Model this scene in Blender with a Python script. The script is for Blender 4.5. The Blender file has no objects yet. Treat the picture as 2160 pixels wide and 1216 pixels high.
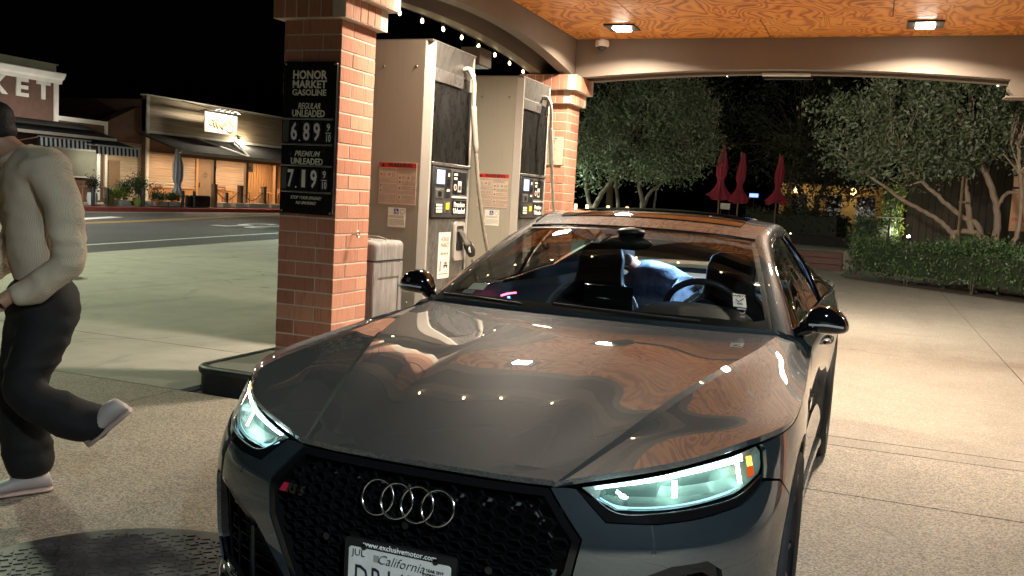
import bpy, bmesh, math, random
import numpy as np
from mathutils import Vector, Matrix
from mathutils.geometry import delaunay_2d_cdt
R = math.radians
PI = math.pi
rnd = random.Random(7)
SC = bpy.context.scene
COL = SC.collection

# ------------------------------------------------------------------ camera
cam = bpy.data.cameras.new('camera')
camo = bpy.data.objects.new('camera', cam)
COL.objects.link(camo)
SC.camera = camo
cam.sensor_fit = 'HORIZONTAL'
cam.sensor_width = 36.0
cam.lens = 36.0*1951.56/2160.0
cam.clip_start = 0.05
cam.clip_end = 600
_p, _r, _y = 0.09605, 0.05595, 0.36725
_fw = Vector((0, math.cos(_p), -math.sin(_p)))
_up = Vector((0, math.sin(_p), math.cos(_p)))
_rt = Vector((1, 0, 0))
_r2 = _rt*math.cos(_r)+_up*math.sin(_r)
_u2 = _up*math.cos(_r)-_rt*math.sin(_r)
_M = Matrix((_r2, _u2, -_fw)).transposed()
_M = Matrix.Rotation(_y, 3, 'Z') @ _M
camo.matrix_world = Matrix.Translation((0, 0, 1.4144)) @ _M.to_4x4()

# ------------------------------------------------------------------ night sky, moon, exposure
world = bpy.data.worlds.new('World')
SC.world = world
world.use_nodes = True
wn = world.node_tree
wn.nodes.clear()
wo = wn.nodes.new('ShaderNodeOutputWorld')
wb = wn.nodes.new('ShaderNodeBackground')
ws = wn.nodes.new('ShaderNodeTexSky')
ws.sky_type = 'NISHITA'
ws.sun_disc = False
ws.sun_elevation = R(-4)
ws.sun_rotation = R(200)
wb.inputs[1].default_value = 0.012
wn.links.new(ws.outputs[0], wb.inputs[0])
wn.links.new(wb.outputs[0], wo.inputs[0])
SUN_POWER = 0.004
sl = bpy.data.lights.new('moon', 'SUN')
sl.energy = SUN_POWER
sl.angle = R(0.5)
sl.color = (.8, .88, 1)
so = bpy.data.objects.new('moon', sl)
COL.objects.link(so)
so.rotation_euler = (R(50), 0, R(160))
vs = SC.view_settings
SC.display_settings.display_device = 'sRGB'
vs.view_transform = 'Standard'
vs.look = 'None'
vs.exposure = 0.80
vs.gamma = 1.0
vs.use_curve_mapping = False
cy = SC.cycles
cy.use_denoising = True
try:
    cy.denoiser = 'OPENIMAGEDENOISE'
    cy.denoising_input_passes = 'RGB_ALBEDO_NORMAL'
except Exception:
    pass
cy.max_bounces = 10
cy.diffuse_bounces = 4
cy.glossy_bounces = 5
cy.transmission_bounces = 8
cy.transparent_max_bounces = 12
cy.caustics_reflective = False
cy.caustics_refractive = False
cy.sample_clamp_indirect = 6.0
cy.use_adaptive_sampling = False

LAMP_W = 108.0          # each canopy lamp
LAMP_C = (1.0, .84, .66)
STREET_W = 2300.0       # street lamp by the road
TREE_W = 1900.0
FLOOD_W = 620.0
FRONT_FILL_W = 640.0  # added fill lamp for the front of the car

# ------------------------------------------------------------------ material helpers
def mat(name, col=(.5, .5, .5), rough=.5, metal=0., coat=0., spec=.5, emit=None, estr=0., trans=0., ior=1.45, alpha=1.):
    m = bpy.data.materials.new(name)
    m.use_nodes = True
    b = m.node_tree.nodes['Principled BSDF']
    b.inputs['Base Color'].default_value = (*col, 1)
    b.inputs['Roughness'].default_value = rough
    b.inputs['Metallic'].default_value = metal
    b.inputs['Coat Weight'].default_value = coat
    b.inputs['Coat Roughness'].default_value = .02
    b.inputs['Specular IOR Level'].default_value = spec
    b.inputs['Transmission Weight'].default_value = trans
    b.inputs['IOR'].default_value = ior
    b.inputs['Alpha'].default_value = alpha
    if emit:
        b.inputs['Emission Color'].default_value = (*emit, 1)
        b.inputs['Emission Strength'].default_value = estr
    return m

class NT:
    """small node builder on a material"""
    def __init__(s, m):
        s.m = m; s.t = m.node_tree; s.b = s.t.nodes['Principled BSDF']
        s.tc = s.t.nodes.new('ShaderNodeTexCoord')
    def n(s, typ, **kw):
        nd = s.t.nodes.new('ShaderNode'+typ)
        for k, v in kw.items():
            if k.startswith('i_'):
                key = k[2:]
                nd.inputs[int(key) if key.isdigit() else key].default_value = v
            else:
                setattr(nd, k, v)
        return nd
    def l(s, a, b):
        s.t.links.new(a, b)
    def coord(s, scale=(1, 1, 1), kind='Object', rot=(0, 0, 0), add=None):
        mp = s.n('Mapping'); mp.inputs['Scale'].default_value = scale; mp.inputs['Rotation'].default_value = rot
        src = s.tc.outputs[kind]
        if add is not None:
            va = s.n('VectorMath', operation='ADD'); s.l(src, va.inputs[0]); s.l(add, va.inputs[1]); src = va.outputs[0]
        s.l(src, mp.inputs[0])
        return mp.outputs[0]
    def noise(s, scale=5, detail=4, rough=.55, vec=None, dist=0.):
        nd = s.n('TexNoise'); nd.inputs['Scale'].default_value = scale; nd.inputs['Detail'].default_value = detail
        nd.inputs['Roughness'].default_value = rough; nd.inputs['Distortion'].default_value = dist
        s.l(vec if vec is not None else s.tc.outputs['Object'], nd.inputs['Vector'])
        return nd.outputs['Fac']
    def voro(s, scale=5, vec=None, feature='F1', out='Distance'):
        nd = s.n('TexVoronoi'); nd.feature = feature; nd.inputs['Scale'].default_value = scale
        s.l(vec if vec is not None else s.tc.outputs['Object'], nd.inputs['Vector'])
        return nd.outputs[out]
    def ramp(s, fac, stops, interp='LINEAR'):
        nd = s.n('ValToRGB'); cr = nd.color_ramp; cr.interpolation = interp
        while len(cr.elements) < len(stops): cr.elements.new(.5)
        for e, (p, c) in zip(cr.elements, stops):
            e.position = p; e.color = (*c, 1) if len(c) == 3 else c
        s.l(fac, nd.inputs[0]); return nd.outputs[0]
    def gray(s, fac, a, b, va=0., vb=1.):
        return s.ramp(fac, [(a, (va,)*3), (b, (vb,)*3)])
    def mix(s, fac, a, b, mode='MIX'):
        nd = s.n('Mix', data_type='RGBA', blend_type=mode)
        for sock, v in ((nd.inputs[0], fac), (nd.inputs[6], a), (nd.inputs[7], b)):
            if isinstance(v, (int, float)): sock.default_value = v
            elif isinstance(v, tuple): sock.default_value = (*v, 1)
            else: s.l(v, sock)
        return nd.outputs[2]
    def math(s, op, a, b=0.):
        nd = s.n('Math', operation=op)
        for sock, v in ((nd.inputs[0], a), (nd.inputs[1], b)):
            if isinstance(v, (int, float)): sock.default_value = v
            else: s.l(v, sock)
        return nd.outputs[0]
    def color(s, o): s.l(o, s.b.inputs['Base Color'])
    def rough(s, o): s.l(o, s.b.inputs['Roughness'])
    def bump(s, h, strength=.3, dist=.01):
        nd = s.n('Bump'); nd.inputs['Strength'].default_value = strength; nd.inputs['Distance'].default_value = dist
        s.l(h, nd.inputs['Height']); s.l(nd.outputs[0], s.b.inputs['Normal'])
    def objrand(s):
        return s.n('ObjectInfo').outputs['Random']
    def sep(s, vec):
        nd = s.n('SeparateXYZ'); s.l(vec, nd.inputs[0]); return nd.outputs

def noisy(name, c0, c1, scale=6, rough=.7, bump=.15, detail=5, metal=0., coat=0., r2=None, bdist=.01, stretch=(1, 1, 1), lo=.3, hi=.7, randomize=False):
    m = mat(name, c0, rough, metal, coat)
    t = NT(m)
    v = t.coord(stretch)
    if randomize:
        v = t.coord(stretch, add=t.n('ObjectInfo').outputs['Location'])
    f = t.noise(scale, detail, .6, v)
    t.color(t.ramp(f, [(lo, c0), (hi, c1)]))
    if r2 is not None: t.rough(t.gray(f, lo, hi, rough, r2))
    if bump: t.bump(t.noise(scale*4, 4, .6, v), bump, bdist)
    return m

# ------------------------------------------------------------------ object helpers
def link(o, parent=None):
    COL.objects.link(o)
    if parent is not None: o.parent = parent
    return o
def tag(o, label=None, cat=None, group=None, kind=None):
    if label: o['label'] = label
    if cat: o['category'] = cat
    if group: o['group'] = group
    if kind: o['kind'] = kind
    return o
def thing(name, label, cat, loc=(0, 0, 0), rotz=0., group=None):
    o = bpy.data.objects.new(name, None)
    o.empty_display_size = .2
    COL.objects.link(o)
    o.location = loc; o.rotation_euler = (0, 0, rotz)
    return tag(o, label, cat, group)
def dup(root, loc=None, rotz=None, label=None, group=None):
    def cp(o, par):
        c = o.copy(); COL.objects.link(c)
        if par is not None: c.parent = par
        for ch in list(kids.get(o.name, ())): cp(ch, c)
        return c
    kids = {}
    def scan(o):
        kids[o.name] = list(o.children)
        for ch in o.children: scan(ch)
    scan(root)
    r = cp(root, None)
    if loc is not None: r.location = loc
    if rotz is not None: r.rotation_euler = (0, 0, rotz)
    if label: r['label'] = label
    if group: r['group'] = group
    return r
def inst(name, me, parent=None, loc=(0, 0, 0), rot=(0, 0, 0), scale=(1, 1, 1)):
    o = bpy.data.objects.new(name, me); link(o, parent)
    o.location = loc; o.rotation_euler = rot; o.scale = scale
    return o

class MB:
    def __init__(s):
        s.v = []; s.f = []; s.mi = []
        s.cur = 0
    def add(s, vs, fs):
        b = len(s.v)
        s.v += [tuple(x) for x in vs]
        for f in fs:
            s.f.append(tuple(i+b for i in f)); s.mi.append(s.cur)
        return s
    def box(s, x0, x1, y0, y1, z0, z1, bev=0.):
        if bev > 0:
            bm = bmesh.new(); bmesh.ops.create_cube(bm, size=1)
            for v in bm.verts:
                v.co = Vector(((x0+x1)/2+v.co.x*(x1-x0), (y0+y1)/2+v.co.y*(y1-y0), (z0+z1)/2+v.co.z*(z1-z0)))
            bmesh.ops.bevel(bm, geom=bm.edges[:], offset=bev, segments=1 if bev < .006 else 2, affect='EDGES', profile=.5)
            return s.addbm(bm)
        vs = [(x, y, z) for z in (z0, z1) for y in (y0, y1) for x in (x0, x1)]
        return s.add(vs, [(0, 2, 3, 1), (4, 5, 7, 6), (0, 1, 5, 4), (2, 6, 7, 3), (0, 4, 6, 2), (1, 3, 7, 5)])
    def addbm(s, bm, M=None):
        bm.verts.index_update()
        vs = [(M @ v.co) if M else v.co.copy() for v in bm.verts]
        fs = [[v.index for v in f.verts] for f in bm.faces]
        bm.free()
        return s.add(vs, fs)
    def obox(s, c, ax, size, bev=0.):
        """oriented box: centre, 3x3 axes rows, size"""
        t = MB().box(-size[0]/2, size[0]/2, -size[1]/2, size[1]/2, -size[2]/2, size[2]/2, bev)
        A = [Vector(a) for a in ax]; c = Vector(c)
        return s.add([c+A[0]*v[0]+A[1]*v[1]+A[2]*v[2] for v in t.v], t.f)
    def tube(s, pts, r, n=8, cap=True):
        pts = [Vector(p) for p in pts]
        rs = r if isinstance(r, (list, tuple)) else [r]*len(pts)
        tang = []
        for i in range(len(pts)):
            a = pts[max(i-1, 0)]; b = pts[min(i+1, len(pts)-1)]
            d = (b-a); tang.append(d.normalized() if d.length > 1e-9 else Vector((0, 0, 1)))
        up = Vector((0, 0, 1)) if abs(tang[0].z) < .9 else Vector((1, 0, 0))
        x = tang[0].cross(up).normalized()
        b0 = len(s.v); vs = []
        for i, p in enumerate(pts):
            x = (x - tang[i]*x.dot(tang[i])).normalized(); y = tang[i].cross(x)
            for k in range(n):
                a = 2*PI*k/n
                vs.append(p+(x*math.cos(a)+y*math.sin(a))*rs[i])
        fs = []
        for i in range(len(pts)-1):
            for k in range(n):
                fs.append((i*n+k, i*n+(k+1) % n, (i+1)*n+(k+1) % n, (i+1)*n+k))
        if cap:
            fs.append(tuple(range(n-1, -1, -1))); fs.append(tuple(range((len(pts)-1)*n, len(pts)*n)))
        return s.add(vs, fs)
    def lathe(s, prof, n=24, c=(0, 0, 0), axis='z', cap=True):
        """profile of (radius, height)"""
        vs = []; fs = []
        for r, h in prof:
            for k in range(n):
                a = 2*PI*k/n
                p = (r*math.cos(a), r*math.sin(a), h)
                if axis == 'x': p = (p[2], p[0], p[1])
                elif axis == 'y': p = (p[1], p[2], p[0])
                vs.append((c[0]+p[0], c[1]+p[1], c[2]+p[2]))
        m = len(prof)
        for i in range(m-1):
            for k in range(n):
                fs.append((i*n+k, i*n+(k+1) % n, (i+1)*n+(k+1) % n, (i+1)*n+k))
        if cap:
            fs.append(tuple(range(n-1, -1, -1))); fs.append(tuple(range((m-1)*n, m*n)))
        return s.add(vs, fs)
    def prism(s, poly, a0, a1, axis='z'):
        """extrude 2D polygon along axis between a0,a1; poly coords are the two other axes in xyz order"""
        def P(p, a):
            if axis == 'z': return (p[0], p[1], a)
            if axis == 'y': return (p[0], a, p[1])
            return (a, p[0], p[1])
        n = len(poly)
        vs = [P(p, a0) for p in poly]+[P(p, a1) for p in poly]
        fs = [tuple(range(n-1, -1, -1)), tuple(range(n, 2*n))]+[(i, (i+1) % n, n+(i+1) % n, n+i) for i in range(n)]
        return s.add(vs, fs)
    def grid(s, P, closed_u=False):
        """P[i][j] rows of points"""
        h = len(P); w = len(P[0])
        vs = [p for row in P for p in row]
        fs = []
        for i in range(h-1):
            for j in range(w-1):
                fs.append((i*w+j, i*w+j+1, (i+1)*w+j+1, (i+1)*w+j))
            if closed_u: fs.append((i*w+w-1, i*w, (i+1)*w, (i+1)*w+w-1))
        return s.add(vs, fs)
    def sphere(s, c, r, seg=16, rings=10):
        rr = r if isinstance(r, (list, tuple)) else (r, r, r)
        bm = bmesh.new(); bmesh.ops.create_uvsphere(bm, u_segments=seg, v_segments=rings, radius=1)
        for v in bm.verts: v.co = Vector((c[0]+v.co.x*rr[0], c[1]+v.co.y*rr[1], c[2]+v.co.z*rr[2]))
        return s.addbm(bm)
    def xf(s, M):
        s.v = [tuple(M @ Vector(v)) for v in s.v]; return s
    def mirror(s, axis=1):
        t = MB(); t.v = [tuple(-c if k == axis else c for k, c in enumerate(v)) for v in s.v]
        t.f = [tuple(reversed(f)) for f in s.f]; t.mi = list(s.mi); return t
    def mesh(s, name, m, smooth=None, fix=True):
        me = bpy.data.meshes.new(name)
        me.from_pydata(s.v, [], s.f)
        for mm in (m if isinstance(m, (list, tuple)) else [m]): me.materials.append(mm)
        if any(s.mi): me.polygons.foreach_set('material_index', s.mi)
        if fix:
            bm = bmesh.new(); bm.from_mesh(me)
            bmesh.ops.recalc_face_normals(bm, faces=bm.faces[:]); bm.to_mesh(me); bm.free()
        if smooth is not None:
            me.polygons.foreach_set('use_smooth', [True]*len(me.polygons))
            if smooth < 180: me.set_sharp_from_angle(angle=R(smooth))
        me.update()
        return me
    def build(s, name, m, parent=None, smooth=None, fix=True, world=False):
        """world=True: coordinates are world ones and the (unrotated) parent chain's location is taken off"""
        if world and parent is not None:
            off = Vector((0, 0, 0)); p = parent
            while p is not None: off += p.location; p = p.parent
            s.v = [tuple(Vector(v)-off) for v in s.v]
        return link(bpy.data.objects.new(name, s.mesh(name, m, smooth, fix)), parent)

def raw(name, V, F, m, parent=None, smooth=False):
    """fast numpy mesh; F is (n,4) or (n,3)"""
    me = bpy.data.meshes.new(name)
    V = np.asarray(V, np.float32); F = np.asarray(F, np.int32)
    k = F.shape[1]
    me.vertices.add(len(V)); me.vertices.foreach_set('co', V.ravel())
    me.loops.add(F.size); me.loops.foreach_set('vertex_index', F.ravel())
    me.polygons.add(len(F)); me.polygons.foreach_set('loop_start', np.arange(0, F.size, k, dtype=np.int32))
    me.polygons.foreach_set('loop_total', np.full(len(F), k, np.int32))
    if smooth: me.polygons.foreach_set('use_smooth', np.ones(len(F), bool))
    me.materials.append(m)
    me.update(calc_edges=True); me.validate()
    return link(bpy.data.objects.new(name, me), parent)

def text(body, size, m, parent, loc, ax=((1, 0, 0), (0, 0, 1)), name='lettering', align='CENTER', shear=0., bold=0., width=None, ext=.0012, spacing=1., xs=1., line=1.):
    """flat lettering; ax = (reading direction, up direction) in the parent's frame"""
    cu = bpy.data.curves.new('txt', 'FONT')
    cu.body = body; cu.size = size; cu.align_x = align; cu.align_y = 'CENTER'; cu.shear = shear; cu.offset = bold
    cu.space_character = spacing; cu.space_line = line
    cu.extrude = ext; cu.resolution_u = 2
    o = bpy.data.objects.new('txt', cu); COL.objects.link(o)
    dg = bpy.context.evaluated_depsgraph_get()
    me = bpy.data.meshes.new_from_object(o.evaluated_get(dg))
    bpy.data.objects.remove(o); bpy.data.curves.remove(cu)
    X = Vector(ax[0]).normalized(); U = Vector(ax[1]).normalized(); N = X.cross(U)
    if width and len(me.vertices):
        xsv = [v.co.x for v in me.vertices]; w = max(xsv)-min(xsv)
        xs = width/w if w > 0 else 1
    L = Vector(loc)
    for v in me.vertices: v.co = L+X*(v.co.x*xs)+U*v.co.y+N*v.co.z
    me.materials.clear(); me.materials.append(m)
    me.name = name
    return link(bpy.data.objects.new(name, me), parent)

def cr(pts, n):
    """Catmull-Rom through 3D points, n samples"""
    P = [Vector(p) for p in pts]
    if len(P) == 2: return [P[0].lerp(P[1], i/(n-1)) for i in range(n)]
    P = [P[0]*2-P[1]]+P+[P[-1]*2-P[-2]]
    out = []
    for i in range(n):
        t = i/(n-1)*(len(P)-3); k = min(int(t), len(P)-4); t -= k
        a, b, c, d = P[k:k+4]
        out.append(.5*((2*b)+(c-a)*t+(2*a-5*b+4*c-d)*t*t+(3*b-a-3*c+d)*t**3))
    return out
# ------------------------------------------------------------------ materials of the place
def m_concrete(name, c0, c1, speck=0., bump=.25, stain=.35):
    m = mat(name, c0, .85); t = NT(m)
    big = t.noise(.35, 5, .6, dist=.6); med = t.noise(3, 6, .65); fine = t.noise(60, 3, .6)
    c = t.ramp(big, [(.3, c0), (.7, c1)])
    c = t.mix(t.gray(med, .42, .72, 0, stain), c, tuple(x*.62 for x in c0))
    # tyre-worn streaks along the driving direction
    st = t.noise(1.2, 5, .6, t.coord((1.6, .18, 1)))
    c = t.mix(t.gray(st, .52, .8, 0, .45), c, tuple(x*.5 for x in c0))
    # oil spots and hairline cracks
    ov = t.noise(.9, 3, .5, t.coord((1, 1, 1), rot=(0, 0, .6)), 1.5)
    c = t.mix(t.gray(ov, .66, .76, 0, .45), c, tuple(x*.4 for x in c0))
    wv = t.n('VectorMath', operation='ADD'); nz = t.n('TexNoise'); nz.inputs['Scale'].default_value = 1.3
    sc_ = t.n('VectorMath', operation='SCALE'); sc_.inputs['Scale'].default_value = .9
    t.l(t.tc.outputs['Object'], nz.inputs['Vector']); t.l(nz.outputs['Color'], sc_.inputs[0]); t.l(t.tc.outputs['Object'], wv.inputs[0]); t.l(sc_.outputs[0], wv.inputs[1])
    ck = t.voro(.16, wv.outputs[0], 'DISTANCE_TO_EDGE')
    c = t.mix(t.math('MULTIPLY', t.gray(ck, .0, .0022, .6, 0), t.gray(med, .4, .55)), c, (.05, .045, .04))
    h = fine
    if speck:
        vv = t.n('TexVoronoi'); vv.inputs['Scale'].default_value = 130
        t.l(t.tc.outputs['Object'], vv.inputs['Vector'])
        sp = t.sep(vv.outputs['Color'])[0]
        c = t.mix(t.gray(sp, .72, .9, 0, speck), c, (.62, .58, .52))
        c = t.mix(t.gray(sp, .38, .2, 0, speck*.9), c, (.07, .06, .055))
        h = t.mix(.5, vv.outputs['Distance'], fine)
        t.rough(t.gray(sp, .2, .9, .9, .5))
    t.color(c); t.bump(h, bump, .012)
    return m
M = {}
M['aggregate'] = m_concrete('exposed_aggregate', (.33, .28, .215), (.44, .375, .29), .75, .5)
M['concrete'] = m_concrete('broomed_concrete', (.30, .285, .25), (.40, .375, .33), 0, .2)
M['concrete_pale'] = m_concrete('pale_concrete', (.225, .19, .148), (.30, .255, .20), .35, .4, .4)
M['asphalt'] = m_concrete('asphalt', (.040, .042, .042), (.062, .064, .062), .18, .4, .2)
M['earth'] = noisy('earth', (.05, .04, .03), (.10, .075, .05), 8, .95, .4)
M['yellow_paint'] = noisy('yellow_road_paint', (.42, .27, .05), (.62, .42, .09), 9, .6, .1)
M['white_paint'] = noisy('white_road_paint', (.5, .5, .46), (.75, .75, .70), 9, .6, .1)
M['red_kerb'] = noisy('red_kerb_paint', (.28, .05, .045), (.42, .09, .075), 4, .7, .15)
M['steel_dark'] = noisy('worn_dark_steel', (.05, .052, .055), (.11, .11, .115), 6, .38, .08, metal=.8, r2=.55)
M['mortar'] = noisy('mortar', (.50, .43, .35), (.64, .56, .46), 14, .95, .4)
def m_brick():
    m = mat('red_brick', (.4, .15, .09), .82); t = NT(m)
    r = t.objrand()
    base = t.ramp(r, [(0, (.34, .145, .088)), (.2, (.52, .245, .155)), (.45, (.43, .185, .115)), (.7, (.58, .285, .185)), (1, (.47, .21, .132))])
    loc = t.n('ObjectInfo').outputs['Location']
    v = t.coord((40, 40, 3.5), add=loc)
    wire = t.noise(1.6, 3, .6, v)
    c = t.mix(t.gray(wire, .5, .75, 0, .55), base, (.2, .07, .045))
    bl = t.noise(6, 5, .65, t.coord((1, 1, 1), add=loc))
    c = t.mix(t.gray(bl, .56, .78, 0, .45), c, (.56, .3, .21))
    t.color(c); t.bump(t.mix(.5, wire, t.noise(70, 3)), .6, .006)
    return m
M['brick'] = m_brick()
def m_beam():
    m = mat('painted_timber', (.4, .35, .29), .5); t = NT(m)
    g = t.noise(2, 6, .65, t.coord((3, 3, 40)))
    b = t.noise(1.1, 4, .6)
    t.color(t.mix(t.gray(b, .35, .7, 0, .35), (.185, .15, .118), (.145, .115, .088)))
    t.rough(t.gray(b, .3, .7, .55, .7)); t.bump(g, .22, .006)
    return m
M['beam'] = m_beam()
def m_ply():
    m = mat('figured_plywood', (.6, .3, .1), .42, coat=.25); t = NT(m)
    loc = t.n('ObjectInfo').outputs['Location']
    sc = t.n('VectorMath', operation='SCALE'); sc.inputs['Scale'].default_value = 3.1; t.l(loc, sc.inputs[0])
    v = t.coord((1.35, .8, 1), add=sc.outputs[0])
    f = t.noise(1.5, 2.2, .48, v, .7)
    w = t.math('PINGPONG', t.math('MULTIPLY', f, 30.), 1.)
    fine = t.noise(9, 4, .6, t.coord((16, 1.2, 1), add=sc.outputs[0]))
    w2 = t.math('ADD', w, t.math('MULTIPLY', t.math('SUBTRACT', fine, .5), .5))
    c = t.ramp(w2, [(.12, (.42, .10, .015)), (.42, (.80, .27, .045)), (.75, (.90, .39, .08))])
    big = t.noise(.6, 3, .5, v)
    c = t.mix(t.gray(big, .35, .7, 0, .3), c, (.92, .48, .13))
    t.color(c); t.bump(w2, .08, .003)
    return m
M['ply'] = m_ply()
M['black_metal'] = noisy('black_metal', (.012, .012, .013), (.03, .03, .03), 9, .4, .05)
M['white_plastic'] = noisy('white_plastic', (.62, .6, .56), (.72, .7, .66), 7, .4, .03)
M['bulb'] = mat('warm_bulb', (1, .9, .7), .3, emit=(1, .76, .40), estr=14)
M['lens'] = mat('lamp_lens', (1, 1, 1), .3, emit=(1, .88, .72), estr=44)
M['cable'] = mat('black_cable', (.01, .01, .01), .5)

# ------------------------------------------------------------------ ground, slabs, road
def sheet(name, poly, z, m, kind='structure', thick=None):
    mb = MB()
    if thick: mb.prism(poly, z-thick, z)
    else: mb.add([(x, y, z) for x, y in poly], [tuple(range(len(poly)))])
    o = mb.build(name, m, fix=bool(thick))
    if not thick and o.data.polygons[0].normal.z < 0: o.data.flip_normals()
    return tag(o, kind=kind)
rect = lambda x0, x1, y0, y1: [(x0, y0), (x1, y0), (x1, y1), (x0, y1)]
sheet('ground', rect(-260, 260, -260, 260), -.035, M['earth'])
apron = tag(sheet('forecourt', rect(-12.6, 9, -14, 34), -.03, M["earth"]), kind='structure')
def slab(parent, x0, x1, y0, y1, m):
    g = .006
    mb = MB().box(x0+g, x1-g, y0+g, y1-g, -.12, 0, 0)
    o = mb.build('slab', m, parent)
    o['kind'] = 'structure'
# aggregate pad under and before the car
for x0, x1 in ((-8.8, -4.3), (-4.3, 1.4), (1.4, 7)):
    for y0, y1 in ((-14, -6), (-6, -.8), (-.8, 4.96)):
        slab(apron, x0, x1, y0, y1, M['aggregate'])
slab(apron, -3.13, 1.4, 4.96, 6.02, M['aggregate']); slab(apron, 1.4, 7, 4.96, 6.02, M['aggregate'])
slab(apron, -3.13, 1.4, 6.02, 6.26, M['concrete_pale']); slab(apron, 1.4, 7, 6.02, 6.26, M['concrete_pale'])
for x0, x1 in ((-3.13, 1.4), (1.4, 7), (7, 13)):
    for y0, y1 in ((6.26, 12.5), (12.5, 18.8), (18.8, 26.4), (26.4, 34)):
        slab(apron, x0, x1, y0, y1, M['concrete_pale'])
# smooth concrete left of the island, out to the road (the road edge runs 10 degrees off)
def tcoord(t, s):   # across / along the street
    return (-t*.985-s*.174, -t*.174+s*.985)
for y0, y1 in ((-14, -6), (-6, .1), (.1, 6.35), (6.35, 12.6), (12.6, 19.2), (19.2, 26), (26, 34)):
    for x0, x1 in ((-3.13-99, -8.8), (-8.8, -4.28)):
        if x0 < -90:
            a = -(10.87+.174*y0*1.0)/.985; b = -(10.87+.174*y1)/.985
            g = .006
            poly = [(a, y0+g), (x1-g, y0+g), (x1-g, y1-g), (b, y1-g)]
            o = MB().prism(poly, -.12, 0).build('slab', M['concrete'], apron); o['kind'] = 'structure'
        elif y0 > 6:
            slab(apron, x0, x1, y0, y1, M['concrete'])
slab(apron, -8.8, -4.28, 4.96, 6.35, M['concrete'])
for y0, y1 in ((12.5, 18.8), (18.8, 26.4), (26.4, 34)):
    slab(apron, -4.28, -3.13, y0, y1, M['concrete'])
slab(apron, -4.28, -3.13, 11.75, 12.5, M['concrete'])
road = sheet('road', [tcoord(10.88, -60), tcoord(10.88, 130), tcoord(26.5, 130), tcoord(26.5, -60)], -.012, M['asphalt'])
def ribbon(pts, w, z, m, name):
    pts = [Vector((p[0], p[1], 0)) for p in cr([(p[0], p[1], 0) for p in pts], 40)]
    L = []; Rr = []
    for i, p in enumerate(pts):
        d = (pts[min(i+1, len(pts)-1)]-pts[max(i-1, 0)]).normalized(); n = Vector((-d.y, d.x, 0))
        L.append((p.x+n.x*w/2, p.y+n.y*w/2, z)); Rr.append((p.x-n.x*w/2, p.y-n.y*w/2, z))
    o = MB().grid([L, Rr]).build(name, m, fix=False)
    if o.data.polygons[0].normal.z < 0: o.data.flip_normals()
    return tag(o, kind='structure')
ribbon([(-13.0, 3), (-14.89, 14.285), (-15.75, 18.5), (-16.65, 23.3), (-20.5, 46)], .13, -.006, M['white_paint'], 'road_marking')
for k in (0, .32):
    ribbon([(-19.5+k, 8), (-21.9+k, 20.9), (-24.7+k, 30), (-28.2+k, 41), (-33+k, 58)], .12, -.006, M['yellow_paint'], 'road_marking')
ribbon([(-23.6, 22.4), (-25.0, 25.6)], .5, -.006, M['white_paint'], 'road_marking')
# speed figure painted on the lane, read by drivers coming up the street
num = text('25', 3.1, M['white_paint'], None, (0, 0, 0), ((-1, 0, 0), (0, -1, 0)), name='road_marking', bold=.02, ext=0)
num.location = (-19.9, 27.0, -.005); num.scale = (.62, 1.75, 1); num.rotation_euler = (0, 0, R(10))
tag(num, kind='structure')
# far kerb, pavement and its red painted edge (parallel to the shop fronts)
kx = lambda y: -28.95-.03*(y-27.9)
kerb = MB().prism([(kx(5), 5), (kx(75), 75), (kx(75)-.9, 75), (kx(5)-.9, 5)], -.05, .15).build('kerb', M['red_kerb'])
tag(kerb, kind='structure')
ribbon([(kx(5)+.75, 5), (kx(40)+.75, 40), (kx(75)+.75, 75)], .45, -.006, M['concrete'], 'gutter')
pv = MB().prism([(kx(5)-.9, 5), (kx(75)-.9, 75), (-60, 75), (-60, 5)], -.05, .2).build('pavement', M['concrete']); tag(pv, kind='structure')

# round tank lid, diamond tread
t = thing('manhole_cover', 'round dark steel tank lid with raised tread set in the pavement by the car', 'manhole cover', (-2.29, 2.31, 0))
MB().lathe([(.66, -.02), (.66, .006), (.64, .009)], 64).build('lid', M['steel_dark'], t, 40)
mb = MB()
for i in range(-17, 18):
    for j in range(-17, 18):
        x = (i+.5*(j % 2))*.036; y = j*.034
        if x*x+y*y < .61**2:
            a = R(45) if (i+j) % 2 else R(-45)
            mb.obox((x, y, .0095), ((math.cos(a), math.sin(a), 0), (-math.sin(a), math.cos(a), 0), (0, 0, 1)), (.032, .009, .006))
o = mb.build('tread', M['steel_dark'], t); o['kind'] = 'stuff'
MB().lathe([(.70, -.02), (.70, .004), (.667, .004), (.667, -.02)], 64, cap=False).build('rim', M['concrete_pale'], t, 40)

# small manhole far out on the apron
t = thing('manhole_cover', 'small round iron cover in the concrete behind the walking person', 'manhole cover', (-10.2, 9.45, 0))
MB().lathe([(.28, -.02), (.28, .004), (.25, .006)], 32).build('lid', M['steel_dark'], t, 40)
MB().lathe([(.34, -.02), (.34, .003), (.285, .003), (.285, -.02)], 32, cap=False).build('rim', M['concrete_pale'], t, 40)

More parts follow.
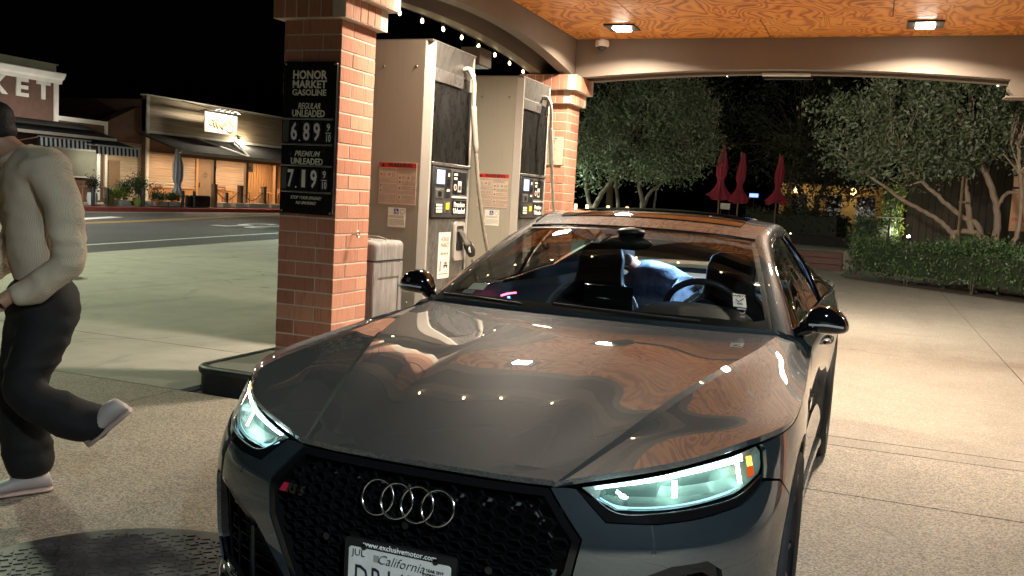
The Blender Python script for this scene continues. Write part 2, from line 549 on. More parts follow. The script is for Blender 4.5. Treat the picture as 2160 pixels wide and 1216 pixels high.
# ------------------------------------------------------------------ pump island
def rounded(x0, x1, y0, y1, r, n=6):
    pts = []
    for cx_, cy_, a0 in ((x1-r, y0+r, -90), (x1-r, y1-r, 0), (x0+r, y1-r, 90), (x0+r, y0+r, 180)):
        for k in range(n+1):
            a = R(a0+90*k/n); pts.append((cx_+r*math.cos(a), cy_+r*math.sin(a)))
    return pts
isl = thing('pump_island', 'raised concrete pump island with a dark rounded steel edge', 'island', (-3.7, 8.3, 0))
MB().prism(rounded(-4.24, -3.16, 5.07, 11.6, .14), -.02, .154).build('deck', M['concrete'], isl, world=True)
rim = rounded(-4.26, -3.14, 5.05, 11.62, .16, 8)
prof = [(0, -.02), (0, .10), (.012, .112), (.02, .128), (.018, .148), (.004, .160), (-.014, .163), (-.05, .158)]
rows = []
for off, z in prof:
    row = []
    for i, p in enumerate(rim):
        a = Vector(rim[i-1]); b = Vector(rim[(i+1) % len(rim)]); d = (b-a).normalized()
        row.append((p[0]+d.y*off, p[1]-d.x*off, z))
    rows.append(row)
MB().grid(rows, True).build('steel_edge', noisy('painted_steel_edge', (.018, .02, .021), (.06, .062, .062), 5, .42, .06, r2=.6), isl, 50, world=True)

# ------------------------------------------------------------------ brick pillars
CP = .1047; PW = .462; Z0 = .157
brick_me = MB().box(-.15375, .15375, -.07375, .07375, -.047, .047, .003).mesh('brick', M['brick'])
sold_me = MB().box(-.0465, .0465, -.05, .05, -.072, .072, .003).mesh('brick_soldier', M['brick'])
sold2_me = MB().box(-.0465, .0465, -.05, .05, -.084, .084, .003).mesh('brick_soldier_tall', M['brick'])
def pillar(cx_, cy_, label, z0):
    t = thing('brick_pillar', label, 'pillar', (cx_, cy_, z0), 0, 'brick pillars of the canopy')
    H = PW/2
    cz = 2.565-z0
    n = int(round(cz/CP)); pitch = cz/n
    core = MB().box(-H+.003, H-.003, -H+.003, H-.003, 0, cz)
    core.box(-.288, .288, -.288, .288, cz, cz+.150).box(-.353, .353, -.353, .353, cz+.150, cz+.322)
    core.build('mortar', M['mortar'], t)
    sz = (pitch-.010)/.094
    for k in range(n):
        z = pitch*(k+.5)
        s = 1 if k % 2 else -1
        for q in range(4):
            a = q*PI/2
            x = s*(-H+.15375+.0005); y = -H+.07375
            j = rnd.uniform(-.0012, .0012)
            inst('brick', brick_me, t, (x*math.cos(a)-(y+j)*math.sin(a), x*math.sin(a)+(y+j)*math.cos(a), z), (0, 0, a), (1, 1, sz))
    for hw, zc, me, cnt in ((.291, cz+.075, sold_me, 5), (.356, cz+.237, sold2_me, 6)):
        for q in range(4):
            a = q*PI/2
            p = (2*hw-.1)/cnt
            for i in range(cnt):
                x = -hw+p*(i+.5); y = -hw+.05
                j = rnd.uniform(-.0015, .0015)
                inst('brick', me, t, (x*math.cos(a)-(y+j)*math.sin(a), x*math.sin(a)+(y+j)*math.cos(a), zc), (0, 0, a), ((p-.008)/.093, 1, 1))
    return t
P1 = pillar(-3.70, 5.769, 'near brick pillar carrying the black price sign', Z0)
P2 = pillar(-3.70, 10.75, 'far brick pillar behind the two fuel pumps', Z0)
P3 = pillar(2.06, 10.75, 'brick pillar at the far right corner of the canopy, only its cap in view', 0)
P4 = pillar(2.06, 5.769, 'brick pillar at the near right corner of the canopy, outside the view', 0)
# eye bolt on the lit face of pillar 1
mb = MB().tube([(-3.468, 5.77, 1.095), (-3.435, 5.77, 1.10)], .005, 8)
ring = [(-3.418+.0*k, 5.77+.022*math.cos(k*PI/8), 1.10+.022*math.sin(k*PI/8)) for k in range(17)]
mb.tube(ring, .005, 6, False)
mb.build('eye_bolt', mat('zinc', (.6, .55, .45), .35, .9), P1, 40, world=True)

# ------------------------------------------------------------------ canopy: arched beams, plywood ceiling, roof
can = thing('canopy', 'forecourt canopy with arched cream timber beams and an orange figured plywood ceiling', 'canopy', (-1.07, 8.26, 2.887))
def arch(name, along, a0, a1, b0, b1, z_sp, z_cr, ztop, s0, s1):
    """along 'x' or 'y'; a0..a1 full length, s0..s1 the arch span, b0..b1 thickness"""
    n = 40
    pts = [(a0, z_sp), (s0, z_sp)]
    for i in range(1, n):
        u = i/n; x = s0+(s1-s0)*u
        pts.append((x, z_sp+(z_cr-z_sp)*(1-abs(2*u-1)**2.0)))
    pts += [(s1, z_sp), (a1, z_sp), (a1, ztop), (a0, ztop)]
    mb = MB()
    if along == 'x': mb.prism(pts, b0, b1, 'y')
    else: mb.prism(pts, b0, b1, 'x')
    return mb.build(name, M['beam'], can, world=True)
ZC = 3.32
arch('beam', 'y', 5.55, 10.97, -3.585, -3.445, 2.888, 3.085, ZC+.1, 5.9, 10.62)
arch('beam', 'y', 5.55, 10.97, -3.93, -3.79, 2.888, 3.03, ZC+.1, 6.0, 10.5)
arch('beam', 'x', -3.44, 1.80, 10.62, 10.76, 2.888, 2.985, ZC+.1, -3.30, 1.16)
arch('beam', 'x', -3.78, 2.14, 10.98, 11.12, 2.888, 2.985, ZC+.1, -3.30, 1.16)
arch('beam', 'x', -3.44, 1.80, 5.76, 5.90, 2.888, 2.985, ZC+.1, -3.30, 1.16)
arch('beam', 'x', -3.78, 2.14, 5.40, 5.54, 2.888, 2.985, ZC+.1, -3.30, 1.16)
arch('beam', 'y', 5.55, 10.97, 1.805, 1.945, 2.888, 3.085, ZC+.1, 5.9, 10.62)
arch('beam', 'y', 5.55, 10.97, 2.15, 2.29, 2.888, 3.03, ZC+.1, 6.0, 10.5)
br = MB()
br.prism([(1.16, 2.888), (1.80, 2.888), (1.80, 2.72), (1.20, 2.72), (1.14, 2.80)], 10.60, 10.78, 'y').box(1.12, 1.80, 10.58, 10.80, 2.70, 2.722, .004).prism([(1.26, 2.86), (1.31, 2.86), (1.40, 2.74), (1.35, 2.74)], 10.59, 10.61, 'y')
br.build('bracket', M['beam'], can, world=True)
# plywood sheets 1.22 x 2.44 laid with the long side across
y = 5.92
PX = [-3.44, -2.22, .22, 1.30]
row = 0
while y < 10.6:
    y1 = min(y+1.22, 10.615)
    xs = [-3.44, -1.22, 1.22, 1.80] if row % 2 else [-3.44, -2.44, 0, 1.80]
    for a, b in zip(xs[:-1], xs[1:]):
        p = thing
        o = MB().box(-(b-a)/2+.004, (b-a)/2-.004, -(y1-y)/2+.004, (y1-y)/2-.004, -.006, .006, .003).build('ceiling_panel', M['ply'], can)
        o.location = ((a+b)/2+1.07, (y+y1)/2-8.26, ZC+.006-2.887+rnd.uniform(-.001, .003))
    y += 1.22; row += 1
MB().box(-3.95, 2.31, 5.38, 11.14, ZC+.102, ZC+.45, .02).box(-4.15, 2.51, 5.18, 11.34, ZC+.45, ZC+.55, .02).build('roof', M['beam'], can, world=True)
MB().box(-3.44, 1.80, 5.9, 10.62, ZC+.02, ZC+.10).build('deck_board', M['black_metal'], can, world=True)

def lamp(x, y, label):
    t = thing('ceiling_lamp', label, 'ceiling lamp', (x, y, ZC), 0, 'flush lamps in the canopy ceiling')
    MB().box(-.165, .165, -.165, .165, -.018, -.002, .004).build('plate', M['black_metal'], t)
    mb = MB()
    mb.box(-.085, .085, -.085, .085, -.036, -.018, .004)
    mb.build('lens', M['lens'], t)
    L = bpy.data.lights.new('lamp_light', 'AREA'); L.shape = 'SQUARE'; L.size = .17; L.energy = LAMP_W; L.color = LAMP_C; L.spread = R(152)
    o = bpy.data.objects.new('lamp_light', L); link(o, t); o.location = (0, 0, -.042)
    return t
lamp(-2.70, 9.88, 'square ceiling lamp near the far brick pillar and the dome camera')
lamp(.30, 9.93, 'square ceiling lamp at the right, over the far beam')
lamp(-2.70, 6.75, 'square ceiling lamp above the near pillar side, mirrored in the bonnet')
lamp(.30, 6.75, 'square ceiling lamp above the near right of the canopy, mirrored in the bonnet')
# round cover plate on the ceiling (seen mirrored in the bonnet)
o = MB().lathe([(.07, -.012), (.075, -.002), (.075, 0)], 24, (-.4, 7.9, ZC)).build('cover_plate', M['white_plastic'], can, 40, world=True)
# dome camera at the beam corner
t = thing('security_camera', 'small white dome camera in the corner where the canopy beams meet', 'camera', (-3.10, 10.52, ZC-.02))
MB().lathe([(.02, -.012), (.075, -.012), (.08, -.03), (.078, -.075), (.06, -.08)], 24).build('housing', M['white_plastic'], t, 40)
MB().sphere((0, 0, -.078), (.052, .052, .05), 20, 12).build('dome', mat('smoked_dome', (.05, .05, .06), .08), t, 180)
MB().box(-.03, .03, -.01, .1, -.012, .02).build('bracket', M['white_plastic'], t)
# floodlight box under the outer arch
t = thing('floodlight', 'grey box floodlight hung under the outer canopy arch', 'floodlight', (-4.05, 9.1, 2.9))
MB().box(-.11, .11, -.16, .16, -.12, .06, .01).build('housing', M['beam'], t)
MB().box(-.09, .09, -.14, .14, -.126, -.121).build('glass', mat('frosted_glass', (.4, .4, .4), .3), t)
MB().tube([(0, 0, .06), (0, 0, .18), (.13, 0, .2)], .012, 8).build('arm', M['black_metal'], t)
# strip fitting at the crown of the far beam
t = thing('strip_light', 'thin flat strip fitting under the crown of the far beam', 'strip light', (-1.05, 10.86, 2.975))
L = bpy.data.lights.new('flood_light', 'AREA'); L.shape = 'RECTANGLE'; L.size = .5; L.size_y = .05; L.energy = FLOOD_W; L.color = (1, .90, .74)
o = bpy.data.objects.new('flood_light', L); link(o, t); o.location = (0, .34, .0); o.rotation_euler = (R(88), 0, R(-8))
MB().box(-.27, .27, .27, .32, -.03, .03, .006).build('flood_lamp', M['black_metal'], t)
MB().box(-.25, .25, .32, .325, -.025, .025).build('flood_lens', M['lens'], t)
MB().box(-.26, .26, -.05, .05, -.03, -.002, .006).build('housing', M['white_plastic'], t)
MB().box(-.012, .012, .05, .12, -.02, -.008).build('bracket', M['black_metal'], t)

# string lights: cable and bulbs
def string(label, pts, n, sag=.0, seed=1):
    t = thing('string_lights', label, 'string lights', pts[0], 0, 'strings of small warm bulbs on the beams')
    P = cr(pts, n*4+1)
    MB().tube(P, .006, 5).build('cable', M['cable'], t, world=True)
    rr = random.Random(seed)
    off = Vector(pts[0])
    for k in range(n):
        p = P[k*4+2]-off
        s = inst('socket', sock_me, t, p)
        inst('bulb', bulb_me, s, (0, 0, -.035), (rr.uniform(-.3, .3), rr.uniform(-.3, .3), 0))
sock_me = MB().lathe([(.009, .008), (.013, .0), (.013, -.032), (.010, -.036)], 10).mesh('socket', M['cable'], 40)
bulb_me = MB().lathe([(.005, .0), (.010, -.010), (.014, -.022), (.012, -.033), (.006, -.042), (.002, -.044)], 12).mesh('bulb', M['bulb'], 180)
string('string of warm bulbs along the outside of the left arch', [(-3.96, 5.6, 2.90), (-3.96, 7.0, 3.0), (-3.96, 8.3, 3.035), (-3.96, 9.6, 2.995), (-3.96, 10.9, 2.90)], 12, seed=2)
string('string of warm bulbs along the front beam facing the camera', [(-3.7, 5.36, 2.96), (-2.4, 5.36, 3.03), (-1.07, 5.36, 3.06), (.3, 5.36, 3.03), (2.1, 5.36, 2.96)], 13, seed=3)
string('string of warm bulbs along the outside of the far beam', [(-3.7, 11.17, 3.06), (-2.4, 11.17, 3.07), (-1.07, 11.17, 3.045), (.3, 11.17, 3.07), (1.15, 11.17, 2.96), (1.3, 11.17, 2.87), (2.1, 11.17, 2.98)], 10, seed=5)
string('string of warm bulbs along the outside of the right arch', [(2.33, 5.6, 2.93), (2.33, 8.3, 2.975), (2.33, 10.9, 2.91)], 9, seed=6)
# ------------------------------------------------------------------ price sign on the near pillar
M['sign_black'] = noisy('gloss_black_sign', (.008, .008, .009), (.016, .016, .018), 5, .16, .03, r2=.3)
M['sign_insert'] = noisy('matt_black_insert', (.012, .012, .013), (.02, .02, .022), 9, .3, .04)
M['cream_print'] = mat('cream_print', (.88, .86, .68), .5)
M['white_print'] = mat('white_print', (.9, .9, .86), .5)
M['alu'] = noisy('brushed_aluminium', (.45, .45, .44), (.6, .6, .58), 30, .3, .03, metal=.9, stretch=(1, 1, 12))
s = thing('price_sign', 'tall gloss black fuel price sign on the near brick pillar', 'sign', (-3.69, 5.52, 1.23))
MB().prism(rounded(-3.907, -3.478, 1.228, 2.274, .02, 4), 5.508, 5.536, 'y').build('panel', M['sign_black'], s, 30, world=True)
AX = ((1, 0, 0), (0, 0, 1))
def st(body, x0, x1, z, size, m='cream_print', par=s, name='lettering', y=5.5065, **k):
    off = par.location
    return text(body, size, M[m], par, (((x0+x1)/2)-off.x, y-off.y, z-off.z), AX, name=name, width=x1-x0, **k)
st('HONOR', -3.832, -3.558, 2.181, .082, bold=.0022)
st('MARKET', -3.831, -3.557, 2.117, .072, bold=.0018)
st('GASOLINE', -3.832, -3.558, 2.062, .058, bold=.0014)
st('REGULAR', -3.782, -3.602, 1.970, .058, shear=.3, bold=.0005)
st('UNLEADED', -3.827, -3.563, 1.919, .066, bold=.0015)
st('PREMIUM', -3.800, -3.594, 1.643, .054, shear=.3, bold=.0005)
st('UNLEADED', -3.825, -3.565, 1.590, .062, bold=.0015)
st('STOP YOUR ENGINE!', -3.82, -3.57, 1.340, .032, shear=.3)
st('NO SMOKING!', -3.775, -3.612, 1.304, .030, shear=.3)
for z, chars in ((1.79, (('6', -3.805), ('8', -3.703), ('9', -3.62))), (1.467, (('7', -3.822), ('1', -3.712), ('9', -3.632)))):
    for ch, x in chars:
        MB().box(x-.034, x+.034, 5.503, 5.5075, z-.078, z+.078).build('digit_card', M['sign_insert'], s, world=True)
        st(ch, x-(.026 if ch != '1' else .017), x+(.026 if ch != '1' else .012), z, .168, 'white_print', y=5.5022, bold=.0035)
    xf = -3.527 if z > 1.6 else -3.547
    MB().box(xf-.028, xf+.028, 5.503, 5.5075, z-.078, z+.078).build('digit_card', M['sign_insert'], s, world=True)
    st('9', xf-.013, xf+.013, z+.037, .07, 'white_print', y=5.5022, bold=.001)
    st('10', xf-.018, xf+.018, z-.037, .07, 'white_print', y=5.5022, bold=.001)
    MB().box(xf-.022, xf+.022, 5.501, 5.5028, z-.003, z+.003).build('fraction_bar', M['white_print'], s, world=True)
    MB().lathe([(.0065, 0), (.0065, .002)], 12, (0, 0, 0), 'y').xf(Matrix.Translation((-3.757 if z > 1.6 else -3.775, 5.5015, z-.055))).build('decimal_point', M['white_print'], s, world=True)
for z in (1.884, 1.709, 1.563, 1.381):
    MB().box(-3.904, -3.492, 5.498, 5.508, z-.006, z+.006, .002).build('rail', M['alu'], s, world=True)
for z in (1.797, 1.472):
    MB().box(-3.897, -3.852, 5.5055, 5.5078, z-.075, z+.075).build('blank_card', M['alu'], s, world=True)
for x, z in ((-3.89, 2.257), (-3.495, 2.257), (-3.89, 1.243), (-3.495, 1.243)):
    MB().sphere((x, 5.507, z), (.007, .003, .007), 10, 6).build('screw', M['alu'], s, 180, world=True)

# ------------------------------------------------------------------ fuel dispensers
def m_beige():
    m = mat('beige_pump_panel', (.36, .32, .26), .42); t = NT(m)
    f = t.noise(1.6, 4, .6, t.coord((1, 1, .5))); dr = t.noise(3, 6, .7, t.coord((9, 9, .5))); sp = t.noise(22, 3, .6)
    c = t.mix(f, (.33, .30, .24), (.38, .345, .28))
    c = t.mix(t.gray(dr, .56, .78, 0, .35), c, (.20, .17, .13))
    c = t.mix(t.gray(sp, .70, .78, 0, .4), c, (.16, .14, .12))
    z = t.sep(t.tc.outputs['Object'])[2]
    c = t.mix(t.math('MULTIPLY', t.gray(z, 0., .55, .7, 0), t.gray(dr, .3, .6)), c, (.12, .10, .08))
    t.color(c); t.rough(t.gray(dr, .4, .7, .38, .6)); return m
M['beige'] = m_beige()
M['trim'] = noisy('pale_trim', (.36, .33, .29), (.42, .39, .34), 2, .4, .02)
def m_stain():
    m = mat('dirty_stainless', (.4, .39, .37), .35, .85); t = NT(m)
    f = t.noise(3, 6, .7, t.coord((1, 2, 1)), 1.2)
    t.color(t.ramp(f, [(.3, (.12, .112, .105)), (.5, (.26, .25, .235)), (.75, (.42, .40, .37))]))
    t.rough(t.gray(f, .3, .7, .55, .3)); return m
M['stainless'] = m_stain()
def m_blackpanel():
    m = mat('dusty_black_panel', (.012, .012, .012), .25); t = NT(m)
    f = t.noise(4, 7, .72, t.coord((1, 2.5, 1)), 1.5)
    g = t.sep(t.tc.outputs['Object'])[2]
    t.color(t.mix(t.gray(f, .52, .9, 0, .4), (.008, .008, .008), (.07, .066, .062)))
    t.rough(t.gray(f, .35, .7, .18, .5)); return m
M['blackpanel'] = m_blackpanel()
M['grey_plastic'] = noisy('charcoal_plastic', (.045, .043, .042), (.075, .072, .07), 8, .45, .05)
M['screen'] = mat('lit_screen', (.1, .15, .3), .15, emit=(.42, .58, 1), estr=1.5)
M['paper'] = noisy('warning_paper', (.55, .44, .34), (.62, .50, .39), 6, .55, .02)
M['white_card'] = noisy('white_card', (.70, .68, .58), (.78, .76, .66), 6, .5, .02)
M['red'] = mat('red_print', (.52, .03, .03), .5)
M['ink'] = mat('black_ink', (.02, .018, .016), .5)
M['ink_soft'] = mat('faded_ink', (.25, .18, .14), .6)
M['blue'] = mat('blue_print', (.03, .06, .3), .5)
M['yellow'] = mat('yellow_button', (.85, .75, .03), .4)
M['hose'] = noisy('beige_hose', (.26, .235, .19), (.36, .33, .27), 20, .5, .1)
M['rubber'] = noisy('black_rubber', (.015, .015, .015), (.03, .03, .03), 12, .6, .1)
M['nozzle_metal'] = noisy('worn_nozzle_metal', (.4, .4, .39), (.6, .59, .57), 10, .35, .05, metal=.9)

def placard_lines(mb, x0, x1, z0, z1, y, n, rr, h=.5):
    """rows of fine print: short bars with ragged ends"""
    p = (z1-z0)/n
    for i in range(n):
        z = z1-p*(i+.5); x = x0
        e = x1 if rr.random() > .25 else x0+(x1-x0)*rr.uniform(.45, .9)
        while x < e:
            w = min(rr.uniform(.008, .022), e-x)
            mb.add([(x, y, z-p*h/2), (x+w, y, z-p*h/2), (x+w, y, z+p*h/2), (x, y, z+p*h/2)], [(0, 1, 2, 3)])
            x += w+.004

def dispenser(label, yoff, seed):
    rr = random.Random(seed)
    d = thing('fuel_dispenser', label, 'fuel pump', (-3.70, 7.24+yoff, .157), 0, 'fuel dispensers on the island')
    HX = .29
    B = lambda *a, **k: None
    def bx(name, x0, x1, y0, y1, z0, z1, m, bev=.004, par=d, **k):
        # world style numbers of the first pump -> local
        return MB().box(x0+3.70, x1+3.70, y0-7.24, y1-7.24, z0-.157, z1-.157, bev).build(name, M[m], par, 35, **k)
    ZT = 2.645
    # end columns with bevelled pale corner trims
    for s in (-1, 1):
        yo = -.44*s if False else (-.44 if s < 0 else .44)
        f = -.44 if s < 0 else .44   # local y of the outer face
        q = 1 if s < 0 else -1
        MB().prism([(-.225, f), (.225, f), (.225, f+q*.045), (-.225, f+q*.045)], 0, ZT-.157).build('end_panel', M['beige'], d)
        for e in (-1, 1):
            MB().sphere((e*.15, f, 2.28), (.012, .004, .012), 10, 6).sphere((e*.15, f, .35), (.012, .004, .012), 10, 6).build('panel_screw', M['stainless'], d, 180)
            MB().prism([(e*.227, f+q*.002), (e*.29, f+q*.034), (e*.29, f+q*.062), (e*.227, f+q*.05)], 0, ZT-.157-.002).build('corner_trim', M['trim'], d)
    bx('core', -3.96, -3.44, 6.846, 7.634, .16, 2.60, 'blackpanel', 0)
    bx('top_cap', -3.992, -3.408, 6.805, 7.675, 2.640, 2.655, 'stainless', .003)
    bx('base', -3.98, -3.42, 6.87, 7.62, .150, .215, 'black_metal', .003)
    for s in (-1, 1):
        X = lambda v: s*v           # v: distance from the centre line
        def bb(name, v0, v1, y0, y1, z0, z1, m, bev=.003, par=d):
            a, b = sorted((X(v0), X(v1)))
            return MB().box(a, b, y0-7.24, y1-7.24, z0-.157, z1-.157, bev).build(name, M[m], par, 35)
        # sloping stainless valance
        poly = [(X(.258), 2.43), (X(.262), 2.43), (X(.292), 2.638), (X(.258), 2.638)]
        MB().prism([(p[0], p[1]-.157) for p in poly], 6.864-7.24, 7.632-7.24, 'y').build('valance', M['stainless'], d)
        bb('hose_beam', .25, .292, 6.866, 7.42, 2.335, 2.438, 'stainless')
        for q in range(4):
            bb('label_plate', .291, .2945, 7.25+.035*q, 7.28+.035*q, 2.355+.012*(q % 2), 2.41, 'grey_plastic', 0)
        bb('panel', .255, .276, 6.868, 7.60, 1.685, 2.33, 'blackpanel', .002)
        bb('side_rail', .255, .286, 7.605, 7.632, 1.22, 2.33, 'black_metal', .003)
        bb('ledge', .25, .305, 6.866, 7.632, 1.655, 1.682, 'stainless', .005)
        # payment module
        mod = bb('payment_module', .24, .297, 6.868, 7.605, 1.222, 1.652, 'grey_plastic', .012)
        def mm(name, y0, y1, z0, z1, m, v0=.290, v1=.300, bev=.002):
            a, b = sorted((X(v0), X(v1)))
            return MB().box(a, b, y0-7.24, y1-7.24, z0-.157, z1-.157, bev).build(name, M[m], mod, 35)
        mm('side_cover', 6.870, 6.93, 1.225, 1.65, 'black_metal', .285, .309, .01)
        mm('bezel', 6.948, 7.125, 1.485, 1.635, 'black_metal', .290, .3015, .005)
        mm('screen', 6.962, 7.112, 1.505, 1.622, 'screen', .300, .3035, 0)
        mm('slot_plate', 7.135, 7.245, 1.395, 1.635, 'black_metal', .290, .301)
        mm('card_slot', 7.165, 7.215, 1.50, 1.545, 'sign_black', .300, .306)
        mm('sticker', 7.165, 7.225, 1.445, 1.465, 'white_card', .3005, .3025, 0)
        mm('sticker', 7.18, 7.21, 1.57, 1.60, 'white_card', .3005, .3025, 0)
        mm('printer_frame', 6.955, 7.10, 1.385, 1.465, 'stainless', .290, .303, .004)
        mm('receipt_slot', 6.995, 7.06, 1.40, 1.445, 'sign_black', .302, .3055)
        mm('keypad', 6.955, 7.085, 1.255, 1.345, 'black_metal', .290, .305, .004)
        for r_ in range(3):
            for c_ in range(4):
                mm('key', 6.962+c_*.03, 6.985+c_*.03, 1.265+r_*.026, 1.284+r_*.026, 'white_card', .304, .3085, .001)
        mm('button_plate', 7.135, 7.245, 1.265, 1.36, 'stainless', .290, .302, .003)
        mm('grade_button', 7.155, 7.215, 1.29, 1.345, 'yellow', .301, .309, .003)
        mm('display_window', 7.285, 7.565, 1.415, 1.622, 'sign_black', .290, .3015, .004)
        mm('sticker', 7.30, 7.37, 1.585, 1.605, 'white_card', .301, .3025, 0)
        mm('sticker', 7.30, 7.365, 1.55, 1.57, 'white_card', .301, .3025, 0)
        mm('sticker', 7.385, 7.455, 1.445, 1.54, 'white_card', .301, .3025, 0)
        mm('sticker', 7.395, 7.445, 1.46, 1.50, 'ink', .3022, .3031, 0)
        MB().lathe([(.028, 0), (.028, .002)], 18, axis='x').xf(Matrix.Translation((X(.3015), 7.33-7.24, 1.485-.157))).build('sticker', M['white_card'], mod)
        MB().lathe([(.019, 0), (.019, .001)], 18, axis='x').xf(Matrix.Translation((X(.3035), 7.33-7.24, 1.485-.157))).build('sticker_print', M['red'], mod)
        mm('window_sill', 7.275, 7.575, 1.392, 1.405, 'white_card', .290, .305, .002)
        gp = mm('grade_plate', 7.285, 7.575, 1.245, 1.375, 'sign_black', .290, .302, .004)
        ax = ((0, s, 0), (0, 0, 1))
        text('Premium', .062, M['white_print'], mod, (X(.3025), 7.43-7.24, 1.335-.157), ax, width=.22, bold=.0012)
        text('Unleaded', .062, M['white_print'], mod, (X(.3025), 7.43-7.24, 1.279-.157), ax, width=.235, bold=.0012)
        # lower door, boot and nozzle, market placard
        bb('lower_door', .25, .283, 6.87, 7.605, .22, 1.212, 'stainless', .003)
        pl = bb('placard', .2825, .2865, 7.085, 7.315, .70, 1.095, 'white_card', 0)
        text('HONOR', .06, M['ink_soft'], pl, (X(.2868), 7.205-7.24, 1.035-.157), ax, width=.15, shear=.15)
        text('MARKET', .06, M['ink_soft'], pl, (X(.2868), 7.205-7.24, .985-.157), ax, width=.17, shear=.15)
        text("the law of", .04, M['ink_soft'], pl, (X(.2868), 7.20-7.24, .915-.157), ax, width=.15, shear=.3)
        for nm, y0, y1, z0, z1, m_ in (('print', 7.125, 7.145, .765, .85, 'red'), ('print', 7.20, 7.28, .80, .815, 'ink'), ('print', 7.215, 7.265, .818, .842, 'ink_soft'), ('print', 7.205, 7.222, .785, .80, 'ink'), ('print', 7.258, 7.275, .785, .80, 'ink'), ('print', 7.11, 7.29, .735, .742, 'ink_soft')):
            a, b = sorted((X(.2865), X(.2871)))
            MB().box(a, b, y0-7.24, y1-7.24, z0-.157, z1-.157).build(nm, M[m_], pl)
        boot = MB().prism([(y-7.24, z-.157) for y, z in rounded(7.375, 7.585, .845, 1.185, .03, 4)], *sorted((X(.28), X(.30))), 'x').build('nozzle_boot', M['trim'], d, 35)
        a, b = sorted((X(.296), X(.302)))
        MB().prism([(y-7.24, z-.157) for y, z in rounded(7.41, 7.55, .93, 1.15, .02, 4)], a, b, 'x').build('recess', M['black_metal'], boot, 35)
        nz = MB()
        nz.tube([(X(.318), .20, .955), (X(.335), .245, .90), (X(.35), .30, .835), (X(.36), .34, .79)], [.020, .024, .026, .022], 12)
        nzo = nz.build('nozzle', M['nozzle_metal'], d, 50)
        MB().tube([(X(.350), .30, .835), (X(.362), .355, .77), (X(.365), .38, .73)], [.040, .044, .03], 14).build('grip', M['rubber'], nzo, 50)
        MB().lathe([(.042, -.008), (.045, 0), (.042, .008)], 20, axis='x').xf(Matrix.Translation((X(.375), .325, .80))).build('badge_disc', M['white_print'], nzo, 40)
        MB().lathe([(.026, -.002), (.026, .0025)], 18, axis='x').xf(Matrix.Translation((X(.384), .325, .80))).build('badge_print', M['rubber'], nzo, 40)
        # hose
        P = [(.27, .22, 2.35), (.33, .215, 2.345), (.385, .19, 2.25), (.40, .175, 2.13), (.40, .185, 1.97), (.40, .25, 1.73), (.40, .375, 1.33), (.405, .53, .95), (.41, .70, .66), (.42, .88, .36), (.43, .96, .12), (.43, .80, .05), (.41, .6, .25), (.39, .47, .5), (.365, .40, .69)]
        P = cr([(X(a_), b_, c_) for a_, b_, c_ in P], 170)
        hs = MB(); r_ = []
        n0 = 14
        for i in range(len(P)): r_.append(.0150 if i % 2 else .0192)
        hs.tube(P[n0:], r_[n0:], 10)
        ho = hs.build('hose', M['hose'], d, 70)
        MB().tube(P[:n0+8], .024, 12).build('swivel', M['trim'], ho, 50)
        MB().tube(P[44:64], [.020]+[.026]*18+[.020], 12).build('breakaway_coupling', M['trim'], ho, 50)
        # warning placards on the end panel towards the camera side
    for f, q in ((-.44, -1), (.44, 1)):
        ax = ((-q, 0, 0), (0, 0, 1))
        W = MB().box(-.152, .195, min(f, f+q*.0025), max(f, f+q*.0025), 1.313-.157, 1.657-.157).build('warning_placard', M['paper'], d)
        MB().box(-.152, .195, min(f+q*.0025, f+q*.0035), max(f+q*.0025, f+q*.0035), 1.617-.157, 1.657-.157).build('header', M['red'], W)
        yy = f+q*.0037
        text('WARNING', .046, M['ink'], W, (.045, yy, 1.6365-.157), ax, width=.225, bold=.0012)
        mb = MB(); x = -.115 if q < 0 else .155
        mb.prism([(x-.018, 1.621-.157), (x+.018, 1.621-.157), (x, 1.652-.157)], min(yy, yy-q*.001), max(yy, yy-q*.001), 'y').build('symbol', M['ink'], W)
        mb = MB()
        for x0, x1, z0, z1, n in ((-.145, .012, 1.59, 1.612, 4), (-.11, -.085, 1.54, 1.575, 5), (-.03, .005, 1.54, 1.575, 5), (-.145, .012, 1.49, 1.525, 5), (-.11, .012, 1.455, 1.48, 3), (-.11, .012, 1.405, 1.445, 6), (-.145, .012, 1.325, 1.39, 8),
                                  (.03, .19, 1.565, 1.612, 6), (.065, .10, 1.52, 1.55, 5), (.15, .19, 1.52, 1.55, 5), (.065, .19, 1.475, 1.51, 5), (.065, .19, 1.435, 1.465, 4), (.03, .19, 1.40, 1.42, 3), (.065, .19, 1.365, 1.39, 4), (.03, .19, 1.325, 1.355, 4)):
            placard_lines(mb, x0, x1, z0-.157, z1-.157, yy, n, rr, .42)
        mb.build('fine_print', M['ink_soft'], W, fix=False)
        mb = MB()
        for x0, x1, z0, z1 in ((.02, .0225, 1.313, 1.617), (-.152, .02, 1.532, 1.534), (-.152, .02, 1.448, 1.45), (-.152, .02, 1.396, 1.398), (.02, .195, 1.424, 1.426), (.02, .195, 1.36, 1.362), (-.152, -.15, 1.313, 1.617), (.193, .195, 1.313, 1.617), (-.152, .195, 1.313, 1.3155)):
            mb.add([(x0, yy, z0-.157), (x1, yy, z0-.157), (x1, yy, z1-.157), (x0, yy, z1-.157)], [(0, 1, 2, 3)])
        mb.build('rule', mat('brown_rule', (.3, .1, .07), .6), W, fix=False)
        mb = MB()
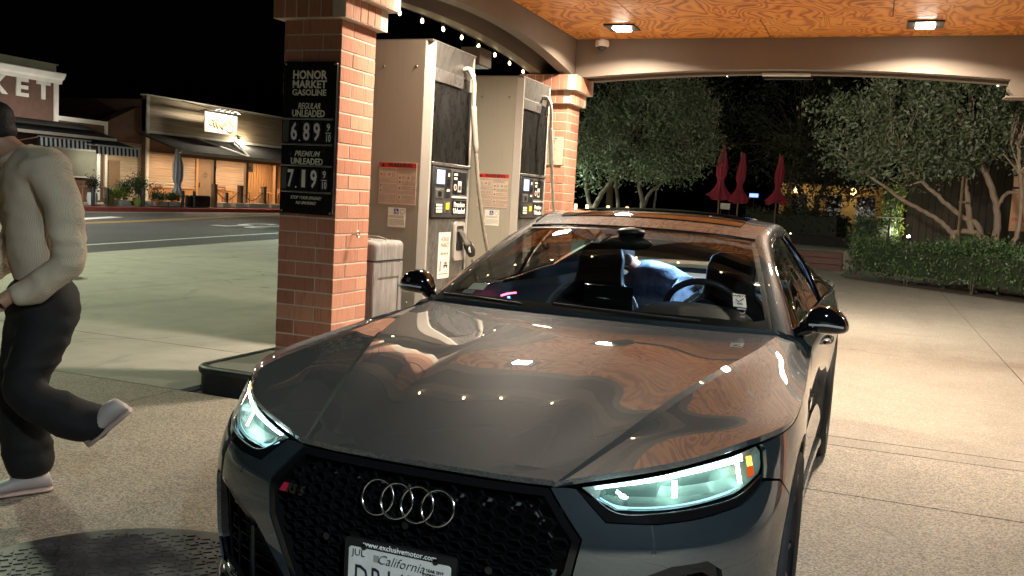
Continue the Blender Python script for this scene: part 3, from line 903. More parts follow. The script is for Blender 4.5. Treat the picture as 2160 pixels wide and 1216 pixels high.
        for x, z in ((-.13, 1.557), (-.055, 1.557), (.045, 1.535), (-.13, 1.47), (-.13, 1.425), (.045, 1.50), (.125, 1.535), (.045, 1.45), (.045, 1.377)):
            mb.lathe([(.010, -.0004), (.010, .0004)], 10, (x, 0, 0), 'y')
            for i in range(len(mb.v)-20, len(mb.v)):
                v = mb.v[i]; mb.v[i] = (v[0], v[1]+yy, v[2]+z-.157)
        mb.build('pictogram', M['ink_soft'], W)
        N = MB().box(-.053, .108, min(f, f+q*.002), max(f, f+q*.002), 1.128-.157, 1.288-.157).build('access_notice', M['white_card'], d)
        yy = f+q*.0023
        for nm, x0, x1, z0, z1, m_ in (('symbol', .002, .045, 1.235, 1.280, 'blue'),):
            MB().box(x0, x1, min(yy, yy-q*.0008), max(yy, yy-q*.0008), z0-.157, z1-.157).build(nm, M[m_], N)
        mb = MB(); y3 = yy+q*.0006
        ringp = [(.021+.011*math.cos(a_), 1.250-.157+.011*math.sin(a_)) for a_ in [k*PI/8 for k in range(17)]]
        for (ax_, az), (bx_, bz) in zip(ringp[4:], ringp[5:]):
            mb.add([(ax_, y3, az), (bx_, y3, bz), (.021+(bx_-.021)*.75, y3, 1.093+(bz-1.093)*.75), (.021+(ax_-.021)*.75, y3, 1.093+(az-1.093)*.75)], [(0, 1, 2, 3)])
        for x0, x1, z0, z1 in ((.019, .023, 1.098, 1.114), (.019, .033, 1.098, 1.102), (.031, .036, 1.085, 1.1), (.018, .024, 1.116, 1.121)):
            mb.add([(x0, y3, z0), (x1, y3, z0), (x1, y3, z1), (x0, y3, z1)], [(0, 1, 2, 3)])
        mb.build('wheelchair_symbol', M['white_print'], N, fix=False)
        mb = MB()
        for k in range(16):
            a_, b_ = k*PI/8, (k+1)*PI/8
            c_, z_ = .08, 1.257-.157
            mb.add([(c_+.022*math.cos(a_), yy, z_+.022*math.sin(a_)), (c_+.022*math.cos(b_), yy, z_+.022*math.sin(b_)), (c_+.018*math.cos(b_), yy, z_+.018*math.sin(b_)), (c_+.018*math.cos(a_), yy, z_+.018*math.sin(a_))], [(0, 1, 2, 3)])
        placard_lines(mb, -.04, .095, 1.205-.157, 1.225-.157, yy, 2, rr, .5)
        placard_lines(mb, -.045, .10, 1.14-.157, 1.195-.157, yy, 7, rr, .35)
        mb.build('fine_print', M['ink_soft'], N, fix=False)
    return d
D1 = dispenser('near beige fuel dispenser beside the grey litter bin', 0, 3)
D2 = dup(D1, (-3.70, 7.24+2.05, .157), 0, 'far beige fuel dispenser next to the far brick pillar')

# ------------------------------------------------------------------ litter bin
def m_bin():
    m = mat('weathered_wood_grain', (.2, .17, .16), .7); t = NT(m)
    v = t.coord((16, 16, 1.2))
    f = t.noise(2.2, 6, .7, v, 1.0); g = t.noise(5, 4, .6)
    t.color(t.mix(t.gray(g, .4, .75, 0, .4), t.ramp(f, [(.3, (.085, .075, .072)), (.5, (.18, .165, .155)), (.72, (.30, .28, .265))]), (.34, .32, .30)))
    t.bump(f, .5, .006); return m
M['bin'] = m_bin()
n_board = noisy('notice_card', (.42, .38, .29), (.5, .45, .35), 6, .5, .02)
b = thing('litter_bin', 'grey wood-grain litter bin with rounded lid between pillar and pump', 'litter bin', (-3.675, 6.335, .157))
body = MB().box(-.20, .20, -.225, .225, 0, .725, .012).build('body', M['bin'], b, 40)
for s_ in (-1, 1):
    mb = MB(); y0, y1 = sorted((s_*.222, s_*.231))
    mb.box(-.20, -.14, y0, y1, .02, .715, .002).box(.14, .20, y0, y1, .02, .715, .002).box(-.14, .14, y0, y1, .60, .715, .002).box(-.14, .14, y0, y1, .02, .10, .002)
    mb.build('panel_frame', M['bin'], body, 40)
    mb = MB(); x0, x1 = sorted((s_*.197, s_*.206))
    mb.box(x0, x1, -.225, -.165, .02, .715, .002).box(x0, x1, .165, .225, .02, .715, .002).box(x0, x1, -.165, .165, .60, .715, .002).box(x0, x1, -.165, .165, .02, .10, .002)
    mb.build('panel_frame', M['bin'], body, 40)
bm = bmesh.new(); bmesh.ops.create_cube(bm, size=1)
for v in bm.verts: v.co = Vector((v.co.x*.425, v.co.y*.475, .735+(v.co.z+.5)*.145))
bmesh.ops.bevel(bm, geom=[e for e in bm.edges if max(v.co.z for v in e.verts) > .8], offset=.05, segments=5, affect='EDGES', profile=.6)
MB().addbm(bm).build('lid', M['bin'], b, 60)
MB().box(-.19, .19, -.215, .215, .722, .737).build('gap', M['black_metal'], b)
mb = MB()
mb.tube(cr([(-.12, -.12, .885), (-.02, -.13, .895), (.10, -.10, .888)], 12), .006, 6); mb.build('ash_tray_rim', M['trim'], b, 60); mb = MB()
mb.tube(cr([(-.14, .10, .885), (0, .12, .90), (.12, .10, .885)], 12), .006, 6)
mb.build('ash_tray_rim', M['trim'], b, 60)

# notice on the far pillar
n = thing('notice_board', 'small cream notice with rows of capital lettering on the far brick pillar', 'notice', (-3.66, 10.51, 2.01))
MB().prism(rounded(-.17, .165, -.165, .165, .012, 3), -.006, .002, 'y').build('board', n_board, n, 30)
for i, ln in enumerate(('LAW REQUIRES', 'TO PROVIDE', 'WATER FOR', 'PURPOSES', 'MERS WHO', 'TOR VEHICLE', 'TO HAVE A', 'NOTIFY THE', 'TENDANT', 'ALL THIS', 'TELEPHONE', '(800) 000-7000'[:0] or 'BELOW TOLL')):
    text(ln, .0225, M['ink'], n, (-.065, -.0068, .14-.0255*i), AX, align='LEFT', ext=.0003)
# ------------------------------------------------------------------ car body: one wrap surface W(u,z) for front, side and rear
def herm(xs, ys, x):
    xs = list(xs); n = len(xs)
    if x <= xs[0]: return ys[0]
    if x >= xs[-1]: return ys[-1]
    k = max(i for i in range(n-1) if xs[i] <= x)
    def tan(i):
        if i == 0: return (ys[1]-ys[0])/(xs[1]-xs[0])
        if i == n-1: return (ys[-1]-ys[-2])/(xs[-1]-xs[-2])
        return (ys[i+1]-ys[i-1])/(xs[i+1]-xs[i-1])
    h = xs[k+1]-xs[k]; t = (x-xs[k])/h
    return ((2*t**3-3*t*t+1)*ys[k]+(t**3-2*t*t+t)*h*tan(k)+(-2*t**3+3*t*t)*ys[k+1]+(t**3-t*t)*h*tan(k+1))
_plan = [(.868, 0), (.862, .2), (.838, .4), (.795, .55), (.715, .70), (.60, .815), (.47, .885), (.25, .925), (0, .934), (-.4, .922), (-.8, .908), (-1.5, .903), (-2.2, .915), (-2.766, .937), (-3.2, .922), (-3.5, .865), (-3.68, .75), (-3.79, .5), (-3.835, .25), (-3.845, 0)]
def _dense():
    P = np.array(_plan, float); P = np.vstack([[P[0][0], -P[1][1]], P, [P[-1][0], -P[-2][1]]])
    out = []
    for k in range(1, len(P)-2):
        a, b, c, d = P[k-1:k+3]
        for t in np.linspace(0, 1, 30, endpoint=False):
            out.append(.5*((2*b)+(c-a)*t+(2*a-5*b+4*c-d)*t*t+(3*b-a-3*c+d)*t**3))
    out.append(P[-2]); return np.array(out)
_D = _dense()
_S = np.concatenate([[0], np.cumsum(np.hypot(*np.diff(_D, axis=0).T))])
_T = np.gradient(_D, axis=0); _T /= np.hypot(_T[:, 0], _T[:, 1])[:, None]
_T[0] = (0, 1); _T[-1] = (0, -1)
UMAX = _S[-1]
_kx = int(np.argmin(np.abs(_D[:, 0]-.25)))
def u_of_y(y): return float(np.interp(y, _D[:_kx+30, 1], _S[:_kx+30]))
def u_of_x(x):
    i = np.argsort(_D[:, 0]); return float(np.interp(x, _D[i, 0], _S[i]))
def u_rear_y(y):
    k = len(_D)-120; return float(np.interp(-y, -_D[k:, 1], _S[k:]))
_zr = [.12, .2, .3, .4, .5, .6, .7, .78, .86, .95]
_dt = [(0., [-.06, -.015, .008, .012, .008, -.008, -.052, -.10, -.16, -.25]),
       (.42, [-.06, -.015, .006, .010, .006, -.010, -.050, -.10, -.16, -.25]),
       (.75, [-.05, -.02, .0, .006, .008, -.006, -.055, -.11, -.17, -.25]),
       (1.02, [-.04, -.015, .0, .004, .006, -.006, -.040, -.075, -.13, -.2]),
       (u_of_x(.30), [-.04, -.012, .0, .0, .0, -.002, -.016, -.034, -.06, -.1]),
       (u_of_x(0), [-.05, -.02, -.008, .0, .0, 0., -.003, -.012, -.04, -.09]),
       (u_of_x(-.5), [-.06, -.03, -.018, -.02, -.015, -.008, -.002, -.006, -.022, -.08]),
       (u_of_x(-1.4), [-.06, -.028, -.018, -.030, -.028, -.014, -.004, 0., -.012, -.06]),
       (u_of_x(-2.3), [-.06, -.028, -.016, -.022, -.020, -.010, -.002, 0., -.006, -.045]),
       (u_of_x(-2.766), [-.06, -.02, -.006, .0, .0, .0, -.002, -.004, -.010, -.040]),
       (u_of_x(-3.3), [-.05, -.02, -.004, .0, .0, .0, -.002, -.006, -.014, -.05]),
       (u_rear_y(.6), [-.09, -.04, -.008, .0, .0, .0, -.01, -.03, -.03, -.012]),
       (UMAX, [-.10, -.05, -.01, .0, .0, -.004, -.02, -.04, -.035, -.01])]
_du = [d[0] for d in _dt]
def W(u, z):
    u = min(max(u, 0.), UMAX)
    x = np.interp(u, _S, _D[:, 0]); y = np.interp(u, _S, _D[:, 1])
    tx = np.interp(u, _S, _T[:, 0]); ty = np.interp(u, _S, _T[:, 1])
    l = math.hypot(tx, ty) or 1; tx /= l; ty /= l
    d = herm(_du, [herm(_zr, c[1], z) for c in _dt], u)
    return (float(x+ty*d), float(max(y-tx*d, 0.0)), float(z))
def inside(p, poly):
    x, y = p; c = False; n = len(poly); j = n-1
    for i in range(n):
        xi, yi = poly[i]; xj, yj = poly[j]
        if (yi > y) != (yj > y) and x < (xj-xi)*(y-yi)/(yj-yi)+xi: c = not c
        j = i
    return c
def area2(poly): return sum(poly[i-1][0]*poly[i][1]-poly[i][0]*poly[i-1][1] for i in range(len(poly)))/2
def inset(poly, g):
    if area2(poly) < 0: poly = poly[::-1]
    n = len(poly); out = []
    for i in range(n):
        a = Vector(poly[i-1]); b = Vector(poly[i]); c = Vector(poly[(i+1) % n])
        d0 = (b-a).normalized(); d1 = (c-b).normalized()
        n0 = Vector((-d0.y, d0.x)); n1 = Vector((-d1.y, d1.x)); m = n0+n1
        if m.length < 1e-6: m = n0
        m.normalize(); k = max(.35, m.dot(n0))
        out.append(tuple(b+m*(g/k)))
    return out
def resample(poly, sp, closed=True):
    out = []; n = len(poly)
    for i in range(n if closed else n-1):
        a = Vector(poly[i]); b = Vector(poly[(i+1) % n]); k = max(1, int(round((b-a).length/sp)))
        for q in range(k): out.append(tuple(a.lerp(b, q/k)))
    if not closed: out.append(tuple(poly[-1]))
    return out
def dist_poly(p, poly):
    best = 9; p = Vector(p); n = len(poly)
    for i in range(n):
        a = Vector(poly[i-1]); b = Vector(poly[i]); d = b-a; l = d.length_squared
        t = 0 if l == 0 else max(0, min(1, (p-a).dot(d)/l))
        best = min(best, (a+d*t-p).length)
    return best
def tri2d(outline, sp, holes=(), ein=None):
    loops = [resample(outline, ein or sp)]+[resample(h, ein or sp) for h in holes]
    vs = []; es = []
    for lp in loops:
        b = len(vs); vs += lp; es += [(b+i, b+(i+1) % len(lp)) for i in range(len(lp))]
    xs = [p[0] for p in loops[0]]; ys = [p[1] for p in loops[0]]
    r = 0; y = min(ys)+sp*.5
    while y < max(ys):
        x = min(xs)+(sp*.5 if r % 2 else 0)
        while x < max(xs):
            p = (x, y)
            if inside(p, loops[0]) and not any(inside(p, h) for h in loops[1:]) and all(dist_poly(p, l) > sp*.45 for l in loops): vs.append(p)
            x += sp
        y += sp*.87; r += 1
    res = delaunay_2d_cdt([Vector(v) for v in vs], es, [], 0, 1e-6)
    V = [tuple(v) for v in res[0]]; F = []
    for f in res[2]:
        c = (sum(V[i][0] for i in f)/len(f), sum(V[i][1] for i in f)/len(f))
        if inside(c, loops[0]) and not any(inside(c, h) for h in loops[1:]): F.append(tuple(f))
    return V, F
def skin(name, V, F, m, parent, flange=.014, sharp=38, flip=False, thick=0.):
    bm = bmesh.new()
    vv = [bm.verts.new(p) for p in V]
    for f in F:
        try: bm.faces.new([vv[i] for i in f])
        except ValueError: pass
    for v in list(bm.verts):
        if not v.link_faces: bm.verts.remove(v)
    if flip: bmesh.ops.reverse_faces(bm, faces=bm.faces[:])
    bm.normal_update()
    if flange:
        be = [e for e in bm.edges if len(e.link_faces) == 1]
        mp = {}
        for e in be:
            for v in e.verts:
                if v not in mp: mp[v] = None
        for v in mp: mp[v] = (v.co-v.normal*flange)
        nv = {v: bm.verts.new(c) for v, c in mp.items()}
        for e in be:
            a, b = e.verts; f = e.link_faces[0]
            vl = list(f.verts); i = vl.index(a)
            if vl[(i+1) % len(vl)] == b: bm.faces.new((b, a, nv[a], nv[b]))
            else: bm.faces.new((a, b, nv[b], nv[a]))
    me = bpy.data.meshes.new(name); bm.to_mesh(me); bm.free()
    me.materials.append(m)
    me.polygons.foreach_set('use_smooth', [True]*len(me.polygons)); me.set_sharp_from_angle(angle=R(sharp)); me.update()
    return link(bpy.data.objects.new(name, me), parent)
def wpanel(name, outline, m, parent, sp=.035, holes=(), off=0., gap=.0022, flange=.014, side='both', ein=None, fn=None):
    """a panel of the wrap surface, on the left and mirrored on the right"""
    o2 = inset(outline, gap) if gap else outline
    if area2(o2) < 0: o2 = o2[::-1]
    V, F = tri2d(o2, sp, holes, ein)
    P = []
    for u, z in V:
        p = Vector((fn or W)(u, z))
        if off:
            e = 1e-3
            n = (Vector(W(u+e, z))-Vector(W(max(u-e, 0), z))).cross(Vector(W(u, z+e))-Vector(W(u, z-e))).normalized()
            p = p+n*off
        P.append(p)
    objs = []
    if side in ('both', 'left'): objs.append(skin(name, P, F, m, parent, flange))
    if side in ('both', 'right'): objs.append(skin(name, [(p.x, -p.y, p.z) for p in P], F, m, parent, flange, flip=True))
    return objs

# ------------------------------------------------------------------ car materials
def m_paint():
    m = mat('grey_car_paint', (.05, .055, .056), .5, .0, 1.0, .15); t = NT(m)
    m.node_tree.nodes['Principled BSDF'].inputs['Coat IOR'].default_value = 2.7
    m.node_tree.nodes['Principled BSDF'].inputs['Coat Roughness'].default_value = .006
    fl = t.noise(900, 2, .5)
    t.color(t.ramp(fl, [(.35, (.019, .028, .034)), (.7, (.027, .037, .044))]))
    return m
M['paint'] = m_paint()
M['gloss_black'] = mat('gloss_black', (.006, .006, .007), .08, coat=.6)
M['satin_black'] = noisy('satin_black_plastic', (.008, .008, .008), (.014, .014, .014), 20, .42, .03)
M['chrome'] = mat('chrome', (.8, .79, .77), .16, 1.)
M['dark_metal'] = mat('dark_alloy', (.06, .06, .065), .28, .9)
M['tyre'] = noisy('tyre_rubber', (.014, .014, .014), (.024, .024, .024), 30, .7, .1)
M['seat'] = noisy('black_leather', (.02, .021, .024), (.035, .036, .04), 30, .45, .1)
M['rear_seat'] = noisy('grey_leather', (.07, .075, .085), (.10, .105, .115), 30, .5, .1)
M['headliner'] = noisy('grey_headliner', (.32, .32, .31), (.4, .4, .39), 40, .9, .05)
M['dash'] = noisy('soft_black_dashboard', (.022, .022, .024), (.034, .034, .036), 40, .45, .08)
def m_thin(name, tint, refl=.05, rough=0.):
    m = bpy.data.materials.new(name); m.use_nodes = True; t = m.node_tree; t.nodes.clear()
    o = t.nodes.new('ShaderNodeOutputMaterial'); mx = t.nodes.new('ShaderNodeMixShader'); tr = t.nodes.new('ShaderNodeBsdfTransparent'); gl = t.nodes.new('ShaderNodeBsdfGlossy')
    tr.inputs[0].default_value = (*tint, 1); gl.inputs['Roughness'].default_value = rough; gl.inputs[0].default_value = (1, 1, 1, 1)
    lw = t.nodes.new('ShaderNodeLayerWeight'); lw.inputs[0].default_value = .5
    pw = t.nodes.new('ShaderNodeMath'); pw.operation = 'POWER'; pw.inputs[1].default_value = 4.2
    ad = t.nodes.new('ShaderNodeMath'); ad.operation = 'MULTIPLY_ADD'; ad.inputs[1].default_value = 1-refl; ad.inputs[2].default_value = refl
    t.links.new(lw.outputs['Facing'], pw.inputs[0]); t.links.new(pw.outputs[0], ad.inputs[0]); t.links.new(ad.outputs[0], mx.inputs[0])
    t.links.new(tr.outputs[0], mx.inputs[1]); t.links.new(gl.outputs[0], mx.inputs[2]); t.links.new(mx.outputs[0], o.inputs[0])
    return m
M['glass'] = m_thin('windscreen_glass', (.78, .82, .80), .07)
M['tint_glass'] = m_thin('tinted_side_glass', (.22, .23, .23), .07)
M['lamp_glass'] = m_thin('headlamp_cover', (.93, .95, .95), .05)
M['drl'] = mat('daylight_led', (1, 1, 1), .3, emit=(.70, 1.0, .90), estr=28)
M['lamp_bowl'] = mat('lamp_bowl_grey', (.12, .17, .155), .4, .2)
M['led_soft'] = mat('light_guide', (.5, .7, .75), .25, emit=(.35, .75, .95), estr=.9)
M['amber'] = mat('amber_led', (1, .4, .05), .3, emit=(1, .32, .02), estr=7)
M['amber_lens'] = mat('amber_reflector', (.45, .07, .01), .12, coat=.5, emit=(1, .12, .01), estr=.35)
M['red_led'] = mat('red_led', (1, .05, .1), .3, emit=(1, .08, .14), estr=6)
M['blue_led'] = mat('blue_led', (.1, .3, 1), .3, emit=(.12, .35, 1), estr=3)

CX, CY = -1.0762, 2.9864
car = thing('parked_car', 'dark grey sports coupe with lit headlights and honeycomb grille facing the camera', 'car', (CX, CY, 0), -PI/2)

def arch_pts(xc, R_, z0, n=26, rev=False):
    """arch circle from front foot to rear foot in (u,z)"""
    zc = .338; a0 = math.asin(max(-1, min(1, (z0-zc)/R_)))
    pts = []
    for i in range(n+1):
        a = a0+(PI-2*a0)*i/n
        x = xc+R_*math.cos(a); pts.append((u_of_x(x), zc+R_*math.sin(a)))
    return pts[::-1] if rev else pts
UX = u_of_x
RA = .385
fa = arch_pts(0, RA, .17)          # front foot ... rear foot
ra = arch_pts(-2.766, RA, .17)
GR = [(.375, .690), (.47, .577), (.452, .485), (.412, .42), (.365, .33), (.345, .25), (.34, .165)]       # grille edge, top to bottom
HL_TOP = [(.45, .700), (.52, .713), (.65, .732), (.80, .752), (.94, .768), (1.03, .778), (1.09, .784)]
HL_END = [(1.105, .765), (1.09, .725), (1.07, .708)]
HL_BOT = [(.93, .676), (.80, .662), (.66, .651), (.555, .648)]
# split the front arch where the wing meets the bumper
ks = min(range(len(fa)), key=lambda i: abs(fa[i][1]-.60))
bumper_out = GR[::-1]+[(.385, .692), (.41, .695)]
bumper_out = [GR[6]]+GR[5::-1]+[(.415, .6945), (.447, .694)]+[(.53, .622)]+[(.66, .622), (.80, .634), (.93, .650), (1.07, .692)]+[(1.16, .675)]+[fa[ks]]+fa[ks-1::-1]+[(fa[0][0]-.012, .135), (.9, .125), (.6, .125), (.34, .125)]
INT = [(.47, .412), (.515, .452), (.70, .520), (.80, .528), (.845, .50), (.87, .40), (.875, .27), (.84, .215), (.60, .20), (.42, .205), (.395, .26), (.385, .32)]
wpanel('front_bumper', bumper_out, M['paint'], car, .03, [INT], flange=.02)
wpanel('intake_surround', INT, M['gloss_black'], car, .03, [inset(INT, .03)], off=-.012, gap=.0, flange=.08)
bk = wpanel('intake_back', inset(INT, .01), M['satin_black'], car, .06, (), off=-.085, gap=0, flange=0)
# lower lip and centre chin
mbl = MB()
us = [i*.06 for i in range(0, 19)]
def lip(s):
    rows = []
    for off_, z in ((-.03, .175), (.004, .168), (.018, .150), (.016, .135), (-.05, .128)):
        row = []
        for u in us:
            p = Vector(W(u, .2)); q = Vector(W(u+.01, .2)); d = (q-p).normalized(); n = Vector((d.y, -d.x, 0))
            g = p+n*off_
            row.append((g.x, s*g.y, z))
        rows.append(row)
    return rows
mbl.grid(lip(1)).grid(lip(-1)); mbl.build('front_lip', M['gloss_black'], car, 50)
# vertical vanes and mesh in the intakes
for s in (1, -1):
    mb = MB()
    for u, z0, z1 in ((.60, .21, .475), (.68, .21, .50), (.76, .21, .51)):
        a = Vector(W(u, z0)); b = Vector(W(u-.03, z1))
        for p in (a, b): p.x -= .035; p.y *= s
        mb.tube([a, b], .007, 6)
    for z in (.24, .28, .32, .36, .40, .44):
        pts = [Vector(W(u, z)) for u in (.47, .56, .65, .74, .84)]
        pts = [(p.x-.05, s*p.y, p.z) for p in pts]; mb.tube(pts, .005, 5)
    mb.build('intake_mesh', M['gloss_black'], car, 60)
    mb = MB()
    pts = [Vector(W(u, z)) for u, z in ((.53, .43), (.525, .33), (.535, .235), (.60, .222), (.70, .225))]
    mb.tube([(p.x-.006, s*p.y, p.z) for p in pts], .006, 6); mb.build('intake_blade', M['chrome'] if False else M['gloss_black'], car, 60)

# wings, doors, rear quarters
def zT(x): return herm([-3.9, -2.9, -2.0, -.8, -.4, 0, .2, .42], [.90, .915, .905, .875, .845, .812, .797, .785], x)
def zB(x): return herm([-3.9, -3.3, -2.7, -2.0, -1.4, -.95], [.98, 1.005, .995, .965, .945, .925], x)
uf = lambda x: UX(x)
tl = [(uf(x), zT(x)) for x in (-.90, -.75, -.6, -.45, -.3, -.15, 0, .12, .22, .32)]
wing = [(uf(-.62), .17)]+[fa[i] for i in range(len(fa)-1, ks-1, -1)]+[(1.16, .677), (1.072, .695), (1.094, .725), (1.108, .765)]+[(1.095, .783)]+tl[::-1]+[(uf(-.90), .86), (uf(-.66), .80), (uf(-.63), .6)]
wpanel('front_wing', wing, M['paint'], car, .035)
door = [(uf(-.63), .17), (uf(-.63), .6), (uf(-.66), .80), (uf(-.90), .86), (uf(-.90), .922)]+[(uf(x), zB(x)) for x in (-1.1, -1.4, -1.7, -2.0)]+[(uf(-2.06), .96), (uf(-2.10), .80), (uf(-2.12), .6), (uf(-2.07), .40), (uf(-2.02), .17)]
wpanel('door', door, M['paint'], car, .05)
k2 = len(ra)
qtr = [(uf(-2.02), .17), (uf(-2.07), .40), (uf(-2.12), .6), (uf(-2.10), .80), (uf(-2.06), .962)]+[(uf(x), zB(x)) for x in (-2.3, -2.6, -2.9, -3.1, -3.3, -3.45)]+[(uf(-3.52), .97), (uf(-3.52), .62)]+[(uf(-3.35), .60)]+[ra[i] for i in range(k2-1, -1, -1) if not (ra[i][0] > uf(-3.15) and ra[i][1] < .59)]
qtr = [(uf(-2.02), .17), (uf(-2.07), .40), (uf(-2.12), .6), (uf(-2.10), .80), (uf(-2.06), .962)]+[(uf(x), zB(x)) for x in (-2.3, -2.6, -2.9, -3.1, -3.3, -3.45)]+[(uf(-3.50), .96), (uf(-3.50), .60)]+[p for p in ra[::-1] if p[1] <= .60 and p[0] > uf(-2.766)][-1:]+[p for p in ra[::-1] if not (p[0] > uf(-2.766) and p[1] <= .60)]
wpanel('rear_quarter', qtr, M['paint'], car, .05)
kk = [p for p in ra if p[1] <= .60 and p[0] > uf(-2.766)]
rb = [(kk[0][0]+.0, .60)]+kk+[(UX(-3.3), .16), (UMAX, .16), (UMAX, .60)]
wpanel('rear_bumper', rb, M['paint'], car, .05)
wpanel('rear_panel', [(uf(-3.5), .60), (UMAX, .60), (UMAX, .985), (uf(-3.5), .985)], M['paint'], car, .05)
for o in wpanel('tail_lamp', [(uf(-3.55), .72), (u_rear_y(.30), .76), (u_rear_y(.30), .86), (uf(-3.52), .88)], mat('tail_lamp_red', (.2, .01, .01), .1, coat=.6), car, .05, off=.004): pass
# side sills
for s in (1, -1):
    mb = MB(); rows = []
    for off_, z in ((-.03, .20), (.012, .185), (.014, .155), (-.05, .145)):
        rows.append([(x, s*(W(UX(x), .2)[1]+off_), z) for x in np.linspace(-.40, -2.37, 14)])
    mb.grid(rows); mb.build('sill', M['paint'], car, 50)
    # wheel arch lips
    for xc in (0, -2.766):
        mb = MB(); rows = [[], [], []]
        for i in range(41):
            a = R(-22)+(R(224))*i/40
            x = xc+(RA-.003)*math.cos(a); z = .338+(RA-.003)*math.sin(a); y = W(UX(x), max(.15, z))[1]
            rows[0].append((x, s*(y+.001), z)); rows[1].append((xc+(RA-.018)*math.cos(a), s*(y-.004), .338+(RA-.018)*math.sin(a))); rows[2].append((xc+(RA-.03)*math.cos(a), s*(y-.22), .338+(RA-.03)*math.sin(a)))
        mb.grid(rows); mb.build('arch_liner', M['satin_black'], car, 60)
    # flush door handle
    mb = MB(); y = W(UX(-1.86), .80)[1]
    mb.tube(cr([(-1.74, s*(y-.004), .803), (-1.78, s*(y+.022), .803), (-1.88, s*(y+.026), .805), (-1.95, s*(y+.020), .806), (-1.975, s*(y-.004), .806)], 12), [.011]*12, 8)
    mb.build('door_handle', M['paint'], car, 60)
    # side blade behind the wheel
    y = W(UX(-.5), .72)[1]
    mb = MB().obox((-.50, s*(y+.003), .735), ((1, 0, 0), (0, 1, 0), (0, 0, 1)), (.12, .006, .03), .002); mb.build('wing_badge', M['gloss_black'], car, 40)

# ------------------------------------------------------------------ bonnet
F4x = [-.86, -.50, -.14, .10, .26]
F = [[(-.70, 0, .940), (-.40, 0, .919), (-.05, 0, .883), (.28, 0, .819), (.58, 0, .752), (.823, 0, .694)],
     [(-.705, .27, .939), (-.40, .262, .917), (-.05, .247, .880), (.28, .228, .815), (.57, .20, .750), (.819, .165, .694)],
     [(-.80, .765, .936), (-.42, .712, .912), (-.06, .622, .878), (.25, .532, .823), (.53, .45, .757), tuple(W(.380, .6935))],
     [(-.84, .838, .910), (-.46, .822, .881), (-.10, .790, .853), (.18, .748, .822), (.40, .690, .784), tuple(W(.74, .7465))],
     [tuple(W(UX(x), zT(x)+.002)) for x in F4x]+[tuple(W(1.088, .7865))]]
NT_ = 61
C_ = [cr(c, NT_) for c in F]
def cross(i):
    p0, p1, p2, p3, p4 = [c[i] for c in C_]
    half = []
    m1 = Vector((p1.x, -p1.y, p1.z))
    t_ = i/(NT_-1); k = math.sin(PI*min(1, t_*1.05))**.6 if t_ < .95 else .3
    mid = p1.lerp(p2, .5)+Vector((0, 0, -.0075*k))
    seg0 = cr([m1, p0, p1], 23)[11:]                # centre to inner crease
    seg1 = cr([p1, mid, p2], 15)[1:]                # hollow flank up to the outer crease
    kb = .35+.65*min(1, (1-t_)/.25)
    p2b = p2+Vector((0, .020*kb, -.0085*kb))
    seg2 = [p2.lerp(p2b, .5), p2b]+cr([p2b, p3, p4], 14)[1:]
    return seg0+seg1+seg2
rows = []
for i in range(NT_):
    h = cross(i)
    rows.append([Vector((p.x, -p.y, p.z)) for p in h[:0:-1]]+h)
V = [p for r_ in rows for p in r_]; w_ = len(rows[0])
Fq = [(i*w_+j, i*w_+j+1, (i+1)*w_+j+1, (i+1)*w_+j) for i in range(NT_-1) for j in range(w_-1)]
bonnet = skin('bonnet', V, Fq, M['paint'], car, .016, 3.0, flip=False)
bm = bmesh.new(); bm.from_mesh(bonnet.data)
if sum(f.normal.z for f in bm.faces) < 0: bmesh.ops.reverse_faces(bm, faces=bm.faces[:])
bm.to_mesh(bonnet.data); bm.free()

# ------------------------------------------------------------------ grille
def Wf(u, z):
    x, y, zz = W(abs(u), z); return (x, y if u >= 0 else -y, zz)
def nrm(u, z):
    e = .004
    a = Vector(Wf(u+e, z))-Vector(Wf(u-e, z)); b = Vector(Wf(u, z+e))-Vector(Wf(u, z-e))
    return a.cross(b).normalized()
GP = GR[:-1]+[(.335, .21)]
full = [(u, z) for u, z in GP]+[(-u, z) for u, z in GP[::-1]]
def fpanel(name, outline, m, off, sp=.03, holes=(), flange=.0, gap=0., par=None):
    o2 = inset(outline, gap) if gap else outline
    if area2(o2) < 0: o2 = o2[::-1]
    V, F = tri2d(o2, sp, holes)
    P = [Vector(Wf(u, z))+nrm(u, z)*off for u, z in V]
    return skin(name, P, F, m, par or car, flange)
gf = fpanel('grille_frame', full, M['gloss_black'], -.001, .03, [inset(full, .022)], .05, .003)
fpanel('grille_back', inset(full, .012), noisy('radiator_grey', (.05, .053, .056), (.09, .094, .097), 12, .5, .1), -.06, .06, par=gf)
fpanel('chin', [(.335, .208), (.34, .15), (-.34, .15), (-.335, .208)], M['gloss_black'], -.004, .05, (), .02)
inner = inset(full, .020)
mb = MB()
HW, HH = .0265, .0158
row = 0; z = .225
while z < .675:
    u = -.50+(.0398 if row % 2 else 0)
    while u < .5:
        if inside((u, z), inner) and all(inside((u+dx, z+dz), inner) for dx, dz in ((HW*.8, 0), (-HW*.8, 0), (0, HH*.8), (0, -HH*.8))):
            hexo = [(-.0265, 0), (-.0133, .0158), (.0133, .0158), (.0265, 0), (.0133, -.0158), (-.0133, -.0158)]
            n = nrm(u, z)
            O = []; I = []; Bk = []
            for dx, dz in hexo:
                c0 = Vector(Wf(u+dx, z+dz))
                O.append(c0+n*-.022); I.append(Vector(Wf(u+dx*.78, z+dz*.72))+n*-.012); Bk.append(Vector(Wf(u+dx*.70, z+dz*.62))+n*-.045)
            b0 = O+I+Bk
            mb.add(b0, [(i, (i+1) % 6, 6+(i+1) % 6, 6+i) for i in range(6)]+[(6+i, 6+(i+1) % 6, 12+(i+1) % 6, 12+i) for i in range(6)])
        u += .0796
    z += .0158; row += 1
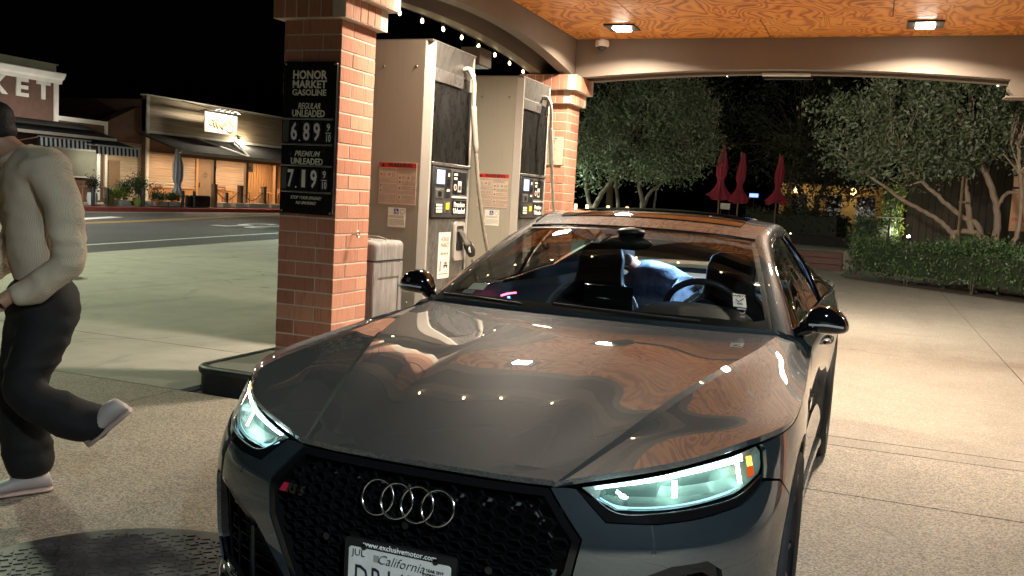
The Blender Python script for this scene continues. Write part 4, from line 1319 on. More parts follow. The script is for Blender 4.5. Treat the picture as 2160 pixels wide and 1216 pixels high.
mb.build('grille_mesh', M['gloss_black'], gf, 25, fix=False)
# four interlaced rings
zr = .603; n = nrm(0, zr); xax = Vector((0, 1, 0)); uax = n.cross(xax).normalized()
if uax.z < 0: uax = -uax
base = Vector(Wf(0, zr))+n*.010
for k in range(4):
    mb = MB(); P = []
    c = base+xax*((k-1.5)*.0592)
    c.x -= .002*abs(k-1.5)**2*.6
    for i in range(49):
        a = 2*PI*i/48; P.append(c+xax*(.0462*math.cos(a))+uax*(.0462*math.sin(a))+n*(.002*(k % 2)))
    mb.tube(P, .0036, 10, False); mb.build('emblem_ring', M['chrome'], gf, 70)
# model badge: red lozenge and letters
bu, bz = -.375, .572
n = nrm(bu, bz); e = Vector(Wf(bu+.01, bz))-Vector(Wf(bu-.01, bz)); e.normalize(); uu = n.cross(e)
c = Vector(Wf(bu, bz))+n*-.004
AXB = (e, Vector((0, 0, 1)))
bd = MB()
def q3(a, b): return c+e*a+uu*b
bd.add([q3(-.048, -.012)+n*.0, q3(-.026, -.012), q3(-.012, .013), q3(-.034, .013), q3(-.048, -.012)+n*.006, q3(-.026, -.012)+n*.006, q3(-.012, .013)+n*.006, q3(-.034, .013)+n*.006], [(0, 1, 2, 3), (4, 5, 6, 7), (0, 1, 5, 4), (1, 2, 6, 5), (2, 3, 7, 6), (3, 0, 4, 7)])
bdo = bd.build('model_badge', mat('red_enamel', (.42, .02, .05), .2, coat=.5), gf)
text('RS', .036, M['chrome'], bdo, c+e*-.004+n*.006, (e, uu), shear=.25, bold=.0014, width=.038, ext=.002)
text('5', .036, M['chrome'], bdo, c+e*.034+n*.006, (e, uu), shear=.25, bold=.0014, width=.022, ext=.002)
# parking sensor and camera buds
for u, z in ((.24, .47), (-.24, .47), (0, .545), (.62, .575), (-.62, .575)):
    n = nrm(u, z); p = Vector(Wf(u, z))+n*-.004
    MB().tube([p, p+n*.006], .010, 14).build('parking_sensor', M['paint'] if abs(u) > .5 else M['gloss_black'], car, 40)
# number plate
px = W(0, .42)[0]+.018
pf = MB().prism([(y, z) for y, z in rounded(-.164, .164, .310, .495, .012, 3)], px-.012, px, 'x').build('plate_frame', M['satin_black'], car, 30)
pl = MB().prism([(y, z) for y, z in rounded(-.150, .150, .325, .472, .008, 3)], px-.002, px+.002, 'x').build('plate', noisy('plate_white', (.62, .62, .58), (.72, .72, .68), 30, .45, .02), pf, 30)
AXP = ((0, 1, 0), (0, 0, 1))
navy = mat('plate_navy', (.012, .014, .03), .5)
text('DR16T29', .098, navy, pl, (px+.0025, .0, .388), AXP, width=.258, bold=-.0006, spacing=1.1)
text('California', .036, navy, pl, (px+.0025, .005, .450), AXP, width=.135, shear=.35, bold=-.0004)
text('JUL', .026, navy, pl, (px+.0025, -.120, .457), AXP, width=.04, bold=-.0003)
text('YEAR 2019', .011, navy, pl, (px+.0025, .105, .449), AXP, width=.05)
text('EXPIRES 07/2019', .009, navy, pl, (px+.0025, .108, .438), AXP, width=.075)
MB().box(px+.0022, px+.0026, -.075, -.058, .441, .460).build('plate_sticker', mat('grey_sticker', (.3, .3, .3), .5), pl)
text('www.exclusivemotor.com', .021, M['white_print'], pf, (px+.0006, 0, .4835), AXP, width=.215)
for y in (-.105, .105):
    MB().sphere((px+.002, y, .4755), (.004, .009, .009), 12, 8).build('plate_screw', M['gloss_black'], pf, 180)

# ------------------------------------------------------------------ headlamps
HL = HL_TOP+HL_END+HL_BOT
for s, sd in ((1, 'left'), (-1, 'right')):
    cov = wpanel('headlight', HL, M['lamp_glass'], car, .03, off=-.001, flange=.0, side=sd, gap=.003)[0]
    # dark bowl behind the cover
    V, F_ = tri2d(inset(HL, .004), .03)
    P = []
    for u, z in V:
        n = nrm(u, z); d = dist_poly((u, z), HL)
        p = Vector(W(u, z))-n*(.006+min(.055, d*2.2)); P.append((p.x, s*p.y, p.z))
    skin('bowl', P, F_, M['lamp_bowl'], cov, 0, flip=(s < 0))
    def ln(pts, r, dep, name, m, par=cov, nn=8):
        Q = []
        for u, z in pts:
            n = nrm(u, z); p = Vector(W(u, z))-n*dep; Q.append((p.x, s*p.y, p.z))
        return MB().tube(cr(Q, max(8, len(Q)*5)), r, nn).build(name, m, par, 70)
    def bar(pts, h, dep, name, m, taper=0.):
        """flat ribbon of height h following pts on the lamp surface"""
        A = []; B = []
        Q = cr([(u, z, 0) for u, z in pts], 26)
        for iq, q in enumerate(Q):
            hh = h*(1-taper*(1-iq/25))
            for lst, dz, dd in ((A, hh/2, 0), (B, -hh/2, .004)):
                n = nrm(q.x, q.y+dz); p = Vector(W(q.x, q.y+dz))-n*(dep+dd); lst.append((p.x, s*p.y, p.z))
        return MB().grid([A, B]).build(name, m, cov, 60)
    bar([(.50, .700), (.65, .721), (.80, .740), (.94, .755), (1.0, .761)], .016, .008, 'light_bar', M['drl'], .7)
    for u, z0, z1, w in ((.735, .722, .684, .017), (.975, .750, .700, .017)):
        A = []; B = []
        for k in range(8):
            z = z0+(z1-z0)*k/7
            for lst, du in ((A, -w/2), (B, w/2)):
                n = nrm(u+du, z); p = Vector(W(u+du-.01*k/7, z))-n*.016; lst.append((p.x, s*p.y, p.z))
        MB().grid([A, B]).build('light_bar', M['drl'], cov, 60)
    bar([(.505, .680), (.565, .660), (.66, .660), (.80, .671), (.95, .689)], .008, .02, 'light_guide', M['led_soft'])
    ln([(.475, .690), (.555, .645), (.66, .645), (.80, .656), (.93, .671), (1.06, .706)], .0022, .004, 'trim_line', M['dark_metal'])
    bar([(1.022, .748), (1.036, .748), (1.048, .747)], .024, .012, 'turn_signal', M['amber'])
    bar([(1.018, .722), (1.035, .722), (1.052, .722)], .026, .016, 'side_marker', M['amber_lens'])
    # painted valley under the lamp
    wpanel('headlight_trim', HL_BOT[::-1]+[(1.07, .708)]+[(1.07, .692), (.93, .650), (.80, .634), (.66, .622), (.53, .622), (.447, .694)], M['gloss_black'], cov, .03, off=-.006, flange=.02, side=sd, gap=.001)
    # bright light thrown forward by the lamp
    L = bpy.data.lights.new('headlight_glow', 'AREA'); L.shape = 'RECTANGLE'; L.size = .28; L.size_y = .04; L.energy = 2.2; L.color = (.75, 1, .95); L.spread = R(150)
    lo = bpy.data.objects.new('headlight_glow', L); link(lo, car)
    p = Vector(W(.78, .70)); n = nrm(.78, .70); p = p+n*.03
    lo.location = (p.x, s*p.y, p.z); nn = Vector((n.x, s*n.y, n.z)); lo.rotation_euler = (-nn).to_track_quat('Z', 'Y').to_euler()

# ------------------------------------------------------------------ cabin: glass, pillars, roof
def loft(name, A, B, m, nu=24, nv=14, bulge=(0, 0, 0), parent=car, flange=.012, mid=None):
    a = cr(A, nu); b = cr(B, nu); V = []
    for j in range(nv):
        t = j/(nv-1)
        for i in range(nu):
            s_ = i/(nu-1)
            V.append(a[i].lerp(b[i], t)+Vector(bulge)*(4*t*(1-t)))
    F = [(j*nu+i, j*nu+i+1, (j+1)*nu+i+1, (j+1)*nu+i) for j in range(nv-1) for i in range(nu-1)]
    o = skin(name, V, F, m, parent, 0)
    return o
def out_flip(o, ref):
    me = o.data; s_ = sum((p.center-Vector(ref)).dot(p.normal)*p.area for p in me.polygons)
    if s_ < 0: me.flip_normals()
    return o
CEN = (-1.9, 0, .6)
wb = [(-.812, -.745, .925), (-.765, -.55, .935), (-.725, -.25, .936), (-.715, 0, .936), (-.725, .25, .936), (-.765, .55, .935), (-.812, .745, .925)]
wt = [(-1.515, -.562, 1.283), (-1.47, -.40, 1.297), (-1.435, -.18, 1.305), (-1.428, 0, 1.307), (-1.435, .18, 1.305), (-1.47, .40, 1.297), (-1.515, .562, 1.283)]
ws_ = out_flip(loft('windscreen', wb, wt, M['glass'], 40, 20, (.014, 0, .022)), CEN)
# black printed border of the windscreen (inside face)
wbp = cr(wb, 40); wtp = cr(wt, 40)
def wsp(s_, t, dn=-.003):
    i = s_*39; k = min(int(i), 38); f = i-k
    a = wbp[k].lerp(wbp[k+1], f); b = wtp[k].lerp(wtp[k+1], f)
    return a.lerp(b, t)+Vector((.014, 0, .022))*(4*t*(1-t))+Vector((-.5, 0, .85))*-.0+Vector((.45, 0, .9))*dn
def border(t0, t1, s0, s1, nm='windscreen_border'):
    rows = [[wsp(s0+(s1-s0)*i/30, t0+(t1-t0)*j/6) for i in range(31)] for j in range(7)]
    return MB().grid(rows).build(nm, M['satin_black'], ws_, 60, fix=False)
rows = []
for j in range(7):
    row = []
    for i in range(41):
        s_ = i/40; top = .095+.05*(1-min(1, min(s_, 1-s_)/.10))**2
        row.append(wsp(s_, top*j/6))
    rows.append(row)
MB().grid(rows).build('windscreen_border', M['satin_black'], ws_, 60, fix=False)
border(.955, 1, 0, 1); border(.05, .97, 0, .022); border(.05, .97, .978, 1)
border(.86, .965, .44, .56)
# wipers
for ys, ye, nm in ((.42, -.18, 'wiper'), (-.30, -.80, 'wiper')):
    mb = MB(); P = []
    for k in range(9):
        f = k/8; y = ys+(ye-ys)*f
        s_ = (y/.75+1)/2; P.append(wsp(max(0, min(1, s_)), .035+.03*f, .012))
    mb.tube(P, [.007]*9, 6); mb.build(nm, M['satin_black'], car, 60)
# roof
rc = {-1.43: (1.307, .562, 1.283), -1.6: (1.345, .572, 1.316), -1.8: (1.380, .580, 1.345), -2.05: (1.401, .584, 1.360), -2.35: (1.395, .584, 1.350), -2.65: (1.358, .582, 1.308), -2.92: (1.298, .570, 1.248)}
def roofrow(x, shift=True):
    zc, ye, ze = rc[x]
    dx = -.085*max(0, 1-(abs(x)-1.43)/.5)
    pts = []
    for i in range(33):
        y = -ye+2*ye*i/32; f = abs(y)/ye
        pts.append(Vector((x+dx*f**2, y, zc+(ze-zc)*f**2.2)))
    return pts
RX = list(rc)
cols = [[roofrow(x)[i] for x in RX] for i in range(33)]
def roofpatch(name, a, b, n, m, i0=0, i1=32, dz=0.):
    V = []; nu = i1-i0+1
    for c_ in cols[i0:i1+1]:
        P = cr(c_, 61)
        for k in range(n): V.append(P[int(round(a+(b-a)*k/(n-1)))]+Vector((0, 0, dz)))
    F = [(i*n+k, i*n+k+1, (i+1)*n+k+1, (i+1)*n+k) for i in range(nu-1) for k in range(n-1)]
    return out_flip(skin(name, V, F, m, car, 0), CEN)
roof = roofpatch('roof', 0, 60, 31, M['paint'])
roofpatch('sunroof', 13, 52, 20, M['gloss_black'], 3, 29, .004)
MB().tube([p+Vector((0, 0, .003)) for p in cr(wt, 30)], .004, 6).build('windscreen_seal', M['satin_black'], car, 60)
# rails, A pillars, side glass
for s in (1, -1):
    Y = lambda P: [(x, s*y, z) for x, y, z in P]
    edge = [wb[6]]+[wsp(1, t) for t in (.25, .5, .75)]+[(-1.515, .562, 1.283), (-1.62, .572, 1.316), (-1.81, .580, 1.345), (-2.05, .584, 1.360), (-2.35, .584, 1.350), (-2.65, .582, 1.308), (-2.92, .570, 1.248)]
    edge = [tuple(e_) for e_ in edge]
    outer = [(-.885, .826, .915), (-1.06, .770, 1.023), (-1.22, .715, 1.112), (-1.38, .668, 1.190), (-1.54, .638, 1.246), (-1.66, .628, 1.272), (-1.84, .628, 1.294), (-2.06, .632, 1.303), (-2.36, .636, 1.290), (-2.66, .640, 1.245), (-2.95, .640, 1.172)]
    N_ = 66
    a = cr(Y(edge), N_); b = cr(Y(outer), N_); V = []
    prof_ = [(0, 0), (.25, .012), (.55, .016), (.8, .012), (1, 0)]
    for i in range(N_):
        d = b[i]-a[i]; up = Vector((.2, s*.55, .8)).normalized()
        for f, h in prof_: V.append(a[i]+d*f+up*h)
    F_ = [(i*5+k, i*5+k+1, (i+1)*5+k+1, (i+1)*5+k) for i in range(N_-1) for k in range(4)]
    out_flip(skin('roof_rail', V, F_, M['paint'], car, 0, 60), CEN)
    MB().tube([v+Vector((0, s*.001, -.004)) for v in b], .0065, 6).build('window_trim', M['gloss_black'], car, 70)
    belt = [(x, W(UX(x), zB(x))[1]-.010, zB(x)+.002) for x in (-.93, -1.1, -1.4, -1.7, -2.0, -2.3, -2.6, -2.85)]
    bl = cr(Y(belt), 40)
    MB().tube([p+Vector((0, 0, .002)) for p in bl], .006, 6).build('belt_trim', M['gloss_black'], car, 70)
    # glass: between belt and outer rail
    def glass(name, x0, x1, m):
        V = []; n = 18
        def at(P, x):
            k = min(range(len(P)-1), key=lambda i: abs((P[i].x+P[i+1].x)/2-x)); d = (P[k+1].x-P[k].x) or 1e-6
            return P[k].lerp(P[k+1], (x-P[k].x)/d)
        for i in range(n):
            lo = at(bl, x0[0]+(x1[0]-x0[0])*i/(n-1)); hi = at(b, x0[1]+(x1[1]-x0[1])*i/(n-1))
            for j in range(8):
                t = j/7; V.append(lo.lerp(hi, t)+Vector((0, s*.014*4*t*(1-t), 0))-Vector((0, s*.008, 0)))
        F_ = [(i*8+j, i*8+j+1, (i+1)*8+j+1, (i+1)*8+j) for i in range(n-1) for j in range(7)]
        out_flip(skin(name, V, F_, m, car, 0), CEN)
    glass('side_window', (-.95, -.93), (-2.10, -2.12), M['tint_glass'])
    glass('quarter_window', (-2.14, -2.16), (-2.82, -2.93), M['tint_glass'])
    mb = MB(); lo = cr(Y([(-2.12, .848, .972), (-2.125, .76, 1.15), (-2.14, .642, 1.295)]), 10); mb.tube(lo, .011, 6); mb.build('pillar_trim', M['gloss_black'], car, 60)
    # C pillar / rear haunch
    A_ = [(-2.80, .640, 1.215), (-2.95, .640, 1.172), (-3.05, .64, 1.12), (-3.25, .66, 1.05), (-3.45, .69, 1.005)]
    up_ = [(-2.92, .570, 1.248), (-3.0, .578, 1.205), (-3.12, .588, 1.145), (-3.28, .60, 1.078), (-3.42, .615, 1.03)]
    lw_ = [(-2.84, W(UX(-2.84), .99)[1]-.012, .992), (-2.95, W(UX(-2.95), .99)[1]-.008, .995), (-3.1, W(UX(-3.1), .99)[1]-.004, .998), (-3.3, W(UX(-3.3), .995)[1]-.002, .996), (-3.48, W(UX(-3.48), .98)[1]-.002, .985)]
    a1 = cr(Y(up_), 16); b1 = cr(Y(lw_), 16); m1 = cr(Y([(-2.95, .640, 1.172), (-3.02, .655, 1.13), (-3.14, .685, 1.08), (-3.3, .70, 1.035), (-3.45, .70, 1.008)]), 16)
    V = []
    for i in range(16):
        for p in cr([a1[i], m1[i], b1[i]], 9): V.append(p)
    F_ = [(i*9+j, i*9+j+1, (i+1)*9+j+1, (i+1)*9+j) for i in range(15) for j in range(8)]
    out_flip(skin('rear_pillar', V, F_, M['paint'], car, 0, 60), CEN)
rwt = [(-2.935, -.565, 1.25), (-2.92, -.3, 1.285), (-2.915, 0, 1.297), (-2.92, .3, 1.285), (-2.935, .565, 1.25)]
rwb = [(-3.42, -.61, 1.028), (-3.46, -.3, 1.05), (-3.47, 0, 1.056), (-3.46, .3, 1.05), (-3.42, .61, 1.028)]
out_flip(loft('rear_window', rwt, rwb, M['tint_glass'], 24, 12, (0, 0, .02)), CEN)
tb = [(-3.63, -.74, .985), (-3.76, -.45, 1.005), (-3.80, 0, 1.012), (-3.76, .45, 1.005), (-3.63, .74, .985)]
rwb2 = [(-3.43, -.72, 1.0), (-3.465, -.3, 1.048), (-3.475, 0, 1.052), (-3.465, .3, 1.048), (-3.43, .72, 1.0)]
out_flip(loft('boot_lid', rwb2, tb, M['paint'], 24, 10, (0, 0, .006)), CEN)

# ------------------------------------------------------------------ mirrors
for s in (1, -1):
    sec = [(.832, -.945, .962, .030, .018), (.85, -.945, .975, .046, .036), (.872, -.948, .990, .062, .054), (.905, -.952, .996, .072, .062), (.945, -.958, .994, .074, .060), (.98, -.966, .986, .066, .050), (1.003, -.976, .978, .050, .036), (1.016, -.984, .971, .030, .020), (1.020, -.99, .968, .010, .007)]
    rows = []
    for y, xc, zc, rx, rz in sec:
        row = []
        for k in range(28):
            a = 2*PI*k/28; ca, sa = math.cos(a), math.sin(a)
            ex = .72
            px_ = math.copysign(abs(ca)**ex, ca); pz_ = math.copysign(abs(sa)**ex, sa)
            if pz_ < 0: pz_ *= .86
            row.append((xc+rx*px_, s*y, zc+rz*pz_))
        rows.append(row)
    mo = MB().grid(rows, True).add(rows[0], [tuple(range(28))]).add(rows[-1], [tuple(range(28))]).build('wing_mirror', M['gloss_black'], car, 60)
    gl_ = MB(); gl_.prism([(s*y, z) for y, z in rounded(.875, .995, .955, 1.035, .03, 4)], -1.034, -1.026, 'x').build('mirror_glass', M['chrome'], mo, 40)
    MB().tube([(-.93, s*.80, .915), (-.935, s*.835, .940), (-.94, s*.875, .958)], [.030, .026, .024], 10).build('mirror_stalk', M['gloss_black'], mo, 60)
    MB().tube(cr([(-.888, s*.87, .978), (-.884, s*.94, .982), (-.912, s*1.0, .975)], 10), .005, 6).build('repeater', mat('repeater_lens', (.5, .5, .5), .2, coat=.5), mo, 60)

# ------------------------------------------------------------------ wheels
def wheel(x, s, name='wheel'):
    w = bpy.data.objects.new(name, None); link(w, car); w.location = (x, s*.80, .338); w.rotation_euler = (0, 0, 0 if s > 0 else PI)
    return w
tyre_p = [(.255, -.118), (.285, -.128), (.318, -.132), (.332, -.120), (.338, -.10), (.338, .10), (.332, .120), (.318, .130), (.285, .126), (.258, .116), (.25, .08), (.25, -.08)]
tyre_me = MB().lathe(tyre_p, 56, axis='y', cap=False).mesh('tyre', M['tyre'], 40)
mbr = MB().lathe([(.256, .112), (.262, .119), (.252, .121), (.243, .112), (.232, .07), (.228, -.10), (.25, -.118)], 56, axis='y', cap=False)
for k in range(5):
    for dk in (-.16, .16):
        a = 2*PI*k/5+dk*.55; a2 = 2*PI*k/5+dk*1.6
        p0 = Vector((.05*math.cos(a), .075, .05*math.sin(a))); p1 = Vector((.245*math.cos(a2), .098, .245*math.sin(a2)))
        d = (p1-p0).normalized(); t_ = d.cross(Vector((0, 1, 0)))
        mbr.obox((p0+p1)/2, (d, Vector((0, 1, 0)), t_), ((p1-p0).length, .028, .024), .004)
mbr.lathe([(.0, .09), (.03, .088), (.06, .08), (.07, .05)], 24, axis='y', cap=False)
rim_me = mbr.mesh('rim', M['dark_metal'], 40)
disc_me = MB().lathe([(.06, .0), (.185, .0), (.185, .024), (.06, .024)], 40, (0, 0, 0), 'y').mesh('brake_disc', mat('brake_steel', (.35, .34, .33), .35, .9), 40)
cal_me = MB().prism([(.10*math.cos(a)*1.9, .10*math.sin(a)*1.9) for a in [R(-35+7*k) for k in range(11)]]+[(.12*math.cos(a), .12*math.sin(a)) for a in [R(35-7*k) for k in range(11)]], -.02, .045, 'y').mesh('caliper', M['gloss_black'], 40)
for x in (0, -2.766):
    for s in (1, -1):
        w = wheel(x, s)
        inst('tyre', tyre_me, w); r_ = inst('rim', rim_me, w); inst('brake_disc', disc_me, w); inst('caliper', cal_me, w)
        r_.rotation_euler = (0, R(17*(x < -1)+11*s), 0)
# dark floor pan so nothing shows through
MB().box(-3.6, .66, -.66, .66, .17, .24).box(-3.5, -2.4, -.66, .66, .24, .62).box(-.66, .64, -.64, .64, .24, .62).build('floor_pan', M['satin_black'], car)
MB().box(-.72, -.66, -.70, .70, .2, .90).build('bulkhead', M['satin_black'], car)
# ------------------------------------------------------------------ interior
def lathex(sec, n=20):
    pass
# dashboard
dsh = [(-.70, .935), (-.80, .940), (-.95, .948), (-1.10, .950), (-1.20, .938), (-1.26, .90), (-1.27, .80), (-1.20, .66), (-.80, .60), (-.72, .7)]
mb = MB(); n = 18; rows = []
for i in range(n):
    y = -.74+1.48*i/(n-1)
    k = 1-.10*(abs(y)/.74)**3
    rows.append([(-.70+(x+.70)*k-.03*(abs(y)/.74)**4, y, z-.018-.012*(abs(y)/.74)**2) for x, z in dsh])
mb.grid(rows, False); dash = mb.build('dashboard', M['dash'], car, 50)
# instrument hood in front of the driver with the projector opening
rows = []
for x, hw, zt in ((-.86, .16, .925), (-.92, .215, .955), (-1.0, .245, .985), (-1.10, .255, 1.0), (-1.20, .25, .995), (-1.24, .235, .98)):
    row = []
    for i in range(25):
        a = PI*i/24
        row.append((x, .36-hw*math.cos(a)*1.05, .905+(zt-.905)*max(0, math.sin(a))**.7))
    rows.append(row)
MB().grid(rows).build('instrument_hood', M['dash'], dash, 60)
MB().prism(rounded(.27, .45, .0, .06, .01, 3), -.001, .001, 'z').xf(Matrix.Translation((-.885, 0, .948)) @ Matrix.Rotation(R(-22), 4, 'Y') @ Matrix.Rotation(PI/2, 4, 'Z') @ Matrix.Translation((-0.0, 0, 0)) @ Matrix.Scale(-1, 4, (0, 1, 0))).build('projector_opening', M['gloss_black'], dash)
# steering wheel
sw = Matrix.Translation((-1.42, .36, .915)) @ Matrix.Rotation(R(-64), 4, 'Y')
P = [sw @ Vector((.185*math.cos(2*PI*i/48), .185*math.sin(2*PI*i/48), 0)) for i in range(49)]
swo = MB().tube(P, .0155, 10, False).build('steering_wheel', M['seat'], car, 70)
mb = MB()
for a in (R(90), R(-90), R(180)):
    mb.tube([sw @ Vector((.05*math.cos(a), .05*math.sin(a), .02)), sw @ Vector((.18*math.cos(a), .18*math.sin(a), 0))], [.022, .014], 8)
mb.sphere(sw @ Vector((0, 0, .015)), (.03, .07, .07), 16, 10); mb.build('spokes', M['satin_black'], swo, 60)
# centre display standing on the dashboard
MB().box(-1.115, -1.10, -.14, .09, .935, 1.045, .006).build('centre_display', M['gloss_black'], car, 40)
# rear-view mirror and sensor housing
mb = MB().sphere((-1.33, 0, 1.235), (.022, .115, .035), 20, 12).tube([(-1.36, 0, 1.29), (-1.33, 0, 1.25)], .012, 8)
mb.sphere((-1.36, 0, 1.288), (.06, .07, .022), 16, 10); mb.build('rear_view_mirror', M['satin_black'], car, 60)
# seats
def seat(y, x0=-1.62, m='seat', sc=1.):
    t = bpy.data.objects.new('front_seat', None); link(t, car); t.location = (x0, y, .30)
    MB().box(-.48, .06, -.25, .25, 0, .20, .06).build('cushion', M[m], t, 60)
    rows = []
    for z, hw, dp, xo in ((.12, .24, .07, -.40), (.25, .265, .08, -.43), (.40, .27, .075, -.475), (.52, .255, .07, -.52), (.60, .21, .065, -.55), (.66, .15, .06, -.575), (.72, .135, .06, -.59), (.80, .135, .055, -.605), (.86, .115, .045, -.615), (.885, .07, .03, -.615)):
        rows.append([(xo+dp*math.copysign(abs(math.cos(a))**.7, math.cos(a))+.03*abs(math.sin(a))**3, hw*math.copysign(abs(math.sin(a))**.7, math.sin(a)), z) for a in [2*PI*k/24 for k in range(24)]])
    bk = MB().grid(rows, True).add(rows[-1], [tuple(range(24))]).build('backrest', M[m], t, 70)
    for s in (-1, 1):
        MB().tube(cr([(-.36, s*.25, .2), (-.375, s*.285, .40), (-.44, s*.25, .56), (-.49, s*.155, .66)], 14), .012, 6).build('piping', noisy('grey_piping', (.2, .2, .21), (.25, .25, .26), 10, .5, 0), bk, 60)
    return t
seat(.37); seat(-.37)
# rear bench with two shaped headrests, lit blue by the cabin lamp
t = bpy.data.objects.new('rear_seat', None); link(t, car); t.location = (-2.55, 0, .36)
MB().box(-.35, .12, -.58, .58, 0, .14, .05).build('cushion', M['rear_seat'], t, 60)
for s in (-1, 1):
    rows = []
    for z, xo, hw in ((.10, -.30, .26), (.25, -.36, .27), (.42, -.44, .265), (.54, -.50, .24)):
        rows.append([(xo+.07*math.cos(a), s*.30+hw*math.copysign(abs(math.sin(a))**.6, math.sin(a)), z) for a in [2*PI*k/24 for k in range(24)]])
    MB().grid(rows, True).add(rows[-1], [tuple(range(24))]).build('backrest', M['rear_seat'], t, 70)
    MB().box(-.575, -.475, s*.30-.125, s*.30+.125, .575, .70, .035).build('headrest', M['rear_seat'], t, 60)
    MB().tube([(-.52, s*.30-.05, .5), (-.525, s*.30-.05, .6)], .007, 6).tube([(-.52, s*.30+.05, .5), (-.525, s*.30+.05, .6)], .007, 6).build('headrest_post', M['chrome'], t, 60)
MB().box(-3.42, -2.98, -.62, .62, .955, .975, .005).build('parcel_shelf', M['headliner'], car)
# headliner and door cards
rows = []
for x in (-1.50, -1.8, -2.1, -2.4, -2.7, -2.92):
    zc = float(np.interp(-x, [1.43, 1.6, 1.8, 2.05, 2.35, 2.65, 2.92], [1.324, 1.352, 1.378, 1.392, 1.386, 1.352, 1.298]))-.045
    rows.append([(x, -.56+1.12*i/16, zc-.035*abs(-1+i/8)**2.2) for i in range(17)])
MB().grid(rows).build('headliner', M['headliner'], car, 60, fix=False)
for s in (-1, 1):
    rows = []
    for x in (-.85, -1.2, -1.6, -2.0, -2.4, -2.9):
        rows.append([(x, s*(.80-.10*f-(.06 if x < -2.3 else 0)), .30+.63*f if False else .95-.65*f) for f in (0, .1, .2, .4, .7, 1)])
    MB().grid(rows).build('door_card', M['seat'], car, 50, fix=False)
# ambience strips on the far door
MB().tube([(-1.52, -.715, .905), (-1.62, -.715, .908), (-1.72, -.71, .905)], .005, 6).build('ambience_strip', M['red_led'], car, 60)
MB().tube([(-1.62, -.712, .89), (-1.64, -.715, .85)], .008, 6).build('ambience_light', M['blue_led'], car, 60)
# cabin lamp over the rear seats
lp = MB().box(-2.46, -2.36, -.06, .06, 1.325, 1.337, .004).build('cabin_lamp', mat('blue_cabin_lens', (.4, .6, 1), .3, emit=(.2, .45, 1), estr=6), car, 40)
L = bpy.data.lights.new('cabin_lamp_light', 'AREA'); L.size = .10; L.energy = 14; L.color = (.42, .66, 1)
lo = bpy.data.objects.new('cabin_lamp_light', L); link(lo, car); lo.location = (-2.38, .02, 1.315); lo.rotation_euler = (0, R(18), 0)
# inspection sticker on the windscreen
def sticker(s0, s1, t0, t1, m, dn=-.006, nm='windscreen_sticker', par=None):
    rows = [[wsp(s0+(s1-s0)*i/4, t0+(t1-t0)*j/4, dn) for i in range(5)] for j in range(5)]
    return MB().grid(rows).build(nm, m, par or ws_, fix=False)
sk = sticker(.868, .915, .20, .315, M['white_card'], .003)
e_ = (wsp(.915, .25)-wsp(.868, .25)).normalized(); uu = (wsp(.89, .315)-wsp(.89, .20)).normalized()
text('SAFETY', .018, M['ink'], sk, wsp(.8915, .293, .006), (e_, uu), width=.06, bold=.0006, ext=.0003)
text('OK', .017, M['ink'], sk, wsp(.8915, .222, .006), (e_, uu), width=.026, bold=.0008, ext=.0003)
mb = MB(); c0 = wsp(.8915, .256, .006)
mb.tube([c0-e_*.016+uu*.002, c0-e_*.004-uu*.010, c0+e_*.018+uu*.013], .0022, 5); mb.build('tick', M['ink'], sk)
sk2 = sticker(.880, .912, .178, .193, mat('grey_print', (.25, .27, .3), .5), .003)
mb = MB(); c0 = wsp(.897, .152, .004)
mb.tube([c0-e_*.010, c0-e_*.002-uu*.006, c0+e_*.012+uu*.008], .0016, 5); mb.build('tick', M['white_card'], sk2)
text('OK', .011, M['white_card'], sk2, wsp(.897, .120, .004), (e_, uu), width=.018, ext=.0003)
# permit cards low on the passenger side of the glass
for s0, s1, t0, t1, m_ in ((.075, .15, .155, .22, 'white_card'), (.09, .19, .235, .262, 'grey_plastic'), (.065, .12, .115, .15, 'headliner')):
    sticker(s0, s1, t0, t1, M[m_], -.008, 'permit_card')
# ------------------------------------------------------------------ lamps of the street
def street_lamp(label, base, head, power, col, spot=None, size=.35):
    t = thing('street_lamp', label, 'street lamp', base, 0)
    b = Vector(base); h = Vector(head)-b
    MB().tube([(0, 0, 0), (0, 0, .5), (0, 0, h.z+.1)], [.09, .07, .05], 12).lathe([(.16, 0), (.16, .03), (.10, .10), (.075, .3)], 16).build('pole', M['black_metal'], t, 40)
    MB().tube(cr([(0, 0, h.z-.1), (h.x*.4, h.y*.4, h.z+.12), (h.x, h.y, h.z+.08)], 10), .035, 8).build('arm', M['black_metal'], t, 40)
    MB().box(h.x-.25, h.x+.25, h.y-.14, h.y+.14, h.z, h.z+.09, .03).build('head', M['black_metal'], t, 40)
    lm = mat('street_lamp_lens', (1, 1, 1), .3, emit=col, estr=30)
    MB().box(h.x-.2, h.x+.2, h.y-.1, h.y+.1, h.z-.012, h.z+.002, .004).build('lens', lm, t)
    L = bpy.data.lights.new('street_light', 'SPOT'); L.energy = power; L.color = col; L.spot_size = R(spot or 150); L.spot_blend = .6; L.shadow_soft_size = size
    o = bpy.data.objects.new('street_light', L); link(o, t); o.location = (h.x, h.y, h.z-.06)
    return t, o
street_lamp('tall black street lamp left of the forecourt, shining a greenish light on the concrete', (-17.5, 5.0, 0), (-14.2, 9.0, 8.0), STREET_W, (.88, 1.0, .66))
street_lamp('black lamp post at the right of the canopy, lighting the olive trees', (9.5, 13.0, 0), (8.3, 13.5, 5.2), TREE_W, (1.0, .93, .80), 165)
tl_, _ = street_lamp('lamp post hidden behind the far fuel pump, lighting the left tree', (-12.9, 27.4, 0), (-12.3, 27.6, 4.0), 3000, (.80, 1.0, .82), 170, .1)

